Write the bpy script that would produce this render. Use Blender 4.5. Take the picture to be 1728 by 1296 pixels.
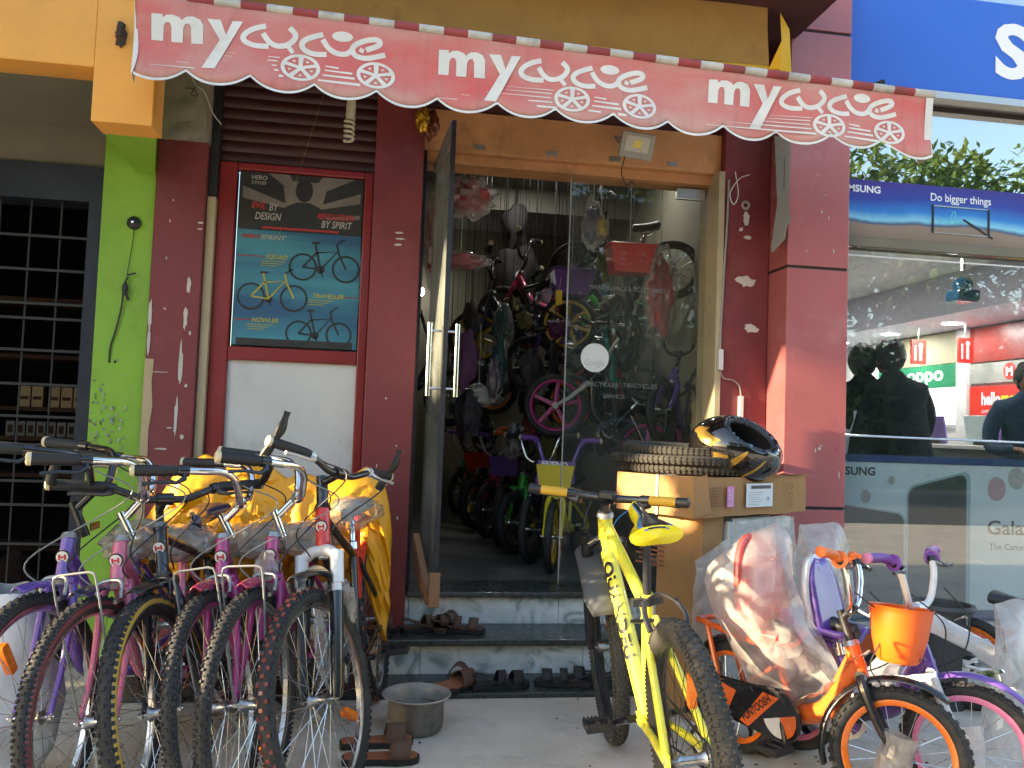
import bpy, bmesh, math, random
from mathutils import Vector, Matrix, noise, Euler
R = math.radians
for o in list(bpy.data.objects): bpy.data.objects.remove(o)
SC = bpy.context.scene
COL = SC.collection

# ------------------------------------------------------------------ camera
YAW, PITCH, ROLL = R(8.6), R(3.0), R(2.1)
_F = Vector((math.sin(YAW)*math.cos(PITCH), math.cos(YAW)*math.cos(PITCH), math.sin(PITCH)))
_R0 = Vector((math.cos(YAW), -math.sin(YAW), 0)); _U0 = _R0.cross(_F)
_Rr = _R0*math.cos(ROLL) + _U0*math.sin(ROLL); _Ur = _U0*math.cos(ROLL) - _R0*math.sin(ROLL)
cam_d = bpy.data.cameras.new('camera'); cam = bpy.data.objects.new('camera', cam_d); COL.objects.link(cam)
m3 = Matrix((_Rr, _Ur, -_F)).transposed(); cam.matrix_world = Matrix.Translation((0, 0, 1.16)) @ m3.to_4x4()
cam_d.sensor_width = 36; cam_d.lens = 36*1400/1728; cam_d.clip_start = .05; cam_d.clip_end = 500
SC.camera = cam
# ------------------------------------------------------------------ sky and sun
SUN_D = Vector((1, .14, -.21)).normalized()
world = bpy.data.worlds.new('World'); SC.world = world; world.use_nodes = True
nt = world.node_tree; bg = nt.nodes['Background']
sky = nt.nodes.new('ShaderNodeTexSky'); sky.sky_type = 'NISHITA'; sky.sun_disc = False
sky.sun_elevation = math.asin(-SUN_D.z); sky.sun_rotation = math.atan2(-SUN_D.x, -SUN_D.y)
sky.dust_density = 2.0; sky.air_density = 1.0; sky.ozone_density = 1.0
nt.links.new(sky.outputs[0], bg.inputs[0]); bg.inputs[1].default_value = .15
sun_d = bpy.data.lights.new('sun', 'SUN'); sun = bpy.data.objects.new('sun', sun_d); COL.objects.link(sun)
sun_d.energy = 5.0; sun_d.angle = R(.5); sun_d.color = (1.0, .78, .50)
sun.rotation_euler = SUN_D.to_track_quat('-Z', 'Y').to_euler(); sun.location = (-8, -2, 8)
SC.view_settings.view_transform = 'Standard'; SC.view_settings.look = 'None'
SC.view_settings.exposure = 2.4; SC.view_settings.gamma = 1.0; SC.view_settings.use_curve_mapping = False
SC.render.engine = 'CYCLES'
SC.cycles.use_denoising = True
SC.cycles.max_bounces = 8; SC.cycles.transparent_max_bounces = 24
SC.cycles.diffuse_bounces = 3; SC.cycles.glossy_bounces = 3; SC.cycles.transmission_bounces = 4
SC.cycles.caustics_reflective = False; SC.cycles.caustics_refractive = False
SC.cycles.sample_clamp_indirect = 6

# ------------------------------------------------------------------ materials
MATS = {}
def mat(name, col, rough=.6, metal=0., var=.12, vscale=6., bump=0., bscale=60., spec=.5, coat=0., emit=None, estr=0., dirt=None, damt=.0, dscale=3.):
    """principled with a little procedural colour variation, optional bump and stains"""
    if name in MATS: return MATS[name]
    m = bpy.data.materials.new(name); m.use_nodes = True; n = m.node_tree.nodes; l = m.node_tree.links
    b = n['Principled BSDF']; b.inputs['Roughness'].default_value = rough; b.inputs['Metallic'].default_value = metal
    b.inputs['Specular IOR Level'].default_value = spec; b.inputs['Coat Weight'].default_value = coat
    c = (*col, 1)
    tc = n.new('ShaderNodeTexCoord')
    if var > 0:
        nz = n.new('ShaderNodeTexNoise'); nz.inputs['Scale'].default_value = vscale; nz.inputs['Detail'].default_value = 5; nz.inputs['Roughness'].default_value = .65
        l.new(tc.outputs['Object'], nz.inputs['Vector'])
        mr = n.new('ShaderNodeMapRange'); mr.inputs[1].default_value = .25; mr.inputs[2].default_value = .75
        mr.inputs[3].default_value = 1-var; mr.inputs[4].default_value = 1+var*.7; l.new(nz.outputs[0], mr.inputs[0])
        mx = n.new('ShaderNodeVectorMath'); mx.operation = 'SCALE'; mx.inputs[0].default_value = col
        l.new(mr.outputs[0], mx.inputs['Scale']); out = mx.outputs[0]
        rr = n.new('ShaderNodeMapRange'); rr.inputs[1].default_value = .3; rr.inputs[2].default_value = .7
        rr.inputs[3].default_value = max(.03, rough-.1); rr.inputs[4].default_value = min(1, rough+.1)
        l.new(nz.outputs[0], rr.inputs[0]); l.new(rr.outputs[0], b.inputs['Roughness'])
        if dirt is not None:
            n2 = n.new('ShaderNodeTexNoise'); n2.inputs['Scale'].default_value = dscale; n2.inputs['Detail'].default_value = 8; n2.inputs['Roughness'].default_value = .75
            l.new(tc.outputs['Object'], n2.inputs['Vector'])
            rp = n.new('ShaderNodeMapRange'); rp.inputs[1].default_value = .52; rp.inputs[2].default_value = .68; rp.inputs[3].default_value = 0; rp.inputs[4].default_value = damt
            l.new(n2.outputs[0], rp.inputs[0])
            mm = n.new('ShaderNodeMix'); mm.data_type = 'RGBA'; l.new(rp.outputs[0], mm.inputs['Factor'])
            l.new(out, mm.inputs[6]); mm.inputs[7].default_value = (*dirt, 1); out = mm.outputs[2]
        l.new(out, b.inputs['Base Color'])
    else: b.inputs['Base Color'].default_value = c
    if bump > 0:
        bn = n.new('ShaderNodeTexNoise'); bn.inputs['Scale'].default_value = bscale; bn.inputs['Detail'].default_value = 6
        l.new(tc.outputs['Object'], bn.inputs['Vector'])
        bp = n.new('ShaderNodeBump'); bp.inputs['Strength'].default_value = bump; bp.inputs['Distance'].default_value = .01
        l.new(bn.outputs[0], bp.inputs['Height']); l.new(bp.outputs[0], b.inputs['Normal'])
    if emit is not None:
        b.inputs['Emission Color'].default_value = (*emit, 1); b.inputs['Emission Strength'].default_value = estr
    MATS[name] = m; return m

def thin_fresnel(n, l, ior, nrm=None):
    """reflectance of a thin sheet, the same from both sides (Schlick)"""
    f0 = ((ior-1)/(ior+1))**2; ge = n.new('ShaderNodeNewGeometry'); d = n.new('ShaderNodeVectorMath'); d.operation = 'DOT_PRODUCT'
    l.new(ge.outputs['Incoming'], d.inputs[0]); l.new(nrm if nrm is not None else ge.outputs['Normal'], d.inputs[1])
    a = n.new('ShaderNodeMath'); a.operation = 'ABSOLUTE'; l.new(d.outputs['Value'], a.inputs[0])
    o = n.new('ShaderNodeMath'); o.operation = 'SUBTRACT'; o.inputs[0].default_value = 1; o.use_clamp = True; l.new(a.outputs[0], o.inputs[1])
    p = n.new('ShaderNodeMath'); p.operation = 'POWER'; p.inputs[1].default_value = 5; l.new(o.outputs[0], p.inputs[0])
    m = n.new('ShaderNodeMath'); m.operation = 'MULTIPLY_ADD'; m.inputs[1].default_value = 1-f0; m.inputs[2].default_value = f0; l.new(p.outputs[0], m.inputs[0])
    return m.outputs[0]
def glass_mat(name, tint=(.93, .97, .95), ior=1.5, film=0., fcol=(.6, .65, .62)):
    m = bpy.data.materials.new(name); m.use_nodes = True; n = m.node_tree.nodes; l = m.node_tree.links
    n.remove(n['Principled BSDF']); o = n['Material Output']
    t = n.new('ShaderNodeBsdfTransparent'); t.inputs[0].default_value = (*tint, 1)
    g = n.new('ShaderNodeBsdfGlossy'); g.inputs['Roughness'].default_value = .0
    fr = thin_fresnel(n, l, ior)
    mx = n.new('ShaderNodeMixShader'); l.new(fr, mx.inputs[0]); l.new(t.outputs[0], mx.inputs[1]); l.new(g.outputs[0], mx.inputs[2])
    res = mx.outputs[0]
    if film > 0:   # patchy pale film: dust on the panes, lightening haze on the door
        d = n.new('ShaderNodeBsdfDiffuse'); d.inputs[0].default_value = (*fcol, 1)
        nz = n.new('ShaderNodeTexNoise'); nz.inputs['Scale'].default_value = 2.5; nz.inputs['Detail'].default_value = 7
        tc = n.new('ShaderNodeTexCoord'); l.new(tc.outputs['Object'], nz.inputs['Vector'])
        mr = n.new('ShaderNodeMapRange'); mr.inputs[1].default_value = .35; mr.inputs[2].default_value = .75; mr.inputs[3].default_value = film*.3; mr.inputs[4].default_value = film*1.5
        l.new(nz.outputs[0], mr.inputs[0])
        m2 = n.new('ShaderNodeMixShader'); l.new(mr.outputs[0], m2.inputs[0]); l.new(res, m2.inputs[1]); l.new(d.outputs[0], m2.inputs[2]); res = m2.outputs[0]
    l.new(res, o.inputs[0]); MATS[name] = m; return m

def film_mat(name, col=(.82, .82, .80), opac=.45, bscale=18.):
    """crinkled polythene: part see-through, part milky, with sharp glints"""
    m = bpy.data.materials.new(name); m.use_nodes = True; n = m.node_tree.nodes; l = m.node_tree.links
    n.remove(n['Principled BSDF']); o = n['Material Output']; tc = n.new('ShaderNodeTexCoord')
    nz = n.new('ShaderNodeTexNoise'); nz.inputs['Scale'].default_value = bscale; nz.inputs['Detail'].default_value = 3; nz.inputs['Distortion'].default_value = .8
    l.new(tc.outputs['Object'], nz.inputs['Vector'])
    bp = n.new('ShaderNodeBump'); bp.inputs['Strength'].default_value = .35; bp.inputs['Distance'].default_value = .03; l.new(nz.outputs[0], bp.inputs['Height'])
    tr = n.new('ShaderNodeBsdfTransparent'); tr.inputs[0].default_value = (.95, .95, .95, 1)
    df = n.new('ShaderNodeBsdfDiffuse'); df.inputs[0].default_value = (*col, 1); l.new(bp.outputs[0], df.inputs['Normal'])
    tl = n.new('ShaderNodeBsdfTranslucent'); tl.inputs[0].default_value = (*col, 1); l.new(bp.outputs[0], tl.inputs['Normal'])
    gl = n.new('ShaderNodeBsdfGlossy'); gl.inputs['Roughness'].default_value = .18; l.new(bp.outputs[0], gl.inputs['Normal'])
    a = n.new('ShaderNodeMixShader'); a.inputs[0].default_value = .5; l.new(df.outputs[0], a.inputs[1]); l.new(tl.outputs[0], a.inputs[2])
    mr = n.new('ShaderNodeMapRange'); mr.inputs[1].default_value = .3; mr.inputs[2].default_value = .7; mr.inputs[3].default_value = opac*.65; mr.inputs[4].default_value = min(1, opac*1.4)
    l.new(nz.outputs[0], mr.inputs[0])
    b = n.new('ShaderNodeMixShader'); l.new(mr.outputs[0], b.inputs[0]); l.new(tr.outputs[0], b.inputs[1]); l.new(a.outputs[0], b.inputs[2])
    fr = thin_fresnel(n, l, 1.6, bp.outputs[0])
    c = n.new('ShaderNodeMixShader'); l.new(fr, c.inputs[0]); l.new(b.outputs[0], c.inputs[1]); l.new(gl.outputs[0], c.inputs[2])
    l.new(c.outputs[0], o.inputs[0]); MATS[name] = m; return m

# ------------------------------------------------------------------ mesh builder
class MB:
    def __init__(s): s.v = []; s.f = []; s.m = []; s.cur = 0
    def mi(s, i): s.cur = i; return s
    def add(s, vs, fs):
        o = len(s.v); s.v += [tuple(p) for p in vs]
        for f in fs: s.f.append([i+o for i in f]); s.m.append(s.cur)
        return s
    def box(s, c, size, rot=None):
        hx, hy, hz = size[0]/2, size[1]/2, size[2]/2; c = Vector(c)
        vs = [Vector((x, y, z)) for x in (-hx, hx) for y in (-hy, hy) for z in (-hz, hz)]
        if rot is not None: vs = [rot @ p for p in vs]
        return s.add([c+p for p in vs], [(0,1,3,2),(4,6,7,5),(0,4,5,1),(2,3,7,6),(0,2,6,4),(1,5,7,3)])
    def bb(s, x0, x1, y0, y1, z0, z1): return s.box(((x0+x1)/2, (y0+y1)/2, (z0+z1)/2), (x1-x0, y1-y0, z1-z0))
    def tube(s, pts, r, n=8, cap=True, flat=1.0, up=None):
        pts = [Vector(p) for p in pts]; k = len(pts); rr = r if isinstance(r, (list, tuple)) else [r]*k
        t0 = (pts[1]-pts[0]).normalized()
        ref = Vector(up) if up else (Vector((0,0,1)) if abs(t0.z) < .9 else Vector((1,0,0)))
        nrm = (ref - t0*ref.dot(t0)).normalized(); rings = []
        for i in range(k):
            if i == 0: t = pts[1]-pts[0]
            elif i == k-1: t = pts[-1]-pts[-2]
            else: t = (pts[i+1]-pts[i]).normalized() + (pts[i]-pts[i-1]).normalized()
            if t.length < 1e-9: t = t0
            t = t.normalized(); nrm = nrm - t*nrm.dot(t)
            nrm = nrm.normalized() if nrm.length > 1e-6 else t.orthogonal().normalized()
            bn = t.cross(nrm)
            rings.append([pts[i] + (nrm*math.cos(a)*flat + bn*math.sin(a))*rr[i] for a in [2*math.pi*j/n for j in range(n)]])
        vs = [p for rg in rings for p in rg]; fs = []
        for i in range(k-1):
            for j in range(n): fs.append((i*n+j, i*n+(j+1)%n, (i+1)*n+(j+1)%n, (i+1)*n+j))
        if cap: fs.append(tuple(range(n-1, -1, -1))); fs.append(tuple((k-1)*n+j for j in range(n)))
        return s.add(vs, fs)
    def ring(s, c, ax, prof, n=64, fn=None):
        """closed cross-section prof [(dr, dax)] swept round axis ax at c; dr is an absolute radius"""
        ax = Vector(ax).normalized(); u = ax.orthogonal().normalized(); w = ax.cross(u); c = Vector(c); k = len(prof)
        vs = []
        for i in range(n):
            a = 2*math.pi*i/n; d = u*math.cos(a)+w*math.sin(a)
            for (pr, pa) in prof: vs.append(c + d*pr + ax*pa)
        for i in range(n):
            for j in range(k):
                if fn: s.cur = fn(j)
                s.add([], [])
                o = len(s.v); s.f.append([o+i*k+j, o+((i+1)%n)*k+j, o+((i+1)%n)*k+(j+1)%k, o+i*k+(j+1)%k]); s.m.append(s.cur)
        s.v += [tuple(p) for p in vs]
        return s
    def lathe(s, c, ax, prof, n=24, close=False):
        ax = Vector(ax).normalized(); u = ax.orthogonal().normalized(); w = ax.cross(u); c = Vector(c); k = len(prof)
        vs = [c + (u*math.cos(2*math.pi*i/n)+w*math.sin(2*math.pi*i/n))*pr + ax*pa for i in range(n) for (pr, pa) in prof]
        fs = [(i*k+j, ((i+1)%n)*k+j, ((i+1)%n)*k+j+1, i*k+j+1) for i in range(n) for j in range(k-1)]
        return s.add(vs, fs)
    def poly(s, pts, th=None):
        """flat polygon given as 3-D points; th = extrusion vector"""
        pts = [Vector(p) for p in pts]; k = len(pts)
        if th is None: return s.add(pts, [tuple(range(k))])
        th = Vector(th); vs = pts + [p+th for p in pts]
        fs = [tuple(range(k-1, -1, -1)), tuple(range(k, 2*k))] + [(i, (i+1)%k, k+(i+1)%k, k+i) for i in range(k)]
        return s.add(vs, fs)
    def sheet(s, fn, nu, nv):
        vs = [fn(i/nu, j/nv) for j in range(nv+1) for i in range(nu+1)]
        fs = [(j*(nu+1)+i, j*(nu+1)+i+1, (j+1)*(nu+1)+i+1, (j+1)*(nu+1)+i) for j in range(nv) for i in range(nu)]
        return s.add(vs, fs)
    def blob(s, c, rad, n=14, amp=.0, fr=3., seed=0., rot=None):
        c = Vector(c); vs = []; k = n
        for j in range(k+1):
            th = math.pi*j/k
            for i in range(2*k):
                ph = math.pi*i/k; d = Vector((math.sin(th)*math.cos(ph), math.sin(th)*math.sin(ph), math.cos(th)))
                q = 1 + amp*noise.noise(d*fr+Vector((seed, seed*1.7, seed*.3))) if amp else 1
                p = Vector((d.x*rad[0], d.y*rad[1], d.z*rad[2]))*q
                vs.append(c + (rot @ p if rot is not None else p))
        fs = [(j*2*k+i, j*2*k+(i+1)%(2*k), (j+1)*2*k+(i+1)%(2*k), (j+1)*2*k+i) for j in range(k) for i in range(2*k)]
        return s.add(vs, fs)
    def stroke(s, pts, w, org, u, v, th=(0,0,0)):
        """flat ribbon of width w along 2-D pts"""
        org, u, v = Vector(org), Vector(u), Vector(v); k = len(pts); ls = []; rs = []
        for i in range(k):
            a = pts[max(0, i-1)]; b = pts[min(k-1, i+1)]; d = Vector((b[0]-a[0], b[1]-a[1])); d.normalize(); nx, ny = -d.y*w/2, d.x*w/2
            ls.append(org+u*(pts[i][0]+nx)+v*(pts[i][1]+ny)); rs.append(org+u*(pts[i][0]-nx)+v*(pts[i][1]-ny))
        return s.add(ls+rs, [(i, i+1, k+i+1, k+i) for i in range(k-1)])
    def build(s, name, mats, parent=None, smooth=True, angle=38, xf=None, bevel=0.):
        me = bpy.data.meshes.new(name)
        vs = s.v if xf is None else [tuple(xf @ Vector(p)) for p in s.v]
        me.from_pydata(vs, [], s.f); mats = mats if isinstance(mats, (list, tuple)) else [mats]
        for m in mats: me.materials.append(MATS[m] if isinstance(m, str) else m)
        if any(s.m): me.polygons.foreach_set('material_index', s.m)
        if smooth:
            me.polygons.foreach_set('use_smooth', [True]*len(me.polygons)); me.set_sharp_from_angle(angle=R(angle))
        me.update()
        o = bpy.data.objects.new(name, me); COL.objects.link(o)
        if parent is not None:
            o.parent = parent
            if parent.type == 'EMPTY' and parent.name not in LOCAL: o.location = -Vector(parent.location)   # coordinates above are the place's own
        if bevel > 0:
            b = o.modifiers.new('bevel', 'BEVEL'); b.width = bevel; b.segments = 2; b.limit_method = 'ANGLE'
        return o

def tag(o, label=None, cat=None, group=None, kind=None):
    if label: o['label'] = label
    if cat: o['category'] = cat
    if group: o['group'] = group
    if kind: o['kind'] = kind
    return o
LOCAL = set()
def empty(name, loc=(0,0,0), rot=None, label=None, cat=None, group=None, local=False):
    o = bpy.data.objects.new(name, None); COL.objects.link(o); o.location = loc; o.empty_display_size = .1
    if rot is not None: o.rotation_euler = rot
    if local: LOCAL.add(o.name)
    return tag(o, label, cat, group)
def bezier(pts, n=8):
    """catmull-rom through points"""
    P = [Vector(p) for p in pts]; P = [P[0]*2-P[1]] + P + [P[-1]*2-P[-2]]; out = []
    for i in range(1, len(P)-2):
        for k in range(n):
            t = k/n; a, b, c, d = P[i-1], P[i], P[i+1], P[i+2]
            out.append(.5*((2*b)+(c-a)*t+(2*a-5*b+4*c-d)*t*t+(3*b-a-3*c+d)*t**3))
    out.append(P[-2]); return out
def text(string, org, u, v, h, m, parent=None, width=None, bold=0., shear=0., name='lettering', th=.0008, align='LEFT'):
    """flat lettering: org is the lower-left corner, u right, v up, h the cap height in metres"""
    cu = bpy.data.curves.new('t', 'FONT'); cu.body = string; cu.size = 1; cu.offset = bold; cu.shear = shear; cu.align_x = align; cu.resolution_u = 3; cu.fill_mode = 'FRONT'
    to = bpy.data.objects.new('t', cu); COL.objects.link(to)
    me = to.to_mesh(); vs = [p.co.copy() for p in me.vertices]; fs = [tuple(p.vertices) for p in me.polygons]
    bpy.data.objects.remove(to); bpy.data.curves.remove(cu)
    if not vs: return None
    x0 = min(p.x for p in vs); x1 = max(p.x for p in vs); k = h/.69
    kx = k if width is None else width/(x1-x0)
    if align == 'LEFT': sh = x0
    else: sh = 0
    org, u, v = Vector(org), Vector(u).normalized(), Vector(v).normalized(); nn = u.cross(v)*.0
    b = MB().add([org+u*((p.x-sh)*kx)+v*(p.y*k)+nn for p in vs], fs)
    return b.build(name, m, parent, smooth=False)
# ================================================================== base materials
mat('concrete', (.66, .60, .50), .85, var=.25, vscale=2.2, bump=.25, bscale=40, dirt=(.34, .30, .25), damt=.65, dscale=3.1)
mat('asphalt', (.06, .06, .062), .9, var=.3, vscale=4, bump=.5, bscale=80)
mat('maroon_paint', (.205, .036, .041), .55, var=.25, vscale=3.5, bump=.06, bscale=25, dirt=(.30, .14, .13), damt=.18, dscale=9)
mat('red_frame', (.25, .018, .020), .38, var=.18, vscale=4)
mat('white_board', (.66, .66, .65), .5, var=.12, vscale=1.8, dirt=(.36,.33,.28), damt=.45, dscale=3.2)
mat('shutter_paint', (.055, .015, .02), .5, var=.3, vscale=5, bump=.1)
mat('granite', (.045, .055, .05), .28, var=.25, vscale=30, bump=.03, bscale=90)
mat('wood_panel', (.60, .30, .13), .55, var=.25, vscale=2.2, bump=.06, bscale=30, dirt=(.14,.07,.035), damt=.5, dscale=2.5)
mat('beige_trim', (.46, .38, .24), .6, var=.2, vscale=6)
mat('old_plaster', (.34, .31, .25), .9, var=.35, vscale=5, bump=.35, bscale=20, dirt=(.16,.14,.11), damt=.6, dscale=5)
mat('yellow_wall', (.85, .40, .08), .75, var=.14, vscale=2.0, bump=.1, bscale=18, dirt=(.40,.22,.08), damt=.35, dscale=2.2)
mat('green_wall', (.27, .50, .05), .7, var=.16, vscale=2.6, bump=.08, bscale=18, dirt=(.10,.20,.03), damt=.3, dscale=3)
mat('grey_soffit', (.19, .175, .135), .9, var=.2, vscale=2, bump=.1)
mat('blue_grey', (.010, .016, .028), .6, var=.2)
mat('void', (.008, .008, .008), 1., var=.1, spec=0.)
mat('iron_dark', (.03, .033, .04), .5, metal=.3, var=.3, vscale=12)
mat('grille_iron', (.035, .038, .035), .6, metal=.3, var=.3, vscale=14)
mat('slab_dark', (.07, .022, .028), .85, var=.3)
mat('pink_panel', (.43, .125, .13), .33, var=.07, vscale=1.3, dirt=(.55,.24,.23), damt=.12, dscale=7, coat=.3)
mat('joint_dark', (.03, .02, .02), .8)
mat('sign_blue', (.03, .135, .62), .35, var=.07, vscale=1.4)
mat('sign_white', (.85, .86, .88), .5, var=.02)
mat('aluminium', (.55, .55, .54), .35, metal=.8, var=.1)
mat('steel', (.68, .68, .66), .22, metal=1., var=.1, vscale=20)
mat('chrome', (.78, .78, .78), .12, metal=1., var=.08, vscale=30)
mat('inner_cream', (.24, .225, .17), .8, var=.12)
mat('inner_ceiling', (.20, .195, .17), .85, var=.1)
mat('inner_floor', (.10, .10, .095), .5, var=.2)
mat('lamp_glow', (.9, .9, .9), .4, var=0, emit=(1, .97, .9), estr=8)
mat('phone_white', (.50, .50, .49), .6, var=.05)
mat('phone_floor', (.22, .22, .22), .3, var=.1)
mat('black_plastic', (.018, .018, .019), .45, var=.2, vscale=20)
mat('grip_rubber', (.016, .016, .018), .6, var=.25, vscale=30, bump=.25, bscale=300)
mat('white_plastic', (.72, .72, .70), .4, var=.06)
# marble
def marble():
    m = mat('marble', (.50, .54, .53), .35, var=0.0); n = m.node_tree.nodes; l = m.node_tree.links; b = n['Principled BSDF']
    tc = n.new('ShaderNodeTexCoord'); mp = n.new('ShaderNodeMapping'); mp.inputs['Rotation'].default_value = (.3, .9, .2); l.new(tc.outputs['Object'], mp.inputs[0])
    nz = n.new('ShaderNodeTexNoise'); nz.inputs['Scale'].default_value = 5; nz.inputs['Detail'].default_value = 8; nz.inputs['Distortion'].default_value = 2.4; l.new(mp.outputs[0], nz.inputs['Vector'])
    cr = n.new('ShaderNodeValToRGB'); e = cr.color_ramp.elements
    e[0].position = .32; e[0].color = (.26, .31, .30, 1); e[1].position = .62; e[1].color = (.82, .85, .83, 1)
    q = e.new(.46); q.color = (.62, .68, .66, 1); q = e.new(.40); q.color = (.40, .46, .45, 1)
    l.new(nz.outputs[0], cr.inputs[0]); l.new(cr.outputs[0], b.inputs['Base Color'])
marble()
glass_mat('clear_glass', (.94, .965, .95), 1.42, film=.025)
glass_mat('shop_glass', (.92, .945, .95), 2.2, film=.015, fcol=(.55, .62, .66))
glass_mat('mirror_glass', (.45, .60, .62), 7.5, film=.03, fcol=(.5, .6, .6))

# ================================================================== ground
g = MB().bb(-60, 60, -60, -2.6, -.3, -.12); tag(g.build('road', 'asphalt'), kind='structure')
g = MB().bb(-60, 60, -2.6, 3.58, -.4, 0); tag(g.build('pavement', 'concrete'), kind='structure')
g = MB().bb(-60, 60, 3.58, 60, -.4, -.02); tag(g.build('ground', 'concrete'), kind='structure')

# ================================================================== the bicycle shop
shop = empty('bicycle_shop', (.4, 4.3, 0), label='narrow bicycle shop with maroon pillars, glass door and marble steps', cat='building')
def part(name, m, b, parent=None, **k): return b.build(name, m, parent or shop, **k)
# plinth strip, steps: marble slabs with granite treads
part('plinth', 'granite', MB().bb(-1.13, 1.97, 3.585, 3.87, -.1, .02), smooth=False, bevel=.004)
for i, (x0, x1) in enumerate([(-.02, .205), (.208, .968), (.971, 1.70)]):
    part('marble_slab', 'marble', MB().bb(x0, x1, 3.87, 3.9, .02, .155), smooth=False)
part('tread', 'granite', MB().bb(-.03, 1.71, 3.825, 4.14, .1555, .186), smooth=False, bevel=.006)
for i, (x0, x1) in enumerate([(-.02, .152), (.155, .90), (.903, 1.70)]):
    part('marble_slab', 'marble', MB().bb(x0, x1, 4.13, 4.16, .187, .318), smooth=False)
part('step_core', 'concrete', MB().bb(-.02, 1.70, 3.901, 4.129, 0, .155).bb(-.02, 1.70, 4.161, 4.4, 0, .318), smooth=False)
part('landing', 'granite', MB().bb(.14, 1.70, 4.10, 4.42, .3185, .346), smooth=False, bevel=.006)
# pillars
def pillar(x0, x1, y0, z0, z1, m='maroon_paint', depth=.35):
    b = MB(); nz = 14
    return part('pillar', m, b.bb(x0, x1, y0, y0+depth, z0, z1), smooth=False, bevel=.006)
pl = pillar(-1.125, -.895, 4.10, 0, 2.50)
pm = pillar(-.105, .135, 4.10, 0.0, 3.3)
pr = pillar(1.735, 1.995, 4.15, 0, 3.3)
# worn paint: pale patches where the render shows, thin flakes proud of the paint
random.seed(5)
mat('bare_plaster', (.60, .56, .50), .9, var=.15); mat('old_cream', (.55, .42, .25), .8, var=.2, dirt=(.25,.18,.1), damt=.5, dscale=6)
def flake(x, z, w, h, y, m='bare_plaster', parent=None, seed=0, name='paint_chip'):
    rd = random.Random(seed); k = 16; pts = []
    for i in range(k):
        a = 2*math.pi*i/k; q = .55+.45*rd.random(); pts.append((x+math.cos(a)*w/2*q, y, z+math.sin(a)*h/2*q))
    MB().poly([(a_, b_-.0004*(seed % 9), c_) for a_, b_, c_ in pts], (0, -.002, 0)).build(name, m, parent, smooth=False)
for i, (px, pz, w, h) in enumerate([(-.948, 1.78, .022, .10), (-.955, 1.62, .024, .14), (-.965, 1.40, .022, .26), (-.972, 1.16, .02, .22), (-.93, 1.55, .014, .03), (-.935, 1.30, .016, .02), (-.94, 1.06, .02, .03),
        (-1.05, 1.66, .018, .012), (-1.055, 1.90, .008, .02), (-1.05, 2.08, .008, .02), (-1.04, 2.18, .008, .012), (-1.03, 1.00, .07, .012), (-1.06, 1.36, .10, .006), (-1.00, 1.10, .03, .01), (-.91, 2.08, .035, .012), (-.91, 2.05, .03, .01)]):
    flake(px, pz, w, h, 4.0995, parent=pl, seed=i)
for i, (pz, h) in enumerate([(1.62, .20), (1.50, .14)]): flake(-1.113, pz, .02, h, 4.0995, parent=pl, seed=60+i)
b = MB()
rd = random.Random(8); pts = [(-1.124, 1.40)]
for k in range(1, 12): pts.append((-1.105+.02*rd.random(), 1.40-.04*k))
for k in range(11): pass
poly = [(-1.124, 4.0975, 1.42)] + [(-1.092+.016*rd.random(), 4.0975, 1.42-.11*k) for k in range(12)] + [(-1.124, 4.0975, 1.42-.11*11)]
MB().poly(poly, (0, -.0015, 0)).build('bare_edge', 'old_cream', pl, smooth=False)
for i, (px, pz, w, h) in enumerate([(.03, 2.10, .05, .012), (.035, 2.07, .06, .012), (.028, 2.04, .05, .014), (.0, 1.28, .01, .012), (.06, 1.05, .012, .01), (.02, .86, .012, .012), (.08, .7, .01, .02), (-.03, .95, .008, .02)]):
    flake(px, pz, w, h, 4.0995, parent=pm, seed=30+i)
for i, (px, pz, w, h) in enumerate([(1.87, 1.98, .12, .07), (1.84, 1.99, .09, .04), (1.90, 1.73, .11, .06), (1.86, 2.32, .05, .09), (1.83, 2.26, .03, .03), (1.87, 2.22, .06, .03)]):
    flake(px, pz, w, h, 4.1495, parent=pr, seed=40+i)
# broken plaster head over the left pillar
b = MB()
def bump(x, y, z, a): return Vector((x, y, z)) + Vector((0, -abs(noise.noise(Vector((x*9, z*9, y))))*a, 0))
b.sheet(lambda u, v: bump(-1.13+.225*u+(.012*noise.noise(Vector((v*6, 1, 0)))), 4.075, 2.46+.06*abs(noise.noise(Vector((u*5, 0, 3))))*(1-v)+.75*v, .03), 14, 24)
part('plaster_patch', 'old_plaster', b); part('pillar_head', 'old_plaster', MB().bb(-1.128, -.892, 4.088, 4.46, 2.47, 3.3), smooth=False)
# gap trim beside the shutter and panel
part('shutter_channel', 'beige_trim', MB().bb(-.893, -.853, 4.13, 4.30, 0, 2.22), smooth=False, bevel=.003)
part('shutter_channel', 'iron_dark', MB().bb(-.893, -.853, 4.14, 4.30, 2.22, 2.9), smooth=False)
# rolling shutter above the panel: separate slats
for k in range(8):
    z = 2.415+.055*k; b = MB()
    b.sheet(lambda u, v: Vector((-.853+.748*u, 4.20-.008*math.sin(math.pi*v), z+.0535*v)), 1, 6)
    part('shutter_slat', 'shutter_paint', b)
part('shutter_backing', 'slab_dark', MB().bb(-.893, -.105, 4.215, 4.26, 2.40, 3.3), smooth=False)
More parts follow.
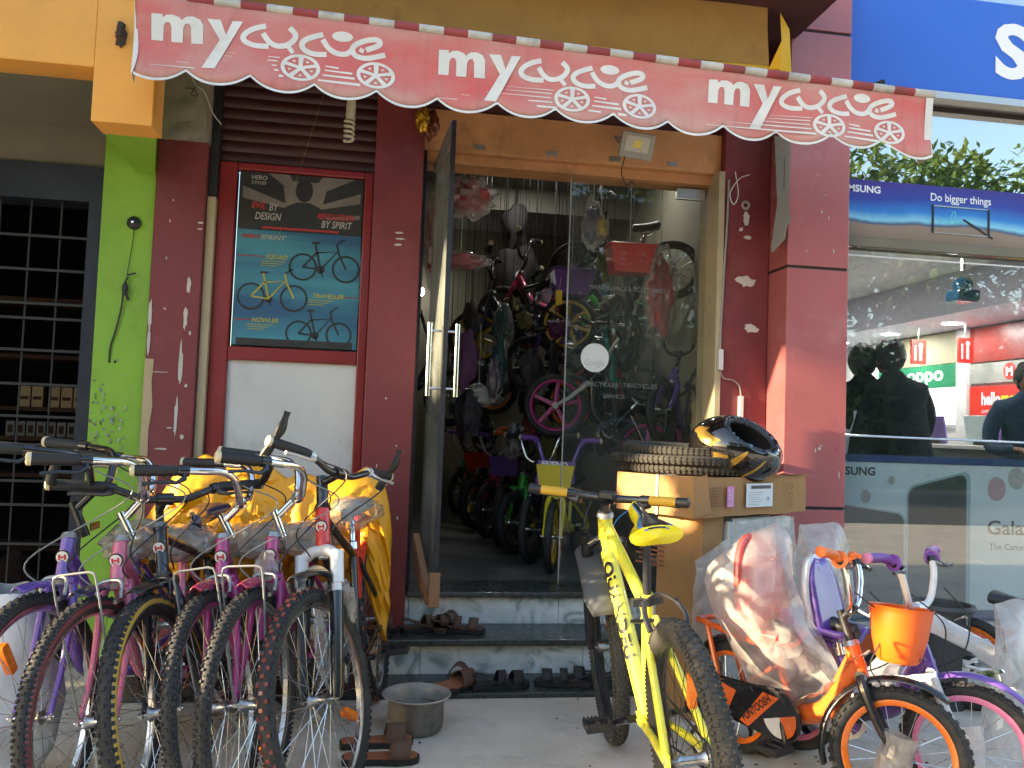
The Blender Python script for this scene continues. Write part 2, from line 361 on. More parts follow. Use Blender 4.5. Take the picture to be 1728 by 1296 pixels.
# red panel: frame, window, white board
for (x0, x1, z0, z1) in [(-.852, -.768, 0, 2.41), (-.152, -.107, 0, 2.41), (-.7675, -.1525, 2.375, 2.41), (-.7675, -.1525, 1.44, 1.505), (-.7675, -.1525, 0, .10)]:
    part('window_frame', 'red_frame', MB().bb(x0, x1, 4.165, 4.235, z0, z1), smooth=False, bevel=.006)
part('white_panel', 'white_board', MB().bb(-.7675, -.1525, 4.19, 4.21, .10, 1.44), smooth=False)
part('window_pane', 'clear_glass', MB().bb(-.7675, -.1525, 4.192, 4.198, 1.505, 2.375), smooth=False)
part('window_backing', 'black_plastic', MB().bb(-.7675, -.1525, 4.24, 4.25, 1.505, 2.375), smooth=False)
# door surround
part('lintel', 'wood_panel', MB().bb(.135, 1.735, 4.20, 4.40, 2.565, 2.78), smooth=False, bevel=.005)
part('lintel_shadow_board', 'wood_panel', MB().bb(.135, 1.70, 4.245, 4.40, 2.515, 2.5645), smooth=False)
for x in (.42, .80, 1.14, 1.46):
    b = MB(); b.bb(x-.03, x+.03, 4.195, 4.1995, 2.585, 2.61); part('bracket', 'aluminium', b, smooth=False)
part('shutter_box', 'slab_dark', MB().bb(-.105, 1.735, 4.22, 4.5, 2.78, 3.3), smooth=False)
part('jamb', 'beige_trim', MB().bb(1.70, 1.735, 4.14, 4.40, .0, 2.565), smooth=False, bevel=.004)
part('jamb', 'iron_dark', MB().bb(.135, .155, 4.22, 4.40, .346, 2.565), smooth=False)
# fixed glass, patch fittings
fx = part('fixed_pane', 'clear_glass', MB().bb(.935, 1.695, 4.295, 4.305, .35, 2.512), smooth=False)
part('pane_edge', 'aluminium', MB().bb(.928, .934, 4.292, 4.308, .35, 2.512), smooth=False)
part('patch_fitting', 'aluminium', MB().bb(1.52, 1.68, 4.285, 4.315, 2.44, 2.50), smooth=False, bevel=.003)
mat('frosted', (.20, .21, .20), .7, var=.1)
text('MAINTENANCE & ACCESSORIES', (1.05, 4.2935, 1.915), (1,0,0), (0,0,1), .024, 'frosted', fx, width=.42)
text('BICYCLES  TRICYCLES', (1.06, 4.2935, 1.395), (1,0,0), (0,0,1), .024, 'frosted', fx, width=.38)
text('SERVICE', (1.14, 4.2935, 1.335), (1,0,0), (0,0,1), .02, 'frosted', fx, width=.12)
st = MB(); k = 40
st.poly([(1.09+.077*math.cos(2*math.pi*i/k), 4.2925, 1.547+.077*math.sin(2*math.pi*i/k)) for i in range(k)], (0, -.001, 0))
st = tag(st.build('round_sticker', 'white_plastic', None, smooth=False), 'round white sticker on the shop glass', 'sticker')
mat('faint_grey', (.50, .50, .49), .7, var=.1)
text('Google', (1.035, 4.2905, 1.505), (1,0,0), (0,0,1), .034, 'faint_grey', st, width=.105)
# glass door swung outward, its free edge toward the street
dh = Vector((.205, 4.27, 0)); df = Vector((.245, 3.60, 0)); dd = (df-dh).normalized(); dn = Vector((-dd.y, dd.x, 0))
def along(t, n=0, z=0): p = dh+dd*t+dn*n; return (p.x, p.y, z)
L = (df-dh).length; rot = Matrix(((dd.x, dn.x, 0), (dd.y, dn.y, 0), (0, 0, 1)))
glass_mat('door_glass', (.93, .96, .945), 1.3, film=.22, fcol=(.50, .54, .50))  # heavy film is a pale haze mixed in to lighten the edge-on door
door = MB().box(along(L/2, 0, 1.465), (L-.03, .010, 2.08), rot).build('glass_door', 'door_glass', shop, smooth=False)
MB().box(along(L-.008, 0, 1.465), (.016, .020, 2.08), rot).build('door_edge', 'iron_dark', door, smooth=False)
MB().box(along(L/2, 0, .45), (L-.04, .026, .05), rot).build('bottom_rail', 'aluminium', door, smooth=False)
MB().box(along(L/2, 0, 2.485), (L-.04, .026, .05), rot).build('top_rail', 'aluminium', door, smooth=False)
for sgn in (-1, 1):
    b = MB().tube([along(L-.07, sgn*.062, 1.285), along(L-.07, sgn*.062, 1.61)], .0115, 12)
    for z in (1.32, 1.575): b.tube([along(L-.07, 0, z), along(L-.07, sgn*.062, z)], .006, 8)
    b.build('door_handle', 'steel', door)
# upper slab and wall
part('slab', 'slab_dark', MB().bb(-1.12, 2.02, 3.45, 4.6, 3.23, 3.5), smooth=False)
part('upper_wall', 'slab_dark', MB().bb(-1.12, 1.99, 4.45, 4.6, 3.0, 3.23), smooth=False)
# interior
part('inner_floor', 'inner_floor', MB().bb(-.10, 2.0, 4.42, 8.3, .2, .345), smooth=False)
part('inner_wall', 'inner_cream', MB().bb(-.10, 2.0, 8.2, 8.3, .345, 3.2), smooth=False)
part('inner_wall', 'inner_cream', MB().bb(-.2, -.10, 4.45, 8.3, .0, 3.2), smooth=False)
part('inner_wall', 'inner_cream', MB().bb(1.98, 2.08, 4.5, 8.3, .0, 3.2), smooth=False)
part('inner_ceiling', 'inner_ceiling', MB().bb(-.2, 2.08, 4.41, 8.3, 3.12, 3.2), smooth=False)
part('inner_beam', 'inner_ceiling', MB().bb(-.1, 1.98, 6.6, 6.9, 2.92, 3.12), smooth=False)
def downlight(loc, r=.05, power=0., m='lamp_glow', label='', group='', size=.1):
    t = empty('downlight', loc, label=label, cat='ceiling lamp', group=group)
    MB().lathe(loc, (0, 0, -1), [(r*1.25, 0), (r*1.25, .006), (r, .008)], 24).build('trim_ring', 'white_plastic', t)
    MB().lathe(loc, (0, 0, -1), [(r, .007), (0, .0075)], 24).build('lens', m, t)
    if power > 0:
        ld = bpy.data.lights.new('lamp', 'AREA'); ld.shape = 'DISK'; ld.size = r*2; ld.energy = power; ld.color = (1, .95, .86)
        lo = bpy.data.objects.new('lamp', ld); COL.objects.link(lo); lo.parent = t; lo.location = (0, 0, -.012)
    return t
for (x, y) in [(.95, 6.15), (1.62, 5.6)]:
    downlight((x, y, 3.118 if y < 6.6 else 2.918), .05, .8, label='small round ceiling lamp glowing inside the bicycle shop', group='ceiling lamps in the bicycle shop')
# bare bulb low on the left
bl = empty('light_bulb', (.27, 7.9, 2.42), label='lit white bulb on the far wall of the bicycle shop', cat='bulb')
MB().blob((.27, 7.9, 2.42), (.05, .05, .045), 10).build('bulb_glass', 'lamp_glow', bl); MB().tube([(.27, 7.9, 2.46), (.27, 7.9, 2.54)], .02, 10).build('socket', 'white_plastic', bl)

# ================================================================== left building: yellow beam, green column, iron grille
left = empty('grille_shop', (-2.2, 4.15, 0), label='closed shop front with orange beam, green column and iron grille', cat='building')
def lpart(name, m, b, **k): return b.build(name, m, left, **k)
lpart('beam', 'yellow_wall', MB().bb(-4.6, -1.188, 3.40, 3.55, 2.51, 4.2).bb(-1.188, -.96, 3.40, 3.55, 2.295, 4.2), smooth=False, bevel=.004)
lpart('soffit', 'grey_soffit', MB().bb(-4.6, -1.19, 3.5505, 4.22, 2.515, 2.6), smooth=False)
lpart('bracket_block', 'green_wall', MB().poly([(-1.187, 3.5505, 2.30), (-.985, 3.5505, 2.30), (-1.13, 4.10, 2.30), (-1.21, 4.10, 2.30)], (0, 0, .9)), smooth=False)
lpart('column', 'green_wall', MB().bb(-1.365, -1.126, 4.12, 4.5, 0, 2.514), smooth=False, bevel=.004)
lpart('upper_wall', 'grey_soffit', MB().bb(-4.6, -1.366, 4.16, 4.3, 2.32, 2.514), smooth=False)
lpart('lintel_band', 'blue_grey', MB().bb(-4.6, -1.366, 4.13, 4.3, 2.15, 2.3195), smooth=False)
lpart('roof', 'slab_dark', MB().bb(-4.6, -1.19, 4.2201, 5.6, 2.52, 2.9).bb(-4.8, -4.6, 3.5, 5.6, 0, 2.9), smooth=False)
lpart('grille_frame', 'blue_grey', MB().bb(-1.425, -1.366, 4.13, 4.25, 0, 2.15), smooth=False)
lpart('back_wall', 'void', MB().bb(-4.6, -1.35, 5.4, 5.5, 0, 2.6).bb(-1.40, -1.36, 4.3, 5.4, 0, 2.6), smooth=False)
for k in range(9):
    x = -1.56-.135*k; lpart('grille_bar', 'grille_iron', MB().tube([(x, 4.18, 0), (x, 4.18, 2.15)], .005, 6))
for z in (.12, .33, .54, .72, .83, 1.00, 1.13, 1.28, 1.44, 1.59, 1.66, 1.82, 1.98):
    lpart('grille_bar', 'grille_iron', MB().bb(-3.0, -1.425, 4.165, 4.172, z-.006, z+.006), smooth=False)
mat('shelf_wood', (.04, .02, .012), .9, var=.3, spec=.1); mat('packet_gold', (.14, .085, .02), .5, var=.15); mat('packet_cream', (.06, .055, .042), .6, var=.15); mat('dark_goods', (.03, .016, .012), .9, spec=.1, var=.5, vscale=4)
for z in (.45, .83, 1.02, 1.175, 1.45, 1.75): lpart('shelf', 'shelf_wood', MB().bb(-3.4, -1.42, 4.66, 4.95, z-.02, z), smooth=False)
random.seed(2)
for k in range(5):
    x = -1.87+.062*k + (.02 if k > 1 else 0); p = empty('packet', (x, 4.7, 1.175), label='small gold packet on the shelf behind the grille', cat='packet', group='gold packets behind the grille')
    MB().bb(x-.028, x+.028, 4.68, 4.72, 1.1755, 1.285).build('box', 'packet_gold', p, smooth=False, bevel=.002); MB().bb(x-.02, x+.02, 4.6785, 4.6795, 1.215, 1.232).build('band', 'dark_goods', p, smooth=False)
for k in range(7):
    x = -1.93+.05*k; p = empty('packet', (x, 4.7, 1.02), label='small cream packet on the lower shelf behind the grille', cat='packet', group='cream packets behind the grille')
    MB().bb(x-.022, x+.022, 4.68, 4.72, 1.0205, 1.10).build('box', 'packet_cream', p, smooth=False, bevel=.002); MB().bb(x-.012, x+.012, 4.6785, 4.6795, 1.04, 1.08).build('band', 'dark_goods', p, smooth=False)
# brown sacks / cloth low behind the grille
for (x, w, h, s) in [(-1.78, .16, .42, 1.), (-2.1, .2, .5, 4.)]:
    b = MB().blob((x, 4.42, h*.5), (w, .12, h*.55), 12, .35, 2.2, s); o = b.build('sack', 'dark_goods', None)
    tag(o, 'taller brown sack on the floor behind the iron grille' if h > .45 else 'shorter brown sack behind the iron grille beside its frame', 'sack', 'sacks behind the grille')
# wire, door bell and holes on the green column
bell = empty('door_bell', (-1.214, 4.12, 2.06), label='round black bell fixed to the green column', cat='bell')
MB().lathe((-1.214, 4.12, 2.06), (0, -1, 0), [(.03, 0), (.032, .012), (.026, .02), (.012, .026), (0, .027)], 20).build('body', 'black_plastic', bell)
MB().lathe((-1.214, 4.094, 2.06), (0, -1, 0), [(.007, 0), (.006, .004), (0, .005)], 12).build('screw', 'steel', bell)
wr = empty('wire', (-1.24, 4.11, 1.4), label='black wire with a taped knot hanging down the green column', cat='wire')
MB().tube(bezier([(-1.212, 4.112, 2.03), (-1.218, 4.11, 1.93), (-1.228, 4.108, 1.83), (-1.235, 4.108, 1.76)]), .0018, 5).build('thin_lead', 'black_plastic', wr)
MB().tube(bezier([(-1.225, 4.105, 1.80), (-1.238, 4.10, 1.76), (-1.245, 4.105, 1.66), (-1.265, 4.11, 1.55), (-1.285, 4.112, 1.47), (-1.288, 4.118, 1.40)]), .0045, 6).build('thick_lead', 'black_plastic', wr)
MB().blob((-1.232, 4.10, 1.74), (.014, .01, .03), 8, .5, 4., 3.).tube([(-1.225, 4.10, 1.81), (-1.19, 4.10, 1.82)], .004, 6).tube([(-1.232, 4.10, 1.73), (-1.215, 4.10, 1.69)], .006, 6).build('knot', 'black_plastic', wr)
for x in (-1.288, -1.262): lpart('drill_hole', 'joint_dark', MB().lathe((x, 4.1195, 1.40), (0, -1, 0), [(.007, 0), (0, .0006)], 10))
# scraps of silver foil stuck over column and grille frame
mat('foil', (.30, .32, .30), .45, metal=.85, var=.3, vscale=30)
b = MB(); rd = random.Random(12)
for k in range(70):
    t = rd.random(); x = -1.27+rd.uniform(-.085, .085)-.02*t; z = 1.32-.42*t+rd.gauss(0, .03); w = .002+.003*rd.random(); h = .004+.006*rd.random()
    if x > -1.14 or x < -1.40: continue
    q = Euler((rd.uniform(-.4, .4), rd.uniform(-1.2, 1.2), rd.uniform(-.5, .5))).to_matrix(); y = 4.116 if x > -1.365 else 4.126
    b.add([Vector((x, y-.003, z))+q @ Vector((sx*w, 0, sz*h)) for sx, sz in ((-1,-1),(1,-1),(1,1),(-1,1))], [(0,1,2,3)])
tag(b.build('foil_scraps', 'foil', None, smooth=False), 'scattered scraps of silver foil stuck on the green column', 'foil', kind='stuff')
# pipe stub with a soot stain on the yellow beam
pp = empty('pipe_stub', (-1.10, 3.40, 2.86), label='rusty pipe stub in the orange beam with a soot stain', cat='pipe')
mat('rust', (.07, .045, .03), .9, var=.4, vscale=20)
b = MB().tube([(-1.09, 3.45, 2.70), (-1.09, 3.37, 2.68), (-1.092, 3.36, 2.62)], .011, 10); b.build('pipe', 'rust', pp)
flake(-1.092, 2.64, .06, .10, 3.3988, 'rust', pp, 3, 'soot')
# ================================================================== awning with printed valance
def awning_mat():
    m = mat('awning_red', (.55, .10, .11), .75, var=0.0); n = m.node_tree.nodes; l = m.node_tree.links; b = n['Principled BSDF']
    tc = n.new('ShaderNodeTexCoord'); nz = n.new('ShaderNodeTexNoise'); nz.inputs['Scale'].default_value = 3.2; nz.inputs['Detail'].default_value = 6
    mp = n.new('ShaderNodeMapping'); mp.inputs['Scale'].default_value = (1, 1, 2.2); l.new(tc.outputs['Object'], mp.inputs[0]); l.new(mp.outputs[0], nz.inputs['Vector'])
    cr = n.new('ShaderNodeValToRGB'); e = cr.color_ramp.elements
    e[0].position = .30; e[0].color = (.60, .115, .115, 1); e[1].position = .72; e[1].color = (.55, .29, .26, 1)
    q = e.new(.5); q.color = (.57, .18, .17, 1)
    l.new(nz.outputs[0], cr.inputs[0])
    at = n.new('ShaderNodeAttribute'); at.attribute_name = 'wear'
    mm = n.new('ShaderNodeMix'); mm.data_type = 'RGBA'; mm.inputs[7].default_value = (.52, .36, .31, 1); l.new(at.outputs['Fac'], mm.inputs['Factor']); l.new(cr.outputs[0], mm.inputs[6])
    n3 = n.new('ShaderNodeTexNoise'); n3.inputs['Scale'].default_value = 9; n3.inputs['Detail'].default_value = 8; mp3 = n.new('ShaderNodeMapping'); mp3.inputs['Scale'].default_value = (3, 1, .35)
    l.new(tc.outputs['Object'], mp3.inputs[0]); l.new(mp3.outputs[0], n3.inputs['Vector'])
    mr = n.new('ShaderNodeMapRange'); mr.inputs[1].default_value = .55; mr.inputs[2].default_value = .75; mr.inputs[4].default_value = .35; l.new(n3.outputs[0], mr.inputs[0])
    m4 = n.new('ShaderNodeMix'); m4.data_type = 'RGBA'; m4.inputs[7].default_value = (.30, .11, .10, 1); l.new(mr.outputs[0], m4.inputs['Factor']); l.new(mm.outputs[2], m4.inputs[6])
    l.new(m4.outputs[2], b.inputs['Base Color'])
    n5 = n.new('ShaderNodeTexNoise'); n5.inputs['Scale'].default_value = 6; l.new(tc.outputs['Object'], n5.inputs['Vector'])
    bp = n.new('ShaderNodeBump'); bp.inputs['Strength'].default_value = .2; bp.inputs['Distance'].default_value = .02; l.new(n5.outputs[0], bp.inputs['Height']); l.new(bp.outputs[0], b.inputs['Normal'])
awning_mat()
mat('awning_white', (.70, .70, .68), .75, var=.12, vscale=8, dirt=(.45,.40,.36), damt=.4, dscale=7)
mat('stripe_red', (.30, .055, .06), .8, var=.3, vscale=9, dirt=(.10,.06,.05), damt=.5, dscale=8)
mat('stripe_white', (.50, .49, .45), .8, var=.3, vscale=9, dirt=(.16,.13,.10), damt=.6, dscale=8)
mat('yellow_tarp', (.80, .48, .03), .55, var=.15, vscale=3, dirt=(.26,.13,.03), damt=.35, dscale=3, bump=.1, bscale=8)
mat('brown_tarp', (.40, .24, .07), .7, var=.25, vscale=3, bump=.1, bscale=8, dirt=(.10,.06,.03), damt=.5)  # the yellow cloth's upper fold, the slab's shade put into its colour
AW0, AW1, AWT, NS = -.985, 2.27, 2.70, 13
CUSP = [-1.035+.2365*k for k in range(NS+2)]
def awt(x): return 2.728-.074*(x-AW0)/(AW1-AW0)
def awy(x, z):   # the hanging face: slightly bellied cloth
    t = (AWT-z)/.3
    return 3.20+.018*math.sin(t*2.6)+.010*math.sin(x*5.1+1)*t+.006*math.sin(x*13)*t+.006*noise.noise(Vector((x*4, z*6, 3)))
def awb(x):      # scalloped lower edge
    k = (x-CUSP[0])/.2365; f = k-math.floor(k)
    sag = 2.458-.018*math.sin((x-AW0)/(AW1-AW0)*math.pi)
    sag -= .016*max(0, (x-.6)/1.6)
    if x > 2.10: sag -= (x-2.10)*.30
    return sag-.048*(1-abs(2*f-1)**2.2)
awn = empty('awning', (.64, 3.2, 2.4), label='faded red scalloped awning with white cycle lettering over the shop front', cat='awning')
NX = 330; b = MB(); wear = []
xs = [AW0+(AW1-AW0)*i/NX for i in range(NX+1)]; NV = 12
for j in range(NV+1):
    for i, x in enumerate(xs):
        zb = awb(x)+.012; z = awt(x)+(zb-awt(x))*j/NV; b.v.append((x, awy(x, z), z))
        t = j/NV; w = max(0, (t-.72)/.28)**1.3*.75; w = max(w, max(0, (.16-t)/.16)*.6); wear.append(min(1, w*(.7+.6*noise.noise(Vector((x*3, z*7, 2))))))
for j in range(NV):
    for i in range(NX):
        b.f.append([j*(NX+1)+i, (j+1)*(NX+1)+i, (j+1)*(NX+1)+i+1, j*(NX+1)+i+1]); b.m.append(0)
val = b.build('valance', 'awning_red', awn); at = val.data.attributes.new('wear', 'FLOAT', 'POINT'); at.data.foreach_set('value', wear)
so = val.modifiers.new('cloth', 'SOLIDIFY'); so.thickness = .0015; so.offset = 1
b = MB()
for i in range(NX):
    x0, x1 = xs[i], xs[i+1]; q = []
    for x, dz in ((x0, .0), (x1, .0), (x1, .0105), (x0, .0105)):
        z = awb(x)+dz-.001; q.append((x, awy(x, z)-.003, z))
    b.add(q, [(0,1,2,3)])
b.build('white_hem', 'awning_white', val)
b = MB()   # white side return at the right end, rounded corner
b.sheet(lambda u, v: Vector((AW1-.022*u*0+.004, awy(AW1, AWT-.3*v)-.003+.10*u, awt(AW1)-(awt(AW1)-awb(AW1))*v)), 3, 8)
b.sheet(lambda u, v: Vector((AW1-.03+.034*u, awy(AW1, AWT-.3*v)-.004, awt(AW1)-.012-(awt(AW1)-.012-awb(AW1-.03+.03*u))*v)), 2, 10)
b.build('end_return', 'awning_white', awn); b = MB()
b.sheet(lambda u, v: Vector((AW0-.004-.02*v*u, awy(AW0, AWT-.3*v)+.10*u, awt(AW0)-(awt(AW0)-awb(AW0))*v)), 3, 8)
b.sheet(lambda u, v: Vector((AW0-.006+(.03*math.sin(v*3)*v)*u, awy(AW0, AWT-.3*v)-.004, awt(AW0)-.012-(awt(AW0)-.012-awb(AW0))*v)), 2, 10)
b.build('end_return', 'awning_white', awn)
# striped roll along the front bar: each stripe a band of its own
nst = 34; w = (AW1-AW0+.02)/nst
for k in range(nst):
    x0 = AW0-.01+k*w; rr = .017
    b = MB(); n = 10
    b.tube([(x0, 3.205, awt(x0)+.006), (x0+w, 3.205, awt(x0+w)+.006)], rr, 12)
    b.build('roll_stripe', 'stripe_white' if k % 2 else 'stripe_red', awn)
# cloth running back from the bar to the wall
for sd in (0,):
    b = MB(); b.sheet(lambda u, v: Vector((AW0+.02+(AW1-AW0-.04)*u, 3.215+.02*v+.2*v, awt(AW0+(AW1-AW0)*u)+.010-.03*math.sin(v*3.1)-.02*v)), 20, 6)
    b.build('roof_cloth', 'stripe_red', awn)
for x in (-.80, 2.05): MB().tube([(x, 3.22, AWT), (x, 4.12, 2.86)], .012, 8).build('arm', 'iron_dark', awn)
# the printed name, three times
LOGO_POLY = {'m': [(0.0, 0.159), (0.039, 0.161), (0.041, 0.149), (0.053, 0.159), (0.076, 0.162), (0.1, 0.155), (0.109, 0.146), (0.125, 0.159), (0.148, 0.163), (0.175, 0.154), (0.187, 0.134), (0.189, 0.064), (0.145, 0.064), (0.143, 0.123), (0.135, 0.136), (0.121, 0.132), (0.115, 0.118), (0.114, 0.064), (0.073, 0.064), (0.072, 0.117), (0.066, 0.133), (0.052, 0.133), (0.044, 0.12), (0.043, 0.065), (0.001, 0.065)],
 'y': [(0.201, 0.16), (0.249, 0.161), (0.271, 0.106), (0.293, 0.161), (0.331, 0.163), (0.237, -0.027), (0.188, -0.027), (0.249, 0.085)]}
LOGO_LINE = [[(0.416, 0.155), (0.378, 0.143), (0.347, 0.124), (0.334, 0.103), (0.346, 0.086), (0.381, 0.077), (0.429, 0.079)],
 [(0.406, 0.127), (0.428, 0.099), (0.458, 0.085), (0.494, 0.092), (0.52, 0.114), (0.525, 0.137), (0.503, 0.158)], [(0.496, 0.092), (0.52, 0.066)],
 [(0.63, 0.147), (0.594, 0.135), (0.562, 0.119), (0.551, 0.099), (0.567, 0.079), (0.603, 0.071), (0.645, 0.074)],
 [(0.628, 0.129), (0.65, 0.1), (0.682, 0.082), (0.718, 0.082), (0.739, 0.097)],
 [(0.794, 0.104), (0.839, 0.125), (0.846, 0.14), (0.826, 0.147), (0.783, 0.136), (0.75, 0.117), (0.742, 0.097), (0.758, 0.078), (0.792, 0.073), (0.829, 0.081), (0.868, 0.094)], [(0.769, 0.104), (0.786, 0.098)]]
LOGO_SPEED = [(0.283, 0.04, 0.472, 0.042, 0.0037), (0.272, 0.026, 0.464, 0.028, 0.005), (0.197, 0.01, 0.462, 0.01, 0.005), (0.094, -0.009, 0.469, -0.008, 0.0062), (-0.002, -0.029, 0.488, -0.029, 0.0087), (0.642, 0.027, 0.693, 0.024, 0.0075), (0.641, 0.01, 0.746, 0.007, 0.0087), (0.634, -0.01, 0.756, -0.012, 0.0099), (0.617, -0.032, 0.779, -0.035, 0.0112)]
def logo(x0, z0, kx):
    OFF = .0035
    def P(q, o=OFF): x = x0+q[0]*kx; z = z0+q[1]; return Vector((x, awy(x, z)-o, z))
    for key in ('m', 'y'):
        bm = bmesh.new(); f = bm.faces.new([bm.verts.new((q[0], q[1], 0)) for q in LOGO_POLY[key]]); bmesh.ops.triangulate(bm, faces=[f])
        bm.verts.index_update(); MB().add([P(v.co) for v in bm.verts], [[v.index for v in f.verts] for f in bm.faces]).build('letter', 'awning_white', val, smooth=False); bm.free()
    for ln in LOGO_LINE:
        pts = [(q.x, q.y) for q in bezier([(a[0], a[1], 0) for a in ln], 5)] if len(ln) > 2 else ln
        k = len(pts); l, r = [], []
        for i in range(k):
            a, c = pts[max(0, i-1)], pts[min(k-1, i+1)]; d = Vector((c[0]-a[0], c[1]-a[1])).normalized(); w = .0125 if len(ln) > 2 else .010
            l.append(P((pts[i][0]-d.y*w*.85, pts[i][1]+d.x*w*.8))); r.append(P((pts[i][0]+d.y*w*.85, pts[i][1]-d.x*w*.8)))
        MB().add(l+r, [(i, i+1, k+i+1, k+i) for i in range(k-1)]).build('letter', 'awning_white', val, smooth=False)
    MB().poly([P((.703+.040*math.cos(2*math.pi*i/24), .146+.019*math.sin(2*math.pi*i/24))) for i in range(24)]).build('dot', 'awning_white', val, smooth=False)
    b = MB()
    for (a, c, d, e, w) in LOGO_SPEED:
        b.add([P((a, c-w*.1)), P((d, e-w/2)), P((d, e+w/2)), P((a, c+w*.1 if a < .6 else c+w*.5))], [(0,1,2,3)])
    b.build('speed_lines', 'awning_white', val, smooth=False)
    for (cx, cz) in ((.55, .012), (.836, .010)):
        rx, rz = .074, .052; b = MB(); n = 60
        for i in range(n):      # rim
            a0, a1 = 2*math.pi*i/n, 2*math.pi*(i+1)/n
            b.add([P((cx+rx*r*math.cos(a), cz+rz*r*math.sin(a))) for r, a in ((1, a0), (1, a1), (.80, a1), (.80, a0))], [(0,1,2,3)])
        for s in range(5):      # spokes and the small triangles between them
            a = math.pi/2+s*2*math.pi/5; d = (math.cos(a), math.sin(a)); e = (-math.sin(a), math.cos(a))
            b.add([P((cx+rx*(d[0]*t+e[0]*w), cz+rz*(d[1]*t+e[1]*w)), OFF+.0004) for t, w in ((-.05, -.10), (.84, -.13), (.84, .13), (-.05, .10))], [(0,1,2,3)])
            a += math.pi/5; d = (math.cos(a), math.sin(a)); e = (-math.sin(a), math.cos(a))
            b.add([P((cx+rx*(d[0]*t+e[0]*w), cz+rz*(d[1]*t+e[1]*w)), OFF+.0004) for t, w in ((.46, 0), (.64, -.10), (.64, .10))], [(0,1,2)])
        b.build('wheel_emblem', 'awning_white', val, smooth=False)
logo(-.93, 2.498, 1.0); logo(.146, 2.476, .985); logo(1.262, 2.468, .975)
# yellow tarpaulin rolled over the old sign above the awning
tp = empty('yellow_tarpaulin', (.4, 3.8, 2.9), label='dull yellow tarpaulin folded along the wall above the red awning', cat='tarpaulin')
def tw(x, k): return .012*noise.noise(Vector((x*2.2, k, 5)))
b = MB(); prof = [(3.62, 2.72), (3.66, 2.86), (3.78, 2.985), (3.80, 3.0)]
b.sheet(lambda u, v: Vector((-1.1+2.98*u, 3.60+.19*v+tw(u*3, 1), 2.70+.29*v+tw(u*3, 2))), 60, 4); b.build('lower_fold', 'yellow_tarp', tp)
b = MB(); b.sheet(lambda u, v: Vector((-1.1+(2.90-.06*v)*u, 3.79-.10*v+tw(u*3, 1)+.03*math.sin(v*3)*noise.noise(Vector((u*9, v, 1))), 2.99+.24*v+tw(u*3, 2)*(1-v))), 60, 6); b.build('upper_fold', 'brown_tarp', tp)
b = MB(); b.add([(1.80, 3.68, 3.21), (1.80, 3.79, 2.98), (1.84, 3.75, 2.96), (1.89, 3.74, 3.02), (1.86, 3.70, 3.14), (1.88, 3.60, 2.70), (1.90, 3.74, 2.86), (1.82, 3.70, 3.08)], [(0,7,4),(7,1,2),(7,2,3),(7,3,4),(2,5,6),(2,6,3)])
b.build('end_fold', 'yellow_tarp', tp)

# ================================================================== fittings over the door
fl = empty('flood_light', (1.21, 4.0, 2.60), label='small square flood lamp hung at an angle over the shop door', cat='lamp')
q = Euler((R(20), R(8), R(-8))).to_matrix(); fc = Vector((1.205, 4.02, 2.615)); mat('lamp_grey', (.33, .32, .29), .5, var=.15); mat('lamp_face', (.50, .50, .44), .3, var=.1); mat('led_yellow', (.75, .62, .12), .4, var=.05)
MB().box(fc, (.17, .045, .13), q).build('housing', 'lamp_grey', fl, smooth=False, bevel=.006)
MB().box(fc+q @ Vector((0, -.024, .008)), (.12, .004, .075), q).build('lens', 'lamp_face', fl, smooth=False); MB().box(fc+q @ Vector((0, -.027, .008)), (.04, .003, .035), q).build('led', 'led_yellow', fl, smooth=False)
MB().tube([fc+Vector((-.09, .0, 0)), fc+Vector((-.09, .09, .07)), fc+Vector((.09, .09, .07)), fc+Vector((.09, 0, 0))], .006, 6).build('bracket', 'lamp_grey', fl)
MB().tube(bezier([fc+Vector((-.06, 0, -.06)), fc+Vector((-.07, .02, -.14)), fc+Vector((-.03, .05, -.19)), fc+Vector((0, .05, -.17)), fc+Vector((.02, .06, -.22))]), .003, 6).build('lead', 'black_plastic', fl)
cf = empty('spiral_bulb', (-.23, 3.98, 2.60), label='unlit white spiral bulb hanging under the awning', cat='bulb'); mat('bulb_white', (.58, .54, .42), .4, var=.1)
pts = [(-.23+.021*math.cos(t*.5), 3.98+.021*math.sin(t*.5), 2.605-.0019*t) for t in range(0, 58)]
MB().tube(pts, .0068, 8).build('spiral', 'bulb_white', cf); MB().tube([(-.228, 3.98, 2.60), (-.226, 3.98, 2.67), (-.225, 3.98, 2.72)], [.021, .023, .017], 14).build('base', 'bulb_white', cf); MB().tube([(-.225, 3.98, 2.72), (-.22, 4.0, 2.86)], .004, 6).build('flex', 'black_plastic', cf)
og = empty('festoon_ornament', (.137, 4.0, 2.62), label='crumpled gold foil ornament hanging beside the glass door', cat='ornament'); mat('gold_foil', (.62, .34, .03), .22, metal=.7, var=.35, vscale=18, bump=.6, bscale=40); mat('brown_foil', (.16, .05, .02), .3, metal=.4, var=.4, vscale=18, bump=.6)
MB().blob((.115, 3.98, 2.63), (.032, .03, .055), 12, .5, 2.6, 1.).build('gold_leaf', 'gold_foil', og); MB().blob((.16, 4.0, 2.62), (.035, .03, .07), 12, .5, 2.4, 7.).build('brown_leaf', 'brown_foil', og); MB().tube([(.14, 4.0, 2.68), (.14, 4.02, 2.80)], .002, 5).build('string', 'black_plastic', og)
lw = empty('loose_wire', (-.93, 4.0, 2.6), label='loose bare wire dangling from the broken plaster', cat='wire')
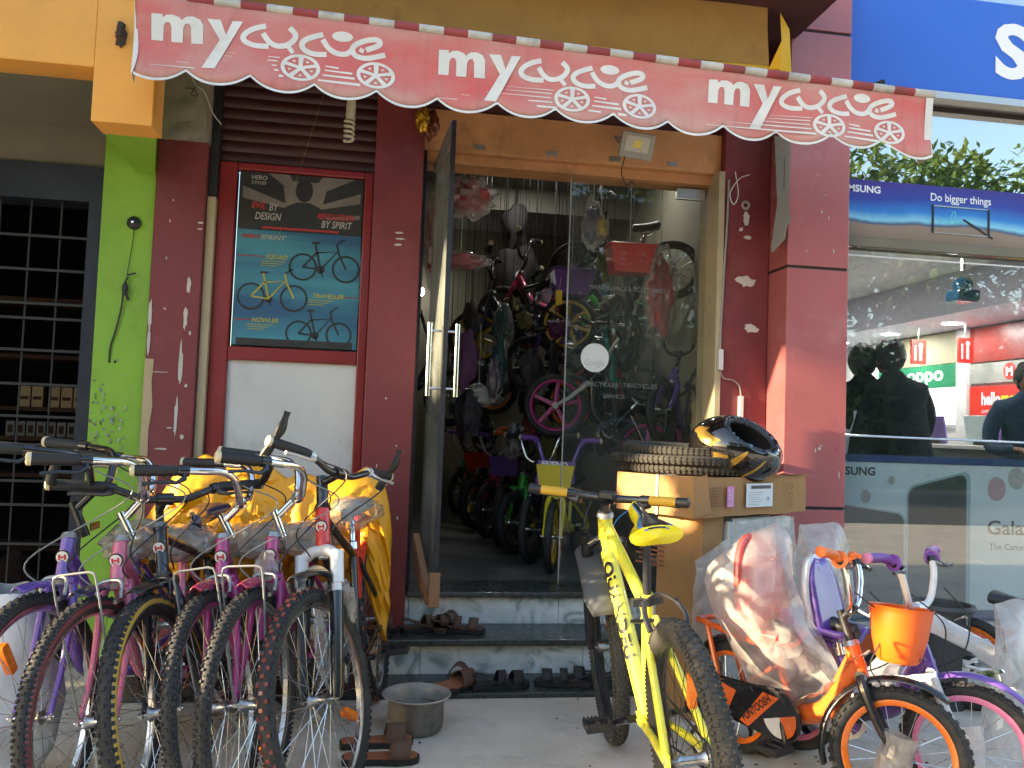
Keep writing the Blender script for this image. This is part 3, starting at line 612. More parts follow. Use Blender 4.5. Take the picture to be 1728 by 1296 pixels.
MB().tube(bezier([(-.98, 4.0, 2.78), (-.94, 3.98, 2.70), (-.90, 3.98, 2.67), (-.86, 3.99, 2.58), (-.82, 4.0, 2.53)]), .0022, 5).build('strand', 'white_plastic', lw); MB().tube(bezier([(-.99, 4.0, 2.69), (-.95, 3.98, 2.68), (-.93, 3.98, 2.65), (-.96, 3.99, 2.66), (-.94, 3.99, 2.70)]), .002, 5).build('loop', 'black_plastic', lw)
cd = empty('conduit', (1.73, 4.13, 1.6), label='grey conduit and switch running down the maroon wall beside the door', cat='conduit')
MB().tube(bezier([(1.755, 4.14, 2.52), (1.748, 4.138, 2.27), (1.735, 4.138, 1.95), (1.724, 4.138, 1.62)]), .006, 8).build('pipe', 'lamp_grey', cd)
MB().bb(1.712, 1.738, 4.115, 4.139, 1.50, 1.61).build('junction', 'white_plastic', cd, smooth=False, bevel=.004); MB().bb(1.835, 1.862, 4.13, 4.149, 1.255, 1.37).build('switch', 'white_plastic', cd, smooth=False, bevel=.004)
MB().tube(bezier([(1.725, 4.13, 1.50), (1.745, 4.13, 1.46), (1.80, 4.135, 1.45), (1.838, 4.138, 1.42), (1.848, 4.138, 1.37)]), .004, 6).build('lead', 'lamp_grey', cd)
hk = empty('coiled_cable', (1.83, 4.12, 2.45), label='coil of white cable on a hook on the maroon wall', cat='cable')
MB().tube(bezier([(1.78, 4.12, 2.56), (1.80, 4.12, 2.44), (1.77, 4.11, 2.38), (1.75, 4.11, 2.44), (1.80, 4.11, 2.52), (1.86, 4.12, 2.55)]), .003, 6).build('loop', 'white_plastic', hk); MB().lathe((1.845, 4.13, 2.385), (0, -1, 0), [(.022, 0), (.026, .006), (.018, .012), (.012, .006)], 18).build('ring', 'lamp_grey', hk)
mat('old_card', (.19, .16, .125), .9, var=.25, vscale=5, bump=.15); sb = MB()
sb.poly([(1.905, 3.93, 2.70), (1.99, 3.935, 2.70), (2.0, 3.94, 2.62), (1.995, 3.94, 2.35), (2.01, 3.94, 2.27), (1.985, 3.93, 2.24), (1.975, 3.93, 2.17), (1.90, 3.92, 2.09), (1.895, 3.92, 2.12), (1.925, 3.925, 2.35)], (0, .006, 0))
cs = tag(sb.build('cardboard_strip', 'old_card', None, smooth=False), 'torn grey cardboard strip hanging against the pink column', 'cardboard'); MB().bb(1.955, 1.958, 3.918, 3.9195, 2.42, 2.58).build('slot', 'joint_dark', cs, smooth=False)

# ================================================================== poster behind the window
mat('poster_dark', (.028, .026, .025), .45, var=.3, vscale=8); mat('poster_glow', (.20, .175, .15), .5, var=.3, vscale=6); mat('poster_grey', (.42, .41, .39), .5, var=.05); mat('poster_red', (.42, .03, .03), .5, var=.1); mat('poster_yellow', (.42, .40, .06), .5, var=.05); mat('poster_black', (.02, .022, .025), .5, var=.1)
def poster_blue():
    m = mat('poster_blue', (.02, .20, .36), .42, var=0.); n = m.node_tree.nodes; l = m.node_tree.links; b = n['Principled BSDF']; tc = n.new('ShaderNodeTexCoord')
    mp = n.new('ShaderNodeMapping'); mp.inputs['Scale'].default_value = (.6, 1, 4.5); l.new(tc.outputs['Object'], mp.inputs[0]); nz = n.new('ShaderNodeTexNoise'); nz.inputs['Scale'].default_value = 2; nz.inputs['Detail'].default_value = 5; l.new(mp.outputs[0], nz.inputs['Vector'])
    cr = n.new('ShaderNodeValToRGB'); e = cr.color_ramp.elements; e[0].position = .34; e[0].color = (.025, .10, .21, 1); e[1].position = .66; e[1].color = (.055, .26, .34, 1); l.new(nz.outputs[0], cr.inputs[0]); l.new(cr.outputs[0], b.inputs['Base Color'])
poster_blue()
po = empty('poster', (-.45, 4.19, 1.5), label='blue bicycle poster with a helmeted rider stuck on the red framed window', cat='poster')
PX0, PX1, PZ0, PZ1 = -.755, -.158, 1.515, 2.372; YP = 4.184
MB().bb(PX0, PX1, YP, YP+.002, PZ0, PZ1).build('sheet', 'poster_blue', po, smooth=False)
MB().bb(PX0, PX1, YP-.001, YP-.0002, 2.085, PZ1).build('dark_band', 'poster_dark', po, smooth=False); MB().bb(PX0+.02, PX1-.02, YP-.001, YP-.0002, PZ0, PZ0+.035).build('footer', 'poster_dark', po, smooth=False)
yy = YP-.0016
b = MB()
for sx, pts in ((1, [(-.445, 2.20), (-.17, 2.30), (-.17, 2.25), (-.44, 2.19)]), (1, [(-.44, 2.25), (-.20, 2.37), (-.36, 2.37)]), (1, [(-.46, 2.25), (-.62, 2.37), (-.52, 2.37)]), (1, [(-.46, 2.2), (-.74, 2.30), (-.74, 2.24), (-.47, 2.19)]), (1, [(-.40, 2.16), (-.17, 2.19), (-.17, 2.17), (-.40, 2.15)]), (1, [(-.55, 2.34), (-.33, 2.34), (-.36, 2.2), (-.53, 2.2)])):
    b.poly([(x, yy-.00012*len(b.f), z) for x, z in pts])
b.build('light_rays', 'poster_glow', po, smooth=False)
b = MB(); b.poly([(-.445+.042*math.cos(t), yy-.0012, 2.295+.058*math.sin(t)) for t in [2*math.pi*i/20 for i in range(20)]])
b.poly([(x, yy-.0013, z) for x, z in [(-.57, 2.10), (-.555, 2.19), (-.52, 2.215), (-.475, 2.235), (-.415, 2.235), (-.37, 2.215), (-.335, 2.19), (-.32, 2.10)]]); b.build('rider_shape', 'poster_black', po, smooth=False)
b = MB(); b.poly([(-.445+.030*math.cos(t), yy-.0017, 2.295+.018*math.sin(t)) for t in [2*math.pi*i/16 for i in range(16)]]); b.build('visor', 'poster_dark', po, smooth=False)
U, V = (1,0,0), (0,0,1)
text('HERO', (-.70, yy-.0019, 2.335), U, V, .020, 'poster_grey', po, bold=.02); text('CYCLES', (-.70, yy-.0019, 2.312), U, V, .014, 'poster_grey', po, bold=.02)
text('EVIL', (-.695, yy-.0019, 2.192), U, V, .030, 'poster_red', po, bold=.03, shear=.2, width=.07); text('BY', (-.61, yy-.0019, 2.185), U, V, .034, 'poster_grey', po, bold=.01, shear=.2, width=.045); text('DESIGN', (-.675, yy-.0019, 2.138), U, V, .034, 'poster_grey', po, bold=.015, shear=.2, width=.125)
text('REVOLUTION', (-.375, yy-.0019, 2.160), U, V, .028, 'poster_red', po, bold=.03, shear=.2, width=.18); text('BY SPIRIT', (-.355, yy-.0019, 2.118), U, V, .034, 'poster_grey', po, bold=.015, shear=.2, width=.15)
MB().bb(-.64, -.27, yy-.0019, yy, 2.094, 2.104).build('rule', 'poster_red', po, smooth=False)
text('HERO', (-.735, yy-.0019, 2.043), U, V, .018, 'poster_red', po, bold=.03, shear=.3, width=.09); text('SPRINT', (-.645, yy-.0019, 2.04), U, V, .022, 'poster_grey', po, bold=.02, shear=.3, width=.125)
for s, x, z, x0, x1 in (('SQUAD', -.615, 1.945, -.75, -.62), ('TRAVELLER', -.38, 1.765, -.27, -.165), ('HOWLER', -.665, 1.63, -.75, -.67)):
    text(s, (x, yy-.001, z), U, V, .021, 'poster_yellow', po, bold=.02, shear=.25); MB().bb(x0, x1, yy-.0008, yy, z+.008, z+.012).build('rule', 'poster_red', po, smooth=False)
    for j in range(3): MB().bb(x-.02, x+.10-.02*j, yy-.0008, yy, z-.014-.011*j, z-.011-.011*j).build('small_print', 'poster_yellow', po, smooth=False)
def flatbike(x, z, k, frame):
    def P(a, c, o=.001): return (x+a*k, yy-o, z+c*k)
    n = 36; K = (P(0, 0), (k, 0, 0), (0, 0, k))
    for cx in (0, 1.02):
        b = MB()
        for i in range(n):
            a0, a1 = 2*math.pi*i/n, 2*math.pi*(i+1)/n; b.add([P(cx+r*math.cos(a), r*math.sin(a)) for r, a in ((.335, a0), (.335, a1), (.285, a1), (.285, a0))], [(0,1,2,3)])
        b.build('wheel_print', 'poster_black', po, smooth=False)
    for nm, pts, w in (('pedal_print', [(.42, -.05), (.48, -.22)], .03), ('saddle_print', [(.19, .60), (.38, .61)], .05), ('bar_print', [(.80, .60), (.90, .70), (.98, .72)], .035)): MB().stroke(pts, w, *K).build(nm, 'poster_black', po, smooth=False)
    MB().poly([P(.42+.1*math.cos(t), -.04+.1*math.sin(t)) for t in [2*math.pi*i/16 for i in range(16)]]).build('chainring_print', 'poster_black', po, smooth=False)
    b = MB()
    for ln in ([(0, 0), (.42, -.04), (.80, .42), (.30, .36), (0, 0)], [(.42, -.04), (.27, .58)], [(.78, .60), (.84, .36), (1.02, 0)]): b.stroke(ln, .045, P(0, 0, .0014), (k,0,0), (0,0,k))
    b.build('frame_print', frame, po, smooth=False)
flatbike(-.435, 1.915, .205, 'poster_black'); flatbike(-.675, 1.755, .20, 'poster_yellow'); flatbike(-.44, 1.585, .19, 'poster_black')
b = MB(); b.add([(-.775+.0, 4.1915, 1.62), (-.763, 4.1915, 1.62), (-.760, 4.1915, 2.2), (-.772, 4.1915, 2.2)], [(0,1,2,3)])
# ================================================================== phone shop on the right
ph = empty('phone_shop', (3.6, 4.1, 0), label='bright phone shop with blue sign, big glass front and pink column', cat='building')
def hpart(name, m, b, parent=None, **k): return b.build(name, m, parent or ph, **k)
# pink column: separate cladding panels with dark joints
for (z0, z1) in [(0, .80), (.815, 2.03), (2.045, 3.275), (3.29, 4.3)]:
    hpart('cladding_panel', 'pink_panel', MB().bb(1.998, 2.335, 3.95, 4.30, z0, z1), smooth=False, bevel=.003)
hpart('joint', 'joint_dark', MB().bb(2.004, 2.33, 3.956, 4.28, 0, 4.3), smooth=False)
rdm = random.Random(4)
for i, (x, z, w, h) in enumerate([(2.19, 1.11, .02, .02), (2.17, 1.10, .01, .03), (2.2, 1.125, .03, .006), (2.30, .98, .006, .05), (2.18, 2.33, .012, .02), (2.22, 2.30, .008, .03), (2.2, 2.42, .01, .01), (2.25, 2.13, .008, .03), (2.1, 2.12, .006, .02), (2.17, 3.42, .01, .07), (2.15, 2.52, .006, .01)]):
    flake(x, z, w, h, 3.9498, parent=ph, seed=80+i, name='paint_chip')
# sign
sg = hpart('sign_board', 'sign_blue', MB().bb(2.36, 6.5, 4.02, 4.10, 3.06, 3.60), smooth=False, bevel=.004)
text('SAMSUNG', (3.225, 4.0175, 3.19), U, V, .285, 'sign_white', sg, bold=.035, width=2.1)
hpart('sign_lip', 'aluminium', MB().bb(2.34, 6.5, 4.0, 4.12, 3.02, 3.058), smooth=False)
hpart('sign_shadow_box', 'joint_dark', MB().bb(2.34, 6.5, 4.11, 4.4, 3.0, 3.6), smooth=False)
# top storey glass above the sign
hpart('upper_glass', 'mirror_glass', MB().bb(2.34, 6.5, 4.14, 4.15, 3.602, 5.0), smooth=False); hpart('upper_backing', 'blue_grey', MB().bb(2.34, 6.5, 4.2, 4.3, 3.61, 5.0), smooth=False)
# transom glass, banner, main glass
hpart('transom_glass', 'mirror_glass', MB().bb(2.34, 6.5, 4.12, 4.13, 2.57, 3.0), smooth=False)
mat('transom_back', (.05, .09, .085), .7, var=.2); hpart('transom_backing', 'transom_back', MB().bb(2.34, 6.5, 4.19, 4.22, 2.30, 3.0), smooth=False)
def banner_mat():
    m = mat('banner_print', (.03, .1, .4), .5, var=0.); n = m.node_tree.nodes; l = m.node_tree.links; b = n['Principled BSDF']; tc = n.new('ShaderNodeTexCoord')
    sp = n.new('ShaderNodeSeparateXYZ'); l.new(tc.outputs['Object'], sp.inputs[0]); nz = n.new('ShaderNodeTexNoise'); nz.inputs['Scale'].default_value = 3; nz.inputs['Detail'].default_value = 6; l.new(tc.outputs['Object'], nz.inputs['Vector'])
    ma = n.new('ShaderNodeMath'); ma.operation = 'MULTIPLY_ADD'; ma.inputs[1].default_value = .09; l.new(nz.outputs[0], ma.inputs[0]); l.new(sp.outputs[2], ma.inputs[2])
    mr = n.new('ShaderNodeMapRange'); mr.inputs[1].default_value = 2.25+.045; mr.inputs[2].default_value = 2.565+.045; l.new(ma.outputs[0], mr.inputs[0])
    cr = n.new('ShaderNodeValToRGB'); e = cr.color_ramp.elements; e[0].position = 0; e[0].color = (.22, .16, .11, 1); e[1].position = 1; e[1].color = (.045, .03, .24, 1)
    for p, c in ((.26, (.30, .22, .16, 1)), (.30, (.06, .10, .20, 1)), (.36, (.25, .62, .80, 1)), (.50, (.03, .22, .62, 1)), (.72, (.03, .05, .34, 1))): q = e.new(p); q.color = c
    l.new(mr.outputs[0], cr.inputs[0]); l.new(cr.outputs[0], b.inputs['Base Color'])
banner_mat()
bn = hpart('banner', 'banner_print', MB().bb(2.34, 6.5, 4.085, 4.09, 2.25, 2.565), smooth=False)
text('SAMSUNG', (2.34, 4.0835, 2.497), U, V, .036, 'sign_white', bn, bold=.03, width=.255); text('Do bigger things', (2.893, 4.0835, 2.482), U, V, .042, 'sign_white', bn, bold=.01, width=.365)
for (x0, x1, z0, z1) in ((2.90, 2.912, 2.305, 2.46), (3.238, 3.25, 2.30, 2.455), (2.912, 3.238, 2.452, 2.458), (2.912, 3.238, 2.304, 2.310)):
    MB().bb(x0, x1, 4.0815, 4.0845, z0, z1).build('tablet_frame', 'aluminium' if x1-x0 > .1 else 'black_plastic', bn, smooth=False)
mat('neon_cyan', (.10, .62, .70), .5, var=.05); b = MB(); b.stroke([(2.95, 2.36), (2.96, 2.385), (2.985, 2.385), (2.99, 2.36), (3.01, 2.37), (3.015, 2.40), (3.03, 2.43), (3.04, 2.43), (3.04, 2.37), (3.06, 2.37), (3.075, 2.385), (3.09, 2.37)], .006, (0, 4.083, 0), U, V); b.build('scribble', 'neon_cyan', bn, smooth=False)
b = MB(); b.stroke([(3.09, 2.39), (3.27, 2.295)], .012, (0, 4.0825, 0), U, V); b.build('pen', 'black_plastic', bn, smooth=False)
hpart('banner_ledge', 'grey_soffit', MB().bb(2.34, 6.5, 4.075, 4.18, 2.20, 2.2495), smooth=False, bevel=.003)
mg = hpart('main_glass', 'shop_glass', MB().bb(2.34, 6.5, 4.10, 4.11, .215, 2.1995), smooth=False)
hpart('sill', 'aluminium', MB().bb(2.34, 6.5, 4.06, 4.20, .175, .2145), smooth=False)
mat('orange_strip', (.60, .10, .02), .5, var=.1); os_ = hpart('brand_strip', 'orange_strip', MB().bb(2.34, 6.5, 4.065, 4.09, .05, .1745), smooth=False)
text('mi', (3.20, 4.0635, .095), U, V, .045, 'sign_white', os_, bold=.02); MB().bb(2.34, 6.5, 4.07, 4.2, -.02, .0495).build('base', 'joint_dark', ph, smooth=False)
hpart('film_strip', 'white_plastic', MB().bb(2.34, 6.5, 4.0975, 4.0995, 2.150, 2.158), smooth=False); hpart('rail', 'steel', MB().tube([(2.34, 4.09, 1.185), (6.5, 4.09, 1.165)], .006, 8))
# lower window poster, its print in flat pieces
mat('poster_pale', (.62, .74, .76), .45, var=.12, vscale=1.5); mat('print_dark', (.05, .06, .065), .5, var=.2); mat('phone_face', (.03, .065, .085), .35, var=.25, vscale=4); mat('phone_dark', (.05, .058, .056), .35, var=.4, vscale=3); mat('phone_edge', (.30, .44, .46), .4, var=.1); mat('strip_blue', (.02, .06, .20), .4, var=.1); mat('pale_dot', (.42, .42, .40), .5, var=.1); mat('pink_dot', (.50, .34, .38), .5, var=.1)
wp = hpart('window_poster', 'poster_pale', MB().bb(2.34, 6.5, 4.13, 4.133, .22, 1.045), smooth=False); hpart('poster_header', 'strip_blue', MB().bb(2.34, 6.5, 4.125, 4.134, 1.045, 1.085), smooth=False); hpart('poster_footer', 'strip_blue', MB().bb(2.34, 6.5, 4.125, 4.134, .216, .262), smooth=False)
y0 = 4.1285
text('SAMSUNG', (2.315, y0, .975), U, V, .042, 'print_dark', wp, bold=.03, width=.30); text('Galaxy', (3.285, y0, .672), U, V, .075, 'print_dark', wp, bold=.015, width=.34); text('The Camera. Reimagined.', (3.297, y0, .588), U, V, .034, 'print_dark', wp)
def rr(x0, x1, z0, z1, r, y, sk=0.):
    pts = []
    for cx, cz, a0 in ((x1-r, z1-r, 0), (x0+r, z1-r, 90), (x0+r, z0+r, 180), (x1-r, z0+r, 270)):
        for k in range(6): a = R(a0+18*k); x = cx+r*math.cos(a); pts.append((x, y, cz+r*math.sin(a)+sk*(x-x0)))
    return pts
for nm, m, args in (('phone_print', 'phone_edge', (2.34, 2.80, .10, .83, .05, y0, -.12)), ('phone_print', 'phone_face', (2.35, 2.785, .10, .82, .045, y0-.0008, -.12)), ('phone_print', 'phone_edge', (2.80, 3.18, .12, .92, .05, y0-.0016, .26)), ('phone_print', 'phone_dark', (2.81, 3.155, .12, .91, .045, y0-.0024, .26)), ('camera_print', 'print_dark', (2.585, 2.625, .45, .68, .015, y0-.0032, 0))):
    MB().poly(rr(*args)).build(nm, m, wp, smooth=False)
for x, z, r, m in ((2.56, .86, .03, 'pale_dot'), (2.71, .95, .02, 'pale_dot'), (3.34, .92, .055, 'pink_dot'), (3.46, .98, .05, 'pale_dot'), (3.56, .9, .05, 'pale_dot')):
    MB().poly([(x+r*math.cos(t), y0-.0008, z+r*1.2*math.sin(t)) for t in [2*math.pi*i/20 for i in range(20)]]).build('light_spot', m, wp, smooth=False)
b = MB(); b.stroke([(3.22, .53), (3.29, .50)], .006, (0, y0-.001, 0), U, V); b.build('scratch', 'sign_white', wp, smooth=False)
# interior
hpart('shop_floor', 'phone_floor', MB().bb(2.34, 5.6, 4.3, 10.4, .0, .1), smooth=False)
hpart('side_wall', 'phone_white', MB().bb(5.5, 5.6, 4.3, 10.4, .1, 2.7), smooth=False); hpart('back_wall', 'phone_white', MB().bb(2.3, 5.5, 10.3, 10.4, .1, 2.7), smooth=False); hpart('side_wall', 'phone_white', MB().bb(2.25, 2.33, 4.4, 10.4, .1, 2.7), smooth=False)
hpart('ceiling', 'phone_white', MB().bb(2.3, 5.6, 4.25, 10.4, 2.62, 2.7), smooth=False); mat('bulkhead', (.50, .49, .56), .6, var=.05); hpart('bulkhead', 'bulkhead', MB().bb(4.75, 5.5, 4.5, 10.3, 2.27, 2.62), smooth=False)
mat('lamp_cool', (.9, .9, .9), .4, var=0, emit=(.93, .96, 1), estr=10)
for y in (4.9, 5.9, 6.9, 7.85, 8.8): downlight((5.12, y, 2.269), .085, 5, 'lamp_cool', 'round white ceiling lamp in the phone shop bulkhead', 'ceiling lamps in the phone shop')
for y in (5.6, 7.6): downlight((3.6, y, 2.619), .085, 3.5, 'lamp_cool', 'round white lamp in the high ceiling of the phone shop', 'high ceiling lamps in the phone shop')
mat('oppo_green', (.012, .17, .075), .4, var=.05); mat('lit_white', (.85, .85, .85), .5, var=0, emit=(.95, .97, 1), estr=.75); mat('moto_red', (.62, .03, .02), .4, var=.1, vscale=2); mat('moto_grey', (.26, .27, .25), .4, var=.2, vscale=3); mat('dim_red', (.20, .02, .015), .4, var=.25, vscale=3); mat('letter_yellow', (.80, .62, .01), .5, var=.03); mat('wall_olive', (.30, .28, .17), .6, var=.1)
UW, VW = (0, -1, 0), (0, 0, 1)    # writing on the side wall runs toward the street
def wallbox(name, m, y0, y1, z0, z1, x=5.5, d=.03): return hpart(name, m, MB().bb(x-d, x-.001, y0, y1, z0, z1), smooth=False)
wallbox('olive_panel', 'wall_olive', 7.28, 8.6, 1.95, 2.26)
ob = wallbox('green_board', 'oppo_green', 7.28, 8.6, 1.715, 1.945); text('oppo', (5.468, 8.08, 1.79), UW, VW, .14, 'sign_white', ob, bold=.02, width=.58)
wallbox('light_panel', 'lit_white', 7.28, 8.6, 1.35, 1.71); wallbox('wall_post', 'phone_white', 7.13, 7.275, .1, 2.26, d=.06)
wallbox('dim_board', 'dim_red', 6.0, 7.12, 1.93, 2.25); mb_ = wallbox('grey_board', 'moto_grey', 6.0, 7.12, 1.73, 1.915)
b = MB().poly([(5.467, 6.61+.075*math.cos(t), 1.825+.075*math.sin(t)) for t in [2*math.pi*i/24 for i in range(24)]]); b.build('emblem', 'moto_red', mb_, smooth=False); text('M', (5.464, 6.65, 1.785), UW, VW, .075, 'sign_white', mb_, bold=.03, width=.08); text('moto', (5.466, 6.51, 1.78), UW, VW, .09, 'sign_white', mb_, width=.33)
rb = wallbox('red_board', 'moto_red', 5.9, 7.12, 1.37, 1.70); text('hello', (5.468, 6.96, 1.53), UW, VW, .11, 'sign_white', rb, bold=.03, width=.24); text('moto', (5.468, 6.71, 1.53), UW, VW, .11, 'letter_yellow', rb, bold=.03, width=.28); text('come experience the', (5.468, 6.96, 1.455), UW, VW, .038, 'sign_white', rb, width=.46)
mat('purple_print', (.16, .10, .35), .4, var=.4, vscale=6); wallbox('purple_board', 'purple_print', 5.9, 6.9, .95, 1.34)
# hanging red signs
for (x, y, s) in ((5.0, 7.22, 1.), (5.25, 6.9, 1.)):
    h = empty('hanging_sign', (x, y, 2.02), label='small red hanging sign on a rod beside the %s' % ('green brand board' if y > 7 else 'dark red wall board'), cat='sign')
    MB().bb(x-.075, x+.075, y-.012, y+.012, 1.905, 2.135).build('panel', 'moto_red', h, smooth=False); MB().tube([(x, y, 2.135), (x, y, 2.27)], .005, 6).build('rod', 'steel', h)
    MB().bb(x-.045, x-.03, y-.014, y-.0125, 1.94, 2.08).bb(x+.005, x+.03, y-.014, y-.0125, 1.94, 2.06).poly([(x+.018+.022*math.cos(t), y-.0135, 2.085+.022*math.sin(t)) for t in [2*math.pi*i/14 for i in range(14)]]).build('mark', 'sign_white', h, smooth=False)
# counter with display phones
mat('counter_dark', (.05, .06, .06), .4, var=.2)
ct = empty('display_counter', (4.6, 6.4, .1), label='long dark display counter along the phone shop wall', cat='counter')
MB().bb(4.35, 5.0, 5.0, 9.2, .1, 1.12).build('body', 'counter_dark', ct, smooth=False, bevel=.005); MB().bb(4.33, 5.02, 4.98, 9.22, 1.121, 1.15).build('top', 'phone_white', ct, smooth=False, bevel=.004)
for (x, y, m) in ((4.45, 6.2, 'purple_print'), (4.45, 5.7, 'poster_pale'), (4.45, 7.3, 'counter_dark')):
    d = empty('display_card', (x, y, 1.15), label={'purple_print': 'purple phone display card on the dark counter', 'poster_pale': 'pale blue display card on the dark counter', 'counter_dark': 'black monitor back on the dark counter'}[m], cat='display')
    MB().box((x, y, 1.27), (.015, .26, .22), Euler((0, -.15, 0)).to_matrix()).build('card', m, d, smooth=False); MB().box((x+.03, y, 1.17), (.06, .1, .03)).build('foot', 'black_plastic', d, smooth=False)
mat('cup_white', (.75, .75, .78), .4, var=.05)
cu = empty('white_box', (2.62, 4.5, 1.06), label='small white open carton on the ledge behind the phone shop glass', cat='box')
MB().poly([(2.52, 4.45, 1.06), (2.64, 4.45, 1.06), (2.66, 4.45, 1.22), (2.50, 4.45, 1.22)], (0, .1, 0)).build('body', 'cup_white', cu, smooth=False); MB().poly([(2.65, 4.45, 1.2), (2.66, 4.45, 1.2), (2.70, 4.45, 1.33), (2.68, 4.45, 1.33), (2.68, 4.45, 1.27)], (0, .004, 0)).build('flap', 'cup_white', cu, smooth=False)
hpart('ledge', 'counter_dark', MB().bb(2.34, 6.4, 4.2, 4.62, 1.02, 1.06), smooth=False)
# dome camera under the ceiling
dc = empty('dome_camera', (4.2, 5.55, 2.45), label='dark blue dome lamp hanging under the phone shop ceiling', cat='camera'); mat('dome_blue', (.01, .06, .12), .12, var=.3)
MB().blob((4.2, 5.55, 2.33), (.07, .07, .075), 12).build('dome', 'dome_blue', dc); MB().bb(4.11, 4.29, 5.47, 5.63, 2.21, 2.30).build('housing', 'dome_blue', dc, smooth=False, bevel=.02); MB().tube([(4.2, 5.55, 2.45), (4.2, 5.55, 2.62)], .015, 8).build('rod', 'steel', dc)

# ---------------------------------------------------------------- people seen from behind
mat('jacket_navy', (.014, .014, .026), .9, spec=.1, var=.3, vscale=14, bump=.3, bscale=40); mat('jacket_black', (.009, .010, .011), .9, spec=.1, var=.3, vscale=14, bump=.3, bscale=40); mat('coat_blue', (.015, .05, .11), .8, var=.3, vscale=10, bump=.2); mat('trousers', (.02, .02, .024), .9, var=.2); mat('hair', (.006, .006, .007), .6, var=.2, bump=.6, bscale=90); mat('skin', (.26, .13, .08), .55, var=.1)
def skin_body(name, chains, m, parent, sub=2):
    """chains: list of [(pos, radius), ...]; chains share vertices at equal positions"""
    vs, rad, es, idx = [], [], [], {}
    for ch in chains:
        last = None
        for p, r in ch:
            k = tuple(round(a, 4) for a in p)
            if k not in idx: idx[k] = len(vs); vs.append(p); rad.append(r)
            if last is not None: es.append((last, idx[k]))
            last = idx[k]
    me = bpy.data.meshes.new(name); me.from_pydata(vs, es, []); o = bpy.data.objects.new(name, me); COL.objects.link(o); o.modifiers.new('skin', 'SKIN').use_smooth_shade = True
    for i, sv in enumerate(me.skin_vertices[0].data):
        rr_ = rad[i]; sv.radius = rr_ if isinstance(rr_, tuple) else (rr_, rr_); sv.use_root = (i == 0)
    s = o.modifiers.new('sub', 'SUBSURF'); s.levels = s.render_levels = sub
    dg = bpy.context.evaluated_depsgraph_get(); ev = o.evaluated_get(dg); nm = bpy.data.meshes.new_from_object(ev); bpy.data.objects.remove(o)
    nm.materials.clear(); nm.materials.append(MATS[m]); nm.polygons.foreach_set('use_smooth', [True]*len(nm.polygons))
    ob = bpy.data.objects.new(name, nm); COL.objects.link(ob); ob.parent = parent; return ob
def person(x, y, z0, rz, s, jacket, label, lean=.12, hd=(0, 0)):
    t = empty('person', (x, y, z0), (0, 0, rz), label, 'person', local=True); t.scale = (s, s, s)
    # facing +y locally; arms bent forward to rest on the counter
    hip = (0, 0, .95); ch = [[(hip, (.165, .115)), ((0, .02, 1.10), (.155, .11)), ((0, .05+lean*.4, 1.28), (.18, .125)), ((0, .06+lean*.8, 1.42), (.15, .10)), ((0, .07+lean, 1.50), (.085, .075)), ((0, .08+lean, 1.57), .07)]]
    for sx in (-1, 1):
        ch.append([((0, .06+lean*.8, 1.42), (.15, .10)), ((sx*.17, .05+lean*.8, 1.42), .078), ((sx*.235, .06+lean*.6, 1.27), .064), ((sx*.245, .10+lean*.6, 1.13), .055), ((sx*.20, .24+lean*.6, 1.10), .046), ((sx*.13, .34+lean*.6, 1.12), .036)])
        ch.append([(hip, (.165, .115)), ((sx*.095, 0, .86), .098), ((sx*.10, .01, .5), .065), ((sx*.10, -.02, .12), .045), ((sx*.10, .0, .05), .045), ((sx*.105, .13, .035), .035)])
    body = skin_body('body', ch, jacket, t)
    hc = Vector((hd[0], .09+lean+hd[1], 1.635))
    MB().blob(hc, (.075, .095, .112), 14, .05, 2., 1.).blob(hc+Vector((0, .10, -.02)), (.014, .02, .022), 8).blob(hc+Vector((-.078, 0, -.01)), (.012, .025, .035), 8).blob(hc+Vector((.078, 0, -.01)), (.012, .025, .035), 8).build('head', 'skin', t)
    MB().blob(hc+Vector((0, -.018, .022)), (.096, .105, .120), 16, .14, 4., x).build('hair', 'hair', t)
    for sx in (-1, 1):
        w = Vector((sx*.13, .34+lean*.6, 1.12)); f = Vector((-sx*.55, .80, -.12)).normalized(); sd = f.cross(Vector((0, 0, 1))).normalized()
        hs = [[(tuple(w), .026), (tuple(w+f*.05), (.035, .016))]]
        for k, (o, ln) in enumerate(((-.028, .062), (-.010, .075), (.010, .07), (.028, .055))):
            b0 = w+f*.085+sd*o; hs.append([(tuple(w+f*.05), (.035, .016)), (tuple(b0), .010), (tuple(b0+f*ln*.5+Vector((0, 0, -.006))), .0085), (tuple(b0+f*ln+Vector((0, 0, -.02))), .007)])
        th = w+f*.03+sd*(.035*sx); hs.append([(tuple(w+f*.05), (.035, .016)), (tuple(th+f*.03+sd*.012*sx), .010), (tuple(th+f*.065+sd*.014*sx), .008)])
        skin_body('hand', hs, 'skin', t, 1)
    return t
person(3.16, 5.02, .1, R(-12), .97, 'jacket_black', 'person in a black top with dark hair leaning at the phone counter', hd=(.0, .02))
person(3.37, 4.92, .1, R(6), .985, 'jacket_navy', 'person in a dark navy jacket seen from behind in the phone shop', hd=(-.02, 0))
person(4.45, 5.25, .1, R(150), .93, 'coat_blue', 'person in a blue coat standing beside the red phone board', hd=(0, 0))

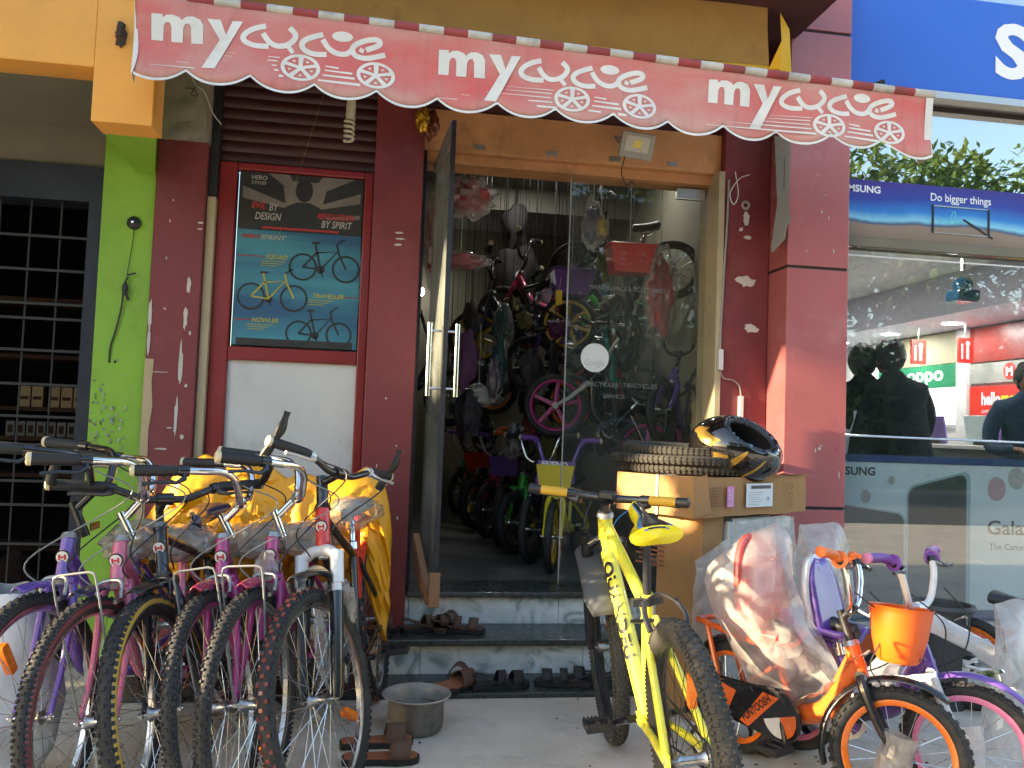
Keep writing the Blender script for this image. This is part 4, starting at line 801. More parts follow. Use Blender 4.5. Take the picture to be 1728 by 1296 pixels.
# ================================================================== street trees (seen in the glass, shading the front)
mat('bark', (.10, .075, .05), .9, var=.3, vscale=5, bump=.6, bscale=12)
def leaf_mat(name, col):
    m = mat(name, col, .55, var=.35, vscale=1.2); n = m.node_tree.nodes; l = m.node_tree.links; b = n['Principled BSDF']; o = n['Material Output']
    t = n.new('ShaderNodeBsdfTranslucent'); t.inputs[0].default_value = (col[0]*1.6, col[1]*1.5, col[2]*.8, 1); mx = n.new('ShaderNodeMixShader'); mx.inputs[0].default_value = .3
    l.new(b.outputs[0], mx.inputs[1]); l.new(t.outputs[0], mx.inputs[2]); l.new(mx.outputs[0], o.inputs[0])
leaf_mat('leaf_a', (.07, .13, .03)); leaf_mat('leaf_b', (.045, .10, .03)); leaf_mat('leaf_c', (.10, .15, .035))
def tree(x, y, h, rad, crown_z, n, seed, label, zr=None, holes=None, leafsize=.13, group='street trees', jitter=.15):
    rd = random.Random(seed); z0 = -.12 if y < -2.6 else 0; zr = zr or (h-crown_z)/2*1.05; cz = crown_z+(h-crown_z)/2
    t = empty('street_tree', (x, y, z0), label=label, cat='tree', group=group)
    b = MB(); top = Vector((x+rd.uniform(-.3, .3), y+rd.uniform(-.3, .3), cz)); r0 = .10+.018*h
    b.tube(bezier([(x, y, z0), (x+rd.uniform(-.1, .1), y, z0+crown_z*.5), tuple(top*.5+Vector((x, y, crown_z))*.5), tuple(top)] if not holes else [(x, y, z0), (x, y, z0+.9), (x+.05, y, 1.6), (x, y, 2.15)], 5), [r0*(1-.8*i/15) for i in range(16)], 9)
    for k in range(9):
        a = 2*math.pi*k/9+rd.random(); st_ = Vector((x, y, crown_z*.8+(cz-crown_z*.8)*rd.random())); en = Vector((x+math.cos(a)*rad*.75, y+math.sin(a)*rad*.75, st_.z+zr*(.3+.6*rd.random())))
        bz = bezier([st_, st_*.5+en*.5+Vector((0, 0, .3)), en], 4)
        if holes and any(((q_-hc)-SUN_D*(q_-hc).dot(SUN_D)).length < hr+.12 for q_ in bz for hc, hr in holes): continue
        b.tube(bz, [r0*.42*(1-.85*i/8) for i in range(9)], 6)
    b.build('trunk', 'bark', t)
    cl = []
    for k in range(46):
        d = Vector((rd.gauss(0, 1), rd.gauss(0, 1), rd.gauss(0, 1))).normalized()*(.35+.65*rd.random()**.5); cl.append((Vector((x+d.x*rad, y+d.y*rad, cz+d.z*zr)), rd.uniform(.45, 1.0)*rad*.42))
    bs = [MB(), MB(), MB()]
    for k in range(n):
        c, r = cl[rd.randrange(len(cl))]; d = Vector((rd.gauss(0, 1), rd.gauss(0, 1), rd.gauss(0, 1)*.8)); d = d.normalized()*r*rd.random()**.45; p = c+d
        if p.z < crown_z*.75: continue
        if holes:
            skip = False
            for hc, hr in holes:
                w = p-hc; w = w-SUN_D*w.dot(SUN_D)
                if w.length < hr+leafsize*.75: skip = True; break
            if skip: continue
        s = leafsize*(.6+.8*rd.random()); q = Euler((rd.uniform(-1, 1), rd.uniform(-1, 1), rd.uniform(0, 6.3))).to_matrix()
        bs[rd.randrange(3)].add([p+q @ Vector(v) for v in ((-s, 0, 0), (-.1*s, -.42*s, .06*s), (s, 0, -.1*s), (-.1*s, .42*s, .06*s))], [(0,1,2,3)])
    cr = None
    for k, bb in enumerate(bs):
        o = bb.build('crown' if k == 0 else 'leaves', ('leaf_a', 'leaf_b', 'leaf_c')[k], t if k == 0 else cr, smooth=False)
        tag(o, kind='stuff')
        if k == 0: cr = o
    return t
hb_ = MB(); rdh = random.Random(9)
for k in range(16000):
    p = Vector((rdh.uniform(-8, 34), -10.2+rdh.gauss(0, .5), .1+3.3*rdh.random()**.8+.25*noise.noise(Vector((k*.01, 0, 0))))); s_ = .10+.10*rdh.random(); q_ = Euler((rdh.uniform(-1, 1), rdh.uniform(-1, 1), rdh.uniform(0, 6.3))).to_matrix()
    hb_.add([p+q_ @ Vector(v) for v in ((-s_, 0, 0), (0, -.5*s_, 0), (s_, 0, 0), (0, .5*s_, 0))], [(0,1,2,3)])
hb_.sheet(lambda u, v: Vector((-8+42*u, -10.4+.25*noise.noise(Vector((u*30, v*3, 0))), 3.1*v+.25*noise.noise(Vector((u*25, 0, 7)))*v)), 120, 6)
tag(hb_.build('hedge', 'leaf_b', None, smooth=False), 'long dark green hedge added across the road to darken the glass reflections', 'hedge', kind='stuff')  # unseen; added so the phone shop glass reflects something dark
# across the road: reflected in the phone shop glass and the door
for k, (x, y, h, rad, cz, n) in enumerate([(2.0, -13, 8.4, 3.0, 2.6, 5200), (7.2, -12, 8.6, 3.1, 2.6, 6000), (12.0, -11.5, 8.7, 3.0, 2.8, 7000), (16.8, -12, 9.2, 3.2, 2.6, 7000), (22.0, -13, 9.4, 3.3, 2.8, 6000), (28.0, -14, 8.0, 3.4, 2.8, 4500), (-4.5, -13, 8.0, 3.2, 2.8, 4500)]):
    tree(x, y, h, rad, cz, n, 20+k, 'leafy street tree across the road, mirrored in the phone shop glass', leafsize=.17)
# ================================================================== bicycles
mat('rubber', (.022, .022, .023), .75, var=.3, vscale=10, bump=.15, bscale=120, dirt=(.075,.07,.06), damt=.6, dscale=6)
mat('rubber_dusty', (.05, .048, .043), .9, var=.35, vscale=9, bump=.2, bscale=120, dirt=(.16,.145,.115), damt=.8, dscale=5)
mat('rim_steel', (.62, .62, .62), .2, metal=1., var=.1, vscale=25); mat('rim_black', (.02, .02, .022), .4, var=.15)
mat('spoke_steel', (.60, .60, .58), .28, metal=1., var=.05); mat('hub_steel', (.5, .5, .5), .3, metal=1., var=.15, vscale=40); mat('spoke_black', (.03, .03, .03), .4, metal=.5, var=0)
mat('cable_black', (.015, .015, .016), .5, var=.1); mat('cable_grey', (.20, .21, .21), .4, var=.05); mat('cable_blue', (.02, .20, .45), .4, var=.05)
mat('cap_cream', (.66, .56, .36), .5, var=.1); mat('badge_white', (.75, .75, .74), .4, var=.03); mat('badge_red', (.50, .02, .03), .4, var=.05); mat('badge_black', (.015, .015, .02), .4, var=.05)
mat('reflector_orange', (.80, .20, .015), .25, var=.15, vscale=60); mat('reflector_white', (.7, .7, .7), .2, var=.1, vscale=60); mat('zinc', (.42, .43, .44), .4, metal=.8, var=.15, vscale=20); mat('silver_paint', (.60, .60, .60), .35, metal=.5, var=.1)
def paint(name, col, **k): return mat(name, col, k.pop('rough', .28), var=.06, vscale=6, coat=.5, **k)
paint('p_purple', (.16, .09, .42)); paint('p_pink', (.62, .14, .24)); paint('p_black', (.012, .012, .014)); paint('p_magenta', (.42, .035, .20)); paint('p_red', (.62, .03, .02)); paint('p_orange', (.75, .14, .02)); paint('p_violet', (.13, .06, .33)); paint('p_white', (.70, .70, .70)); paint('p_navy', (.015, .018, .05)); paint('p_crimson', (.33, .018, .07)); paint('p_green', (.05, .35, .03)); paint('p_teal', (.015, .22, .20)); paint('p_pinkbright', (.60, .05, .25)); paint('p_yellow', (.75, .66, .012), dirt=(.45,.38,.12), damt=.35, dscale=5)
paint('yellow_tread', (.50, .30, .04), rough=.8); paint('red_tread', (.20, .045, .03), rough=.85); paint('red_wall', (.16, .02, .022), rough=.8); paint('wrap_orange', (.75, .12, .02)); paint('fork_silver', (.66, .66, .66)); paint('rim_pink', (.70, .20, .36)); paint('rim_orange', (.80, .17, .01)); paint('rim_yellow', (.70, .45, .03)); paint('p_azure', (.02, .16, .50))
film_mat('film', (.80, .80, .78), .22); film_mat('film_thick', (.84, .83, .81), .40, 10); film_mat('film_dirty', (.62, .58, .52), .62, 16); film_mat('film_milky', (.84, .84, .84), .75, 12)
I4 = Matrix.Identity(4)
def wheel(root, name, c, R_, tw, S=I4, rim='rim_steel', tyre=('rubber', 'rubber', 'rubber'), knobs=0, spokes=28, hubw=.05, hub='hub_steel', spk='spoke_steel', sr=.0011, solid=0, refl=None, refl_ang=.5, rw=.022, knob_h=.005, phase=0., spokemat=None):
    c = Vector(c); rc = R_-tw/2-.002; RI = R_-tw-.006
    b = MB(); rh = .017
    if solid:     # moulded mag wheel
        for k in range(solid):
            a = 2*math.pi*k/solid+phase; d = Vector((math.cos(a), 0, math.sin(a))); b.tube([c+d*.012, c+d*(RI-.004)], [.016, .012], 8, flat=.6, up=(0, 1, 0))
    else:
        for k in range(spokes):
            a = 2*math.pi*k/spokes+phase; sd = 1 if k % 2 else -1; a2 = a+(.42 if (k//2) % 2 else -.42)
            b.tube([c+Vector((math.cos(a2)*rh, sd*hubw*.5, math.sin(a2)*rh)), c+Vector((math.cos(a)*RI, sd*.003, math.sin(a)*RI))], sr, 3, cap=False)
    w = b.build(name, spokemat or spk, root, xf=S)
    b = MB(); n = 72 if knobs else 48; k = 14
    prof = [(rc+math.cos(2*math.pi*j/k)*tw/2, math.sin(2*math.pi*j/k)*tw/2) for j in range(k)]
    b.ring(c, (0, 1, 0), prof, n, fn=lambda j: 2 if j in (2, 3) else (2 if j in (10, 11) else 0)); b.cur = 1
    if knobs:
        for i in range(knobs):
            a = 2*math.pi*i/knobs; t = 2*math.pi/knobs*.30
            rows = ((-.52, .22), (.52, .22), (-1.02, .20), (1.02, .20)) if i % 2 else ((0, .26), (-.98, .24), (.98, .24))
            for (lat, wd) in rows:
                vs = []
                for hh in (.0, 1.):
                    for (da, dl) in ((-t, -wd), (t, -wd), (t, wd), (-t, wd)):
                        s_ = 1-.25*hh; aa = a+da*s_; ll = lat+dl*s_; rr_ = tw/2+(knob_h if hh else -.002)
                        rad = rc+math.cos(ll)*rr_; vs.append(c+Vector((math.cos(aa)*rad, math.sin(ll)*rr_, math.sin(aa)*rad)))
                b.cur = 1 if abs(lat) < .9 else 0
                b.add(vs, [(4,5,6,7), (0,1,5,4), (1,2,6,5), (2,3,7,6), (3,0,4,7)])
    b.build('tyre', list(tyre), w, xf=S, angle=30)
    b = MB(); b.ring(c, (0, 1, 0), [(RI+.010, -rw/2), (RI+.010, rw/2), (RI+.002, rw/2), (RI-.008, rw*.3), (RI-.008, -rw*.3), (RI+.002, -rw/2)], n); b.build('rim', rim, w, xf=S)
    b = MB().tube([c+Vector((0, -hubw/2, 0)), c+Vector((0, -hubw*.3, 0)), c+Vector((0, hubw*.3, 0)), c+Vector((0, hubw/2, 0))], [.021, .014, .014, .021], 14).tube([c+Vector((0, -hubw/2-.035, 0)), c+Vector((0, hubw/2+.035, 0))], .005, 8)
    for sd in (-1, 1): b.tube([c+Vector((0, sd*(hubw/2+.020), 0)), c+Vector((0, sd*(hubw/2+.030), 0))], .0095, 6)
    b.build('hub', hub, w, xf=S)
    if refl:
        a = refl_ang; d = Vector((math.cos(a), 0, math.sin(a))); e = Vector((-math.sin(a), 0, math.cos(a))); p = c+d*RI*.72
        MB().poly([p+d*x+e*y+Vector((0, .009, 0)) for x, y in ((-.045, -.010), (-.038, -.014), (.038, -.014), (.045, -.010), (.045, .010), (.038, .014), (-.038, .014), (-.045, .010))], (0, -.018, 0)).build('reflector', refl, w, xf=S)
    return w
def mudguard(root, c, R_, w, a0, a1, m, S=I4, name='mudguard', gap=.018, off=0.):
    c = Vector(c); b = MB()
    def P(u, v):
        a = a0+(a1-a0)*u; t = (v-.5)*2; rad = R_+gap-.016*t*t; taper = 1-.35*max(0, abs(u-.5)*2-.7)/.3
        return c+Vector((math.cos(a)*rad, t*w*taper+off, math.sin(a)*rad))
    b.sheet(P, 18, 8); o = b.build(name, m, root, xf=S); s = o.modifiers.new('th', 'SOLIDIFY'); s.thickness = .0022; return o
def saddle(root, p, m, L=.26, W=.16, H=.05, tilt=0, wrap=None, accent=None):
    p = Vector(p); b = MB(); k = 14; n = 18
    def wd(u): return W/2*(.24+.10*u) if u < .42 else W/2*(.282+.718*math.sin((u-.42)/.58*math.pi/2)**1.6)
    def P(u, v):     # u from nose (front, +x) to tail
        x = L*(.5-u); a = 2*math.pi*v; w_ = wd(u)*(1 if .06 < u < .94 else (.62 if 0 < u < 1 else .02)); top = .012*math.cos(u*6)+H*.5
        y = math.cos(a)*w_; z = math.sin(a)*H*.5*(1 if .06 < u < .94 else (.7 if 0 < u < 1 else .02))
        if z < 0: z *= .8+.5*abs(math.cos(a))
        z2 = z+.012*u*u*2; ct, st_ = math.cos(R(tilt)), math.sin(R(tilt)); return p+Vector((x*ct-z2*st_, y, x*st_+z2*ct))
    b.sheet(P, k, n); o = b.build('saddle', m, root)
    MB().tube([p+Vector((L*.25, .02, -.025)), p+Vector((0, .03, -.05)), p+Vector((-L*.35, .04, -.02))], .0035, 6).tube([p+Vector((L*.25, -.02, -.025)), p+Vector((0, -.03, -.05)), p+Vector((-L*.35, -.04, -.02))], .0035, 6).build('rails', 'zinc', o)
    if accent:
        MB().sheet(lambda u, v: P(.06+.90*u, .17+.16*v)+Vector((0, 0, .003)), 14, 8).build('accent', accent, o)
        for v0 in (.135, .335): MB().sheet(lambda u, v: P(.06+.90*u, v0+.03*v)+Vector((0, 0, .0025)), 14, 3).build('accent_edge', 'p_azure', o)
    if wrap:
        MB().blob(p+Vector((-.02, 0, -.005)), (L*.66, W*.66, H*1.25), 16, .32, 2.0, p.x*7+p.z+len(root.name)).build('plastic_wrap', wrap, o)
    return o
def crank(root, bb, m='p_black', r=.085, L=.165, ang=.6, pedal='black_plastic', teeth='zinc', q=.055):
    bb = Vector(bb); b = MB()
    b.ring(bb+Vector((0, -.045, 0)), (0, 1, 0), [(r, -.002), (r, .002), (r*.78, .002), (r*.78, -.002)], 40)
    for k in range(5):
        a = 2*math.pi*k/5; b.tube([bb+Vector((0, -.045, 0)), bb+Vector((math.cos(a)*r*.85, -.045, math.sin(a)*r*.85))], .006, 6)
    cr = b.build('chainring', teeth, root)
    for sd, a in ((-1, ang), (1, ang+math.pi)):
        e = bb+Vector((math.cos(a)*L, sd*(q+.02), math.sin(a)*L)); MB().tube([bb+Vector((0, sd*q, 0)), e], [.013, .009], 8).tube([bb+Vector((0, 0, 0)), bb+Vector((0, sd*(q+.01), 0))], .012, 8).build('crank', m, root)
        pc = e+Vector((0, sd*.055, 0)); b = MB()
        for dx in (-.035, .035): b.box(pc+Vector((dx, 0, 0)), (.014, .09, .022))
        for dy in (-.04, 0, .04): b.box(pc+Vector((0, dy, 0)), (.07, .012, .020))
        for dx in (-.038, .038):
            for j in range(7): b.box(pc+Vector((dx, -.039+.013*j, .014)), (.006, .005, .007))
        b.build('pedal', pedal, root, bevel=.002)
    return cr
def badge(root, p, r=.021, S=I4):
    """round H badge facing forward"""
    p = Vector(p); n = 24
    def disc(rad, o): return [p+Vector((o-.25*(rad*math.cos(t))**2*18, rad*math.cos(t), rad*math.sin(t))) for t in [2*math.pi*i/n for i in range(n)]]
    o = MB().poly(disc(r, .0), (-.003, 0, 0)).build('head_badge', 'badge_black', root, xf=S, smooth=False)
    MB().poly(disc(r*.82, .0012)).build('badge_face', 'badge_white', o, xf=S, smooth=False)
    b = MB()
    for (y0, y1, z0, z1) in ((-.011, -.006, -.008, .008), (.006, .011, -.008, .008), (-.006, .006, -.0025, .0025)): b.box(p+Vector((.0022, (y0+y1)/2, (z0+z1)/2)), (.0012, (y1-y0), z1-z0))
    b.build('badge_letter', 'badge_red', o, xf=S, smooth=False)
def lever(b, p, d, f, ln=.10):
    """brake lever: p pivot on the bar, d along the bar outward, f forward/down"""
    p, d, f = Vector(p), Vector(d), Vector(f); b.tube([p, p+f*.03, p+f*.045+d*.02, p+f*.042+d*ln*.6, p+f*.05+d*ln], [.010, .009, .006, .005, .006], 7)

def bike(name, label, front, heading, lean=0., steer=0., baryaw=0., P=None, group=None, cat='bicycle', zoff=0., M=None):
    P = P or {}; g = P.get; R_ = g('R', .33); wb = g('wb', 1.05); tw = g('tw', .048)
    h = R(heading); fx = Vector((math.cos(h), math.sin(h), 0)); loc = Vector((front[0], front[1], zoff))-fx*wb
    root = empty(name, loc, None, label, cat, group, local=True)
    root.rotation_mode = 'XYZ'; root.matrix_world = Matrix.Translation(loc) @ Matrix.Rotation(h, 4, 'Z') @ Matrix.Rotation(R(lean), 4, 'X')
    if M is not None: root.matrix_world = M
    F = Vector((wb, 0, R_)); B = Vector((0, 0, R_)); ha = R(g('head_angle', 70)); ax = Vector((-math.cos(ha), 0, math.sin(ha))); nf = Vector((math.sin(ha), 0, math.cos(ha)))
    rake = g('rake', .04); A0 = F-nf*rake
    def A(t, n=0., y=0.): return A0+ax*t+nf*n+Vector((0, y, 0))
    S = Matrix.Translation(A0) @ Matrix.Rotation(R(steer), 4, ax) @ Matrix.Translation(-A0)
    SB = Matrix.Translation(A0) @ Matrix.Rotation(R(steer+baryaw), 4, ax) @ Matrix.Translation(-A0)
    if P.get('bar') == 'sweep':
        tp_ = A0+ax*(P['head_bot']+P['head_len']+P['stem_h']); SB = Matrix.Translation(tp_) @ Matrix.Rotation(R(steer+baryaw), 4, 'Z') @ Matrix.Translation(-tp_)
    hb = g('head_bot', .40); hl = g('head_len', .13); fm = g('frame_mat', 'p_black'); style = g('style', 'mtb'); hr = g('head_r', .020)
    bb = Vector((g('bbx', .43), 0, g('bbz', .28))); sa = R(72); sl = g('seat_len', .42); st = bb+Vector((-math.cos(sa), 0, math.sin(sa)))*sl
    # frame
    b = MB(); tr = g('tube_r', .016); flt = g('flat', 1.)
    b.tube([bb, st+(st-bb).normalized()*.02], tr*.95, 12); b.tube([bb+Vector((0, -.036, 0)), bb+Vector((0, .036, 0))], .021, 14)
    if style == 'mtb':
        b.tube([A(hb+.02), bb], g('down_r', tr*1.15), 14, flat=flt); b.tube([A(hb+hl-.025), st-(st-bb).normalized()*.03], tr, 12)
    elif style == 'ladies':
        s1 = bb+(st-bb)*.55; s0 = bb+(st-bb)*.12
        b.tube(bezier([A(hb+.02), A(hb*.5+.06)*.45+bb*.55+Vector((.10, 0, -.02)), bb], 5), tr*1.1, 12); b.tube(bezier([A(hb+hl-.03), (A(hb+hl)*.5+s1*.5)+Vector((.02, 0, -.10)), s1], 6), tr, 12)
    else:   # one fat step-through beam
        b.tube(bezier([A(hb+hl*.55), A(hb)*.55+bb*.45+Vector((.0, 0, -.04)), bb+Vector((.05, 0, .015)), bb], 6), g('down_r', .03), 14)
    for y in (-1, 1):
        b.tube([bb+Vector((-.02, y*.028, 0)), Vector((R_*.6, y*.045, R_*.95)), B+Vector((0, y*.062, 0))], [tr*.7, tr*.62, tr*.6], 9)
        b.tube([st+Vector((-.012, y*.016, -.05)), B+Vector((0, y*.062, 0))], tr*.6, 9); b.box(B+Vector((0, y*.062, 0)), (.045, .006, .05))
    fr = b.build('frame', fm, root)
    MB().tube([A(hb), A(hb+hl)], hr, 18).build('head_tube', g('head_mat', fm), fr)
    MB().tube([A(hb-.012), A(hb)], [hr*.8, hr*1.18], 16).build('headset', g('headset_mat', 'zinc'), fr); MB().tube([A(hb+hl), A(hb+hl+.016)], [hr*1.2, hr*.95], 16).build('headset', g('headset_mat', 'zinc'), fr)
    if g('badge'): badge(fr, A(hb+hl*.52, hr+.002))
    # fork
    ft = g('fork', 'rigid'); fk = g('fork_mat', fm); cw = tw/2+.024
    if ft == 'rigid':
        b = MB(); cr_t = R_+.028
        for y in (-1, 1): b.tube(bezier([F+Vector((0, y*.05, 0)), A(R_*.45, .008, y*.047), A(cr_t*.85, 0, y*cw), A(cr_t+.012, 0, y*cw*.75)], 5), [g('fork_r', .010)*(.7+.5*min(1, i/10)) for i in range(16)], 9)
        b.tube([A(cr_t+.012, 0, -cw), A(cr_t+.012, 0, cw)], .015, 10); b.tube([A(cr_t), A(hb)], .015, 12); fo = b.build('fork', fk, root, xf=S)
    else:
        b = MB(); ct = R_+.10
        for y in (-1, 1): b.tube([F+Vector((0, y*.055, .0)), A(.04, rake, y*.058), A(R_*.95, rake*.9, y*.062)], [.015, .019, .021], 12)
        b.sheet(lambda u, v: A(R_+.005+.035*math.sin(math.pi*u), rake*.9+.022+.004*v, (u-.5)*.118)+ax*(v*.03), 10, 1); fo = b.build('fork', g('lower_mat', 'p_black'), root, xf=S)
        b = MB()
        for y in (-1, 1): b.tube([A(R_*.9, rake*.9, y*.062), A(ct, rake*.75, y*.062)], .0165, 12); b.tube([A(ct-.09, rake*.8, y*.062), A(ct+.012, rake*.7, y*.062)], .022, 12)
        b.tube(bezier([A(ct-.01, rake*.7, -.068), A(ct+.02, rake*.5, -.03), A(ct+.024, rake*.3, 0), A(ct+.02, rake*.5, .03), A(ct-.01, rake*.7, .068)], 4), .019, 10); b.tube([A(ct), A(hb)], .016, 12); b.build('fork_crown', g('crown_mat', 'fork_silver'), fo, xf=S)
    # wheels
    kn = g('knobs', 0); wk = dict(rim=g('rim', 'rim_steel'), tyre=g('tyre', ('rubber', 'rubber', 'rubber')), spokes=g('spokes', 32), solid=g('solid', 0), sr=g('sr', .0012), spk=g('spk', 'spoke_steel'), rw=g('rw', .024), spokemat=g('spokemat'))
    wheel(root, 'front_wheel', F, R_, tw, S, knobs=kn, hubw=.06, refl=g('refl_f'), refl_ang=g('refl_ang', .5), **wk); wheel(root, 'rear_wheel', B, R_, tw, I4, knobs=g('knobs_r', 0), hubw=.075, refl=g('refl_r'), refl_ang=g('refl_ang_r', 2.), **wk)
    # stem and bars
    bm = g('bar_mat', 'p_black'); bs = g('bar', 'riser'); sh = g('stem_h', .07); se = g('stem_ext', .06); top = A(hb+hl+sh); gm = g('grip_mat', 'grip_rubber')
    b = MB().tube([A(hb+hl), top+ax*.012], g('quill_r', .0125), 14); cl = top+Vector((se, 0, g('stem_rise', .025))); b.tube([top-ax*.012, cl], .0125, 12); b.tube([cl+Vector((0, -.024, 0)), cl+Vector((0, .024, 0))], .019, 14); sm = b.build('stem', g('stem_mat', 'zinc'), root, xf=SB)
    if bs == 'sweep':     # high swept-back bar
        half = [(0, 0, 0), (.004, .045, -.004), (.01, .085, .018), (.012, .125, .075), (-.012, .165, .108), (-.06, .205, .118), (-.12, .232, .128), (-.235, .262, .143)]; gi = .855
    elif bs == 'riser': half = [(0, 0, 0), (0, .06, 0), (0, .11, .018), (-.008, .16, .035), (-.02, .22, .04), (-.045, .31, .045)]; gi = .60
    elif bs == 'kid': half = [(0, 0, 0), (0, .04, 0), (.004, .085, .03), (.0, .115, .10), (-.015, .135, .155), (-.04, .17, .175), (-.055, .25, .178)]; gi = .70
    else: half = [(0, 0, 0), (0, .10, .004), (-.015, .20, .010), (-.035, .31, .014)]; gi = .56
    half = [Vector(q)*g('bar_k', 1.) for q in half]; hp = bezier(half, 6); b = MB(); hbar = None
    full = [cl+Vector((q.x, -q.y, q.z)) for q in reversed(hp)]+[cl+q for q in hp[1:]]; hbar = MB().tube(full, g('bar_r', .0115), 10).build('handlebar', bm, root, xf=SB)
    lv = MB()
    for y in (-1, 1):
        sd = [cl+Vector((q.x, y*q.y, q.z)) for q in hp]; k0 = int(len(sd)*gi); gp = sd[k0:]
        rg = g('grip_r', .0165); MB().tube(gp, [rg*(.9 if i == 0 else 1) for i in range(len(gp))], 14).build('grip', gm, hbar, xf=SB)
        e = gp[-1]; d = (gp[-1]-gp[-2]).normalized(); MB().tube([e-d*.002, e+d*.008, e+d*.012], [rg*1.1, rg*1.08, rg*.6], 14).build('end_cap', g('cap_mat', 'cap_cream'), hbar, xf=SB)
        if g('grip_end'): MB().tube([e-d*.035, e+d*.004], rg*1.06, 12).build('grip_sleeve', g('grip_end'), hbar, xf=SB)
        if g('flange'): MB().tube([gp[0]-d*.0, gp[0]+d*.008], rg*1.7, 18).build('grip_flange', gm, hbar, xf=SB)
        if g('levers', True):
            dl = (sd[k0]-sd[k0-2]).normalized(); l2 = MB(); fv = Vector((.85, 0, -.35)); fv = (fv-d*fv.dot(d)).normalized(); l2.tube([sd[k0-2]-dl*.002, sd[k0]], rg*1.05, 12); lever(l2, sd[k0-1], d, fv, .11 if R_ > .25 else .075); l2.build('brake_lever', g('lever_mat', 'p_black'), hbar, xf=SB)
        if g('bar_ends'):
            q = bezier([e-d*.01, e+Vector((.03, y*.002, .012)), e+Vector((.075, 0, .045)), e+Vector((.10, 0, .07))], 4) if g('bar_ends') == 'curved' else bezier([e-d*.012+Vector((-.03, 0, -.05)), e-d*.012, e-d*.010+Vector((.022, 0, .045)), e-d*.010+Vector((.03, 0, .10))], 4)
            MB().tube(q, [.014*(1+.25*math.sin(i)) if g('bar_ends') != 'curved' else .0145 for i in range(len(q))], 10, flat=.75).build('bar_end', g('bar_end_mat', 'black_plastic'), hbar, xf=SB)
    # cables
    if g('cables', True):
        for y, cm in ((-1, g('cable', 'cable_black')), (1, g('cable2', 'cable_black'))):
            s0 = SB @ (cl+Vector((.03, y*.12, .06 if bs in ('sweep', 'kid') else .02))); s3 = S @ A(hb-.03, .05, y*.02); s4 = A(hb+.01, -.02, y*.03)
            mid = (SB @ (cl+Vector((.12, y*.09, -.02)))); mid2 = A(hb+hl*.4, .09, y*.06)
            MB().tube(bezier([s0, mid, mid2, (s3 if y < 0 else s4)], 8), .0024, 6).build('cable', cm, root)
    # saddle
    sp = st+(st-bb).normalized()*g('post', .10); MB().tube([st, sp], .0125, 12).tube([st-(st-bb).normalized()*.012, st+(st-bb).normalized()*.014], .021, 14).build('seat_post', g('post_mat', 'chrome'), root)
    if g('saddle', True): saddle(root, sp+Vector((.0, 0, .035)), g('saddle_mat', 'black_plastic'), g('saddle_L', .27), g('saddle_W', .17), g('saddle_H', .055), tilt=g('saddle_tilt', 0), wrap=g('saddle_wrap'), accent=g('saddle_acc'))
    # drivetrain
    if g('drive', True):
        crank(root, bb, g('crank_mat', 'p_black'), g('ring_r', .08), g('crank_L', .165), g('crank_a', .6), teeth=g('ring_mat', 'zinc'))
        MB().tube([bb+Vector((0, -.045, g('ring_r', .08))), B+Vector((0, -.045, .035))], .004, 5).tube([bb+Vector((0, -.045, -g('ring_r', .08))), B+Vector((0, -.045, -.035))], .004, 5).ring(B+Vector((0, -.045, 0)), (0, 1, 0), [(.036, -.004), (.036, .004), (.015, .004), (.015, -.004)], 20).build('chain', 'iron_dark', root)
    if g('mud_f'): mudguard(root, F, R_, tw*.62, R(g('mud_f0', 82)), R(g('mud_f1', 108)), g('mud_f'), S, gap=g('mud_gap', .03))
    if g('mud_r'): mudguard(root, B, R_, tw*.62, R(35), R(160), g('mud_r'), I4)
    if g('caliper'):
        b = MB(); ct = R_+.03
        for y in (-1, 1): b.tube(bezier([S @ A(ct+.02, .03, 0), S @ A(ct+.01, .035, y*.034), S @ A(ct-.035, .035, y*.036)], 4), .006, 7); b.box(S @ A(ct-.042, .03, y*.022), (.03, .010, .012))
        b.build('brake', g('caliper_mat', 'zinc'), fo)
    if g('carrier_wire'):     # wire stay that stands up from the front axle over the wheel
        b = MB(); W = .052
        pts = [F+Vector((0, -W, 0)), F+Vector((.03, -W-.008, R_+.0)), F+Vector((.035, -W-.008, R_+.075)), F+Vector((.035, W+.008, R_+.075)), F+Vector((.03, W+.008, R_)), F+Vector((0, W, 0))]
        pts2 = []
        for i, q in enumerate(pts):
            if i in (2, 3):
                s_ = 1 if i == 2 else -1; pts2 += [q+Vector((0, 0, -.018)), q+Vector((0, s_*.004, -.005)), q+Vector((0, s_*.018, 0))] if i == 2 else [q+Vector((0, s_*.018, 0)), q+Vector((0, s_*.004, -.005)), q+Vector((0, 0, -.018))]
            else: pts2.append(q)
        b.tube(pts2, .0032, 7).build('wire_stay', 'cable_grey', root, xf=S)
    if g('lamp_tab'):
        q = A(hb+hl+.028, .0); MB().box(SB @ (q+Vector((.02, .045, 0))), (.004, .085, .022), (SB.to_3x3())).build('lamp_bracket', g('lamp_tab'), root)
    if g('kickstand', True): MB().tube([bb+Vector((-.07, .05, -.02)), bb+Vector((-.10, .17, -(bb.z)+.02))], .007, 8).build('kickstand', 'zinc', root)
    return root, dict(F=F, B=B, A=A, S=S, SB=SB, bb=bb, st=st, sp=sp, hb=hb, hl=hl, cl=cl, root=root, ax=ax, nf=nf)
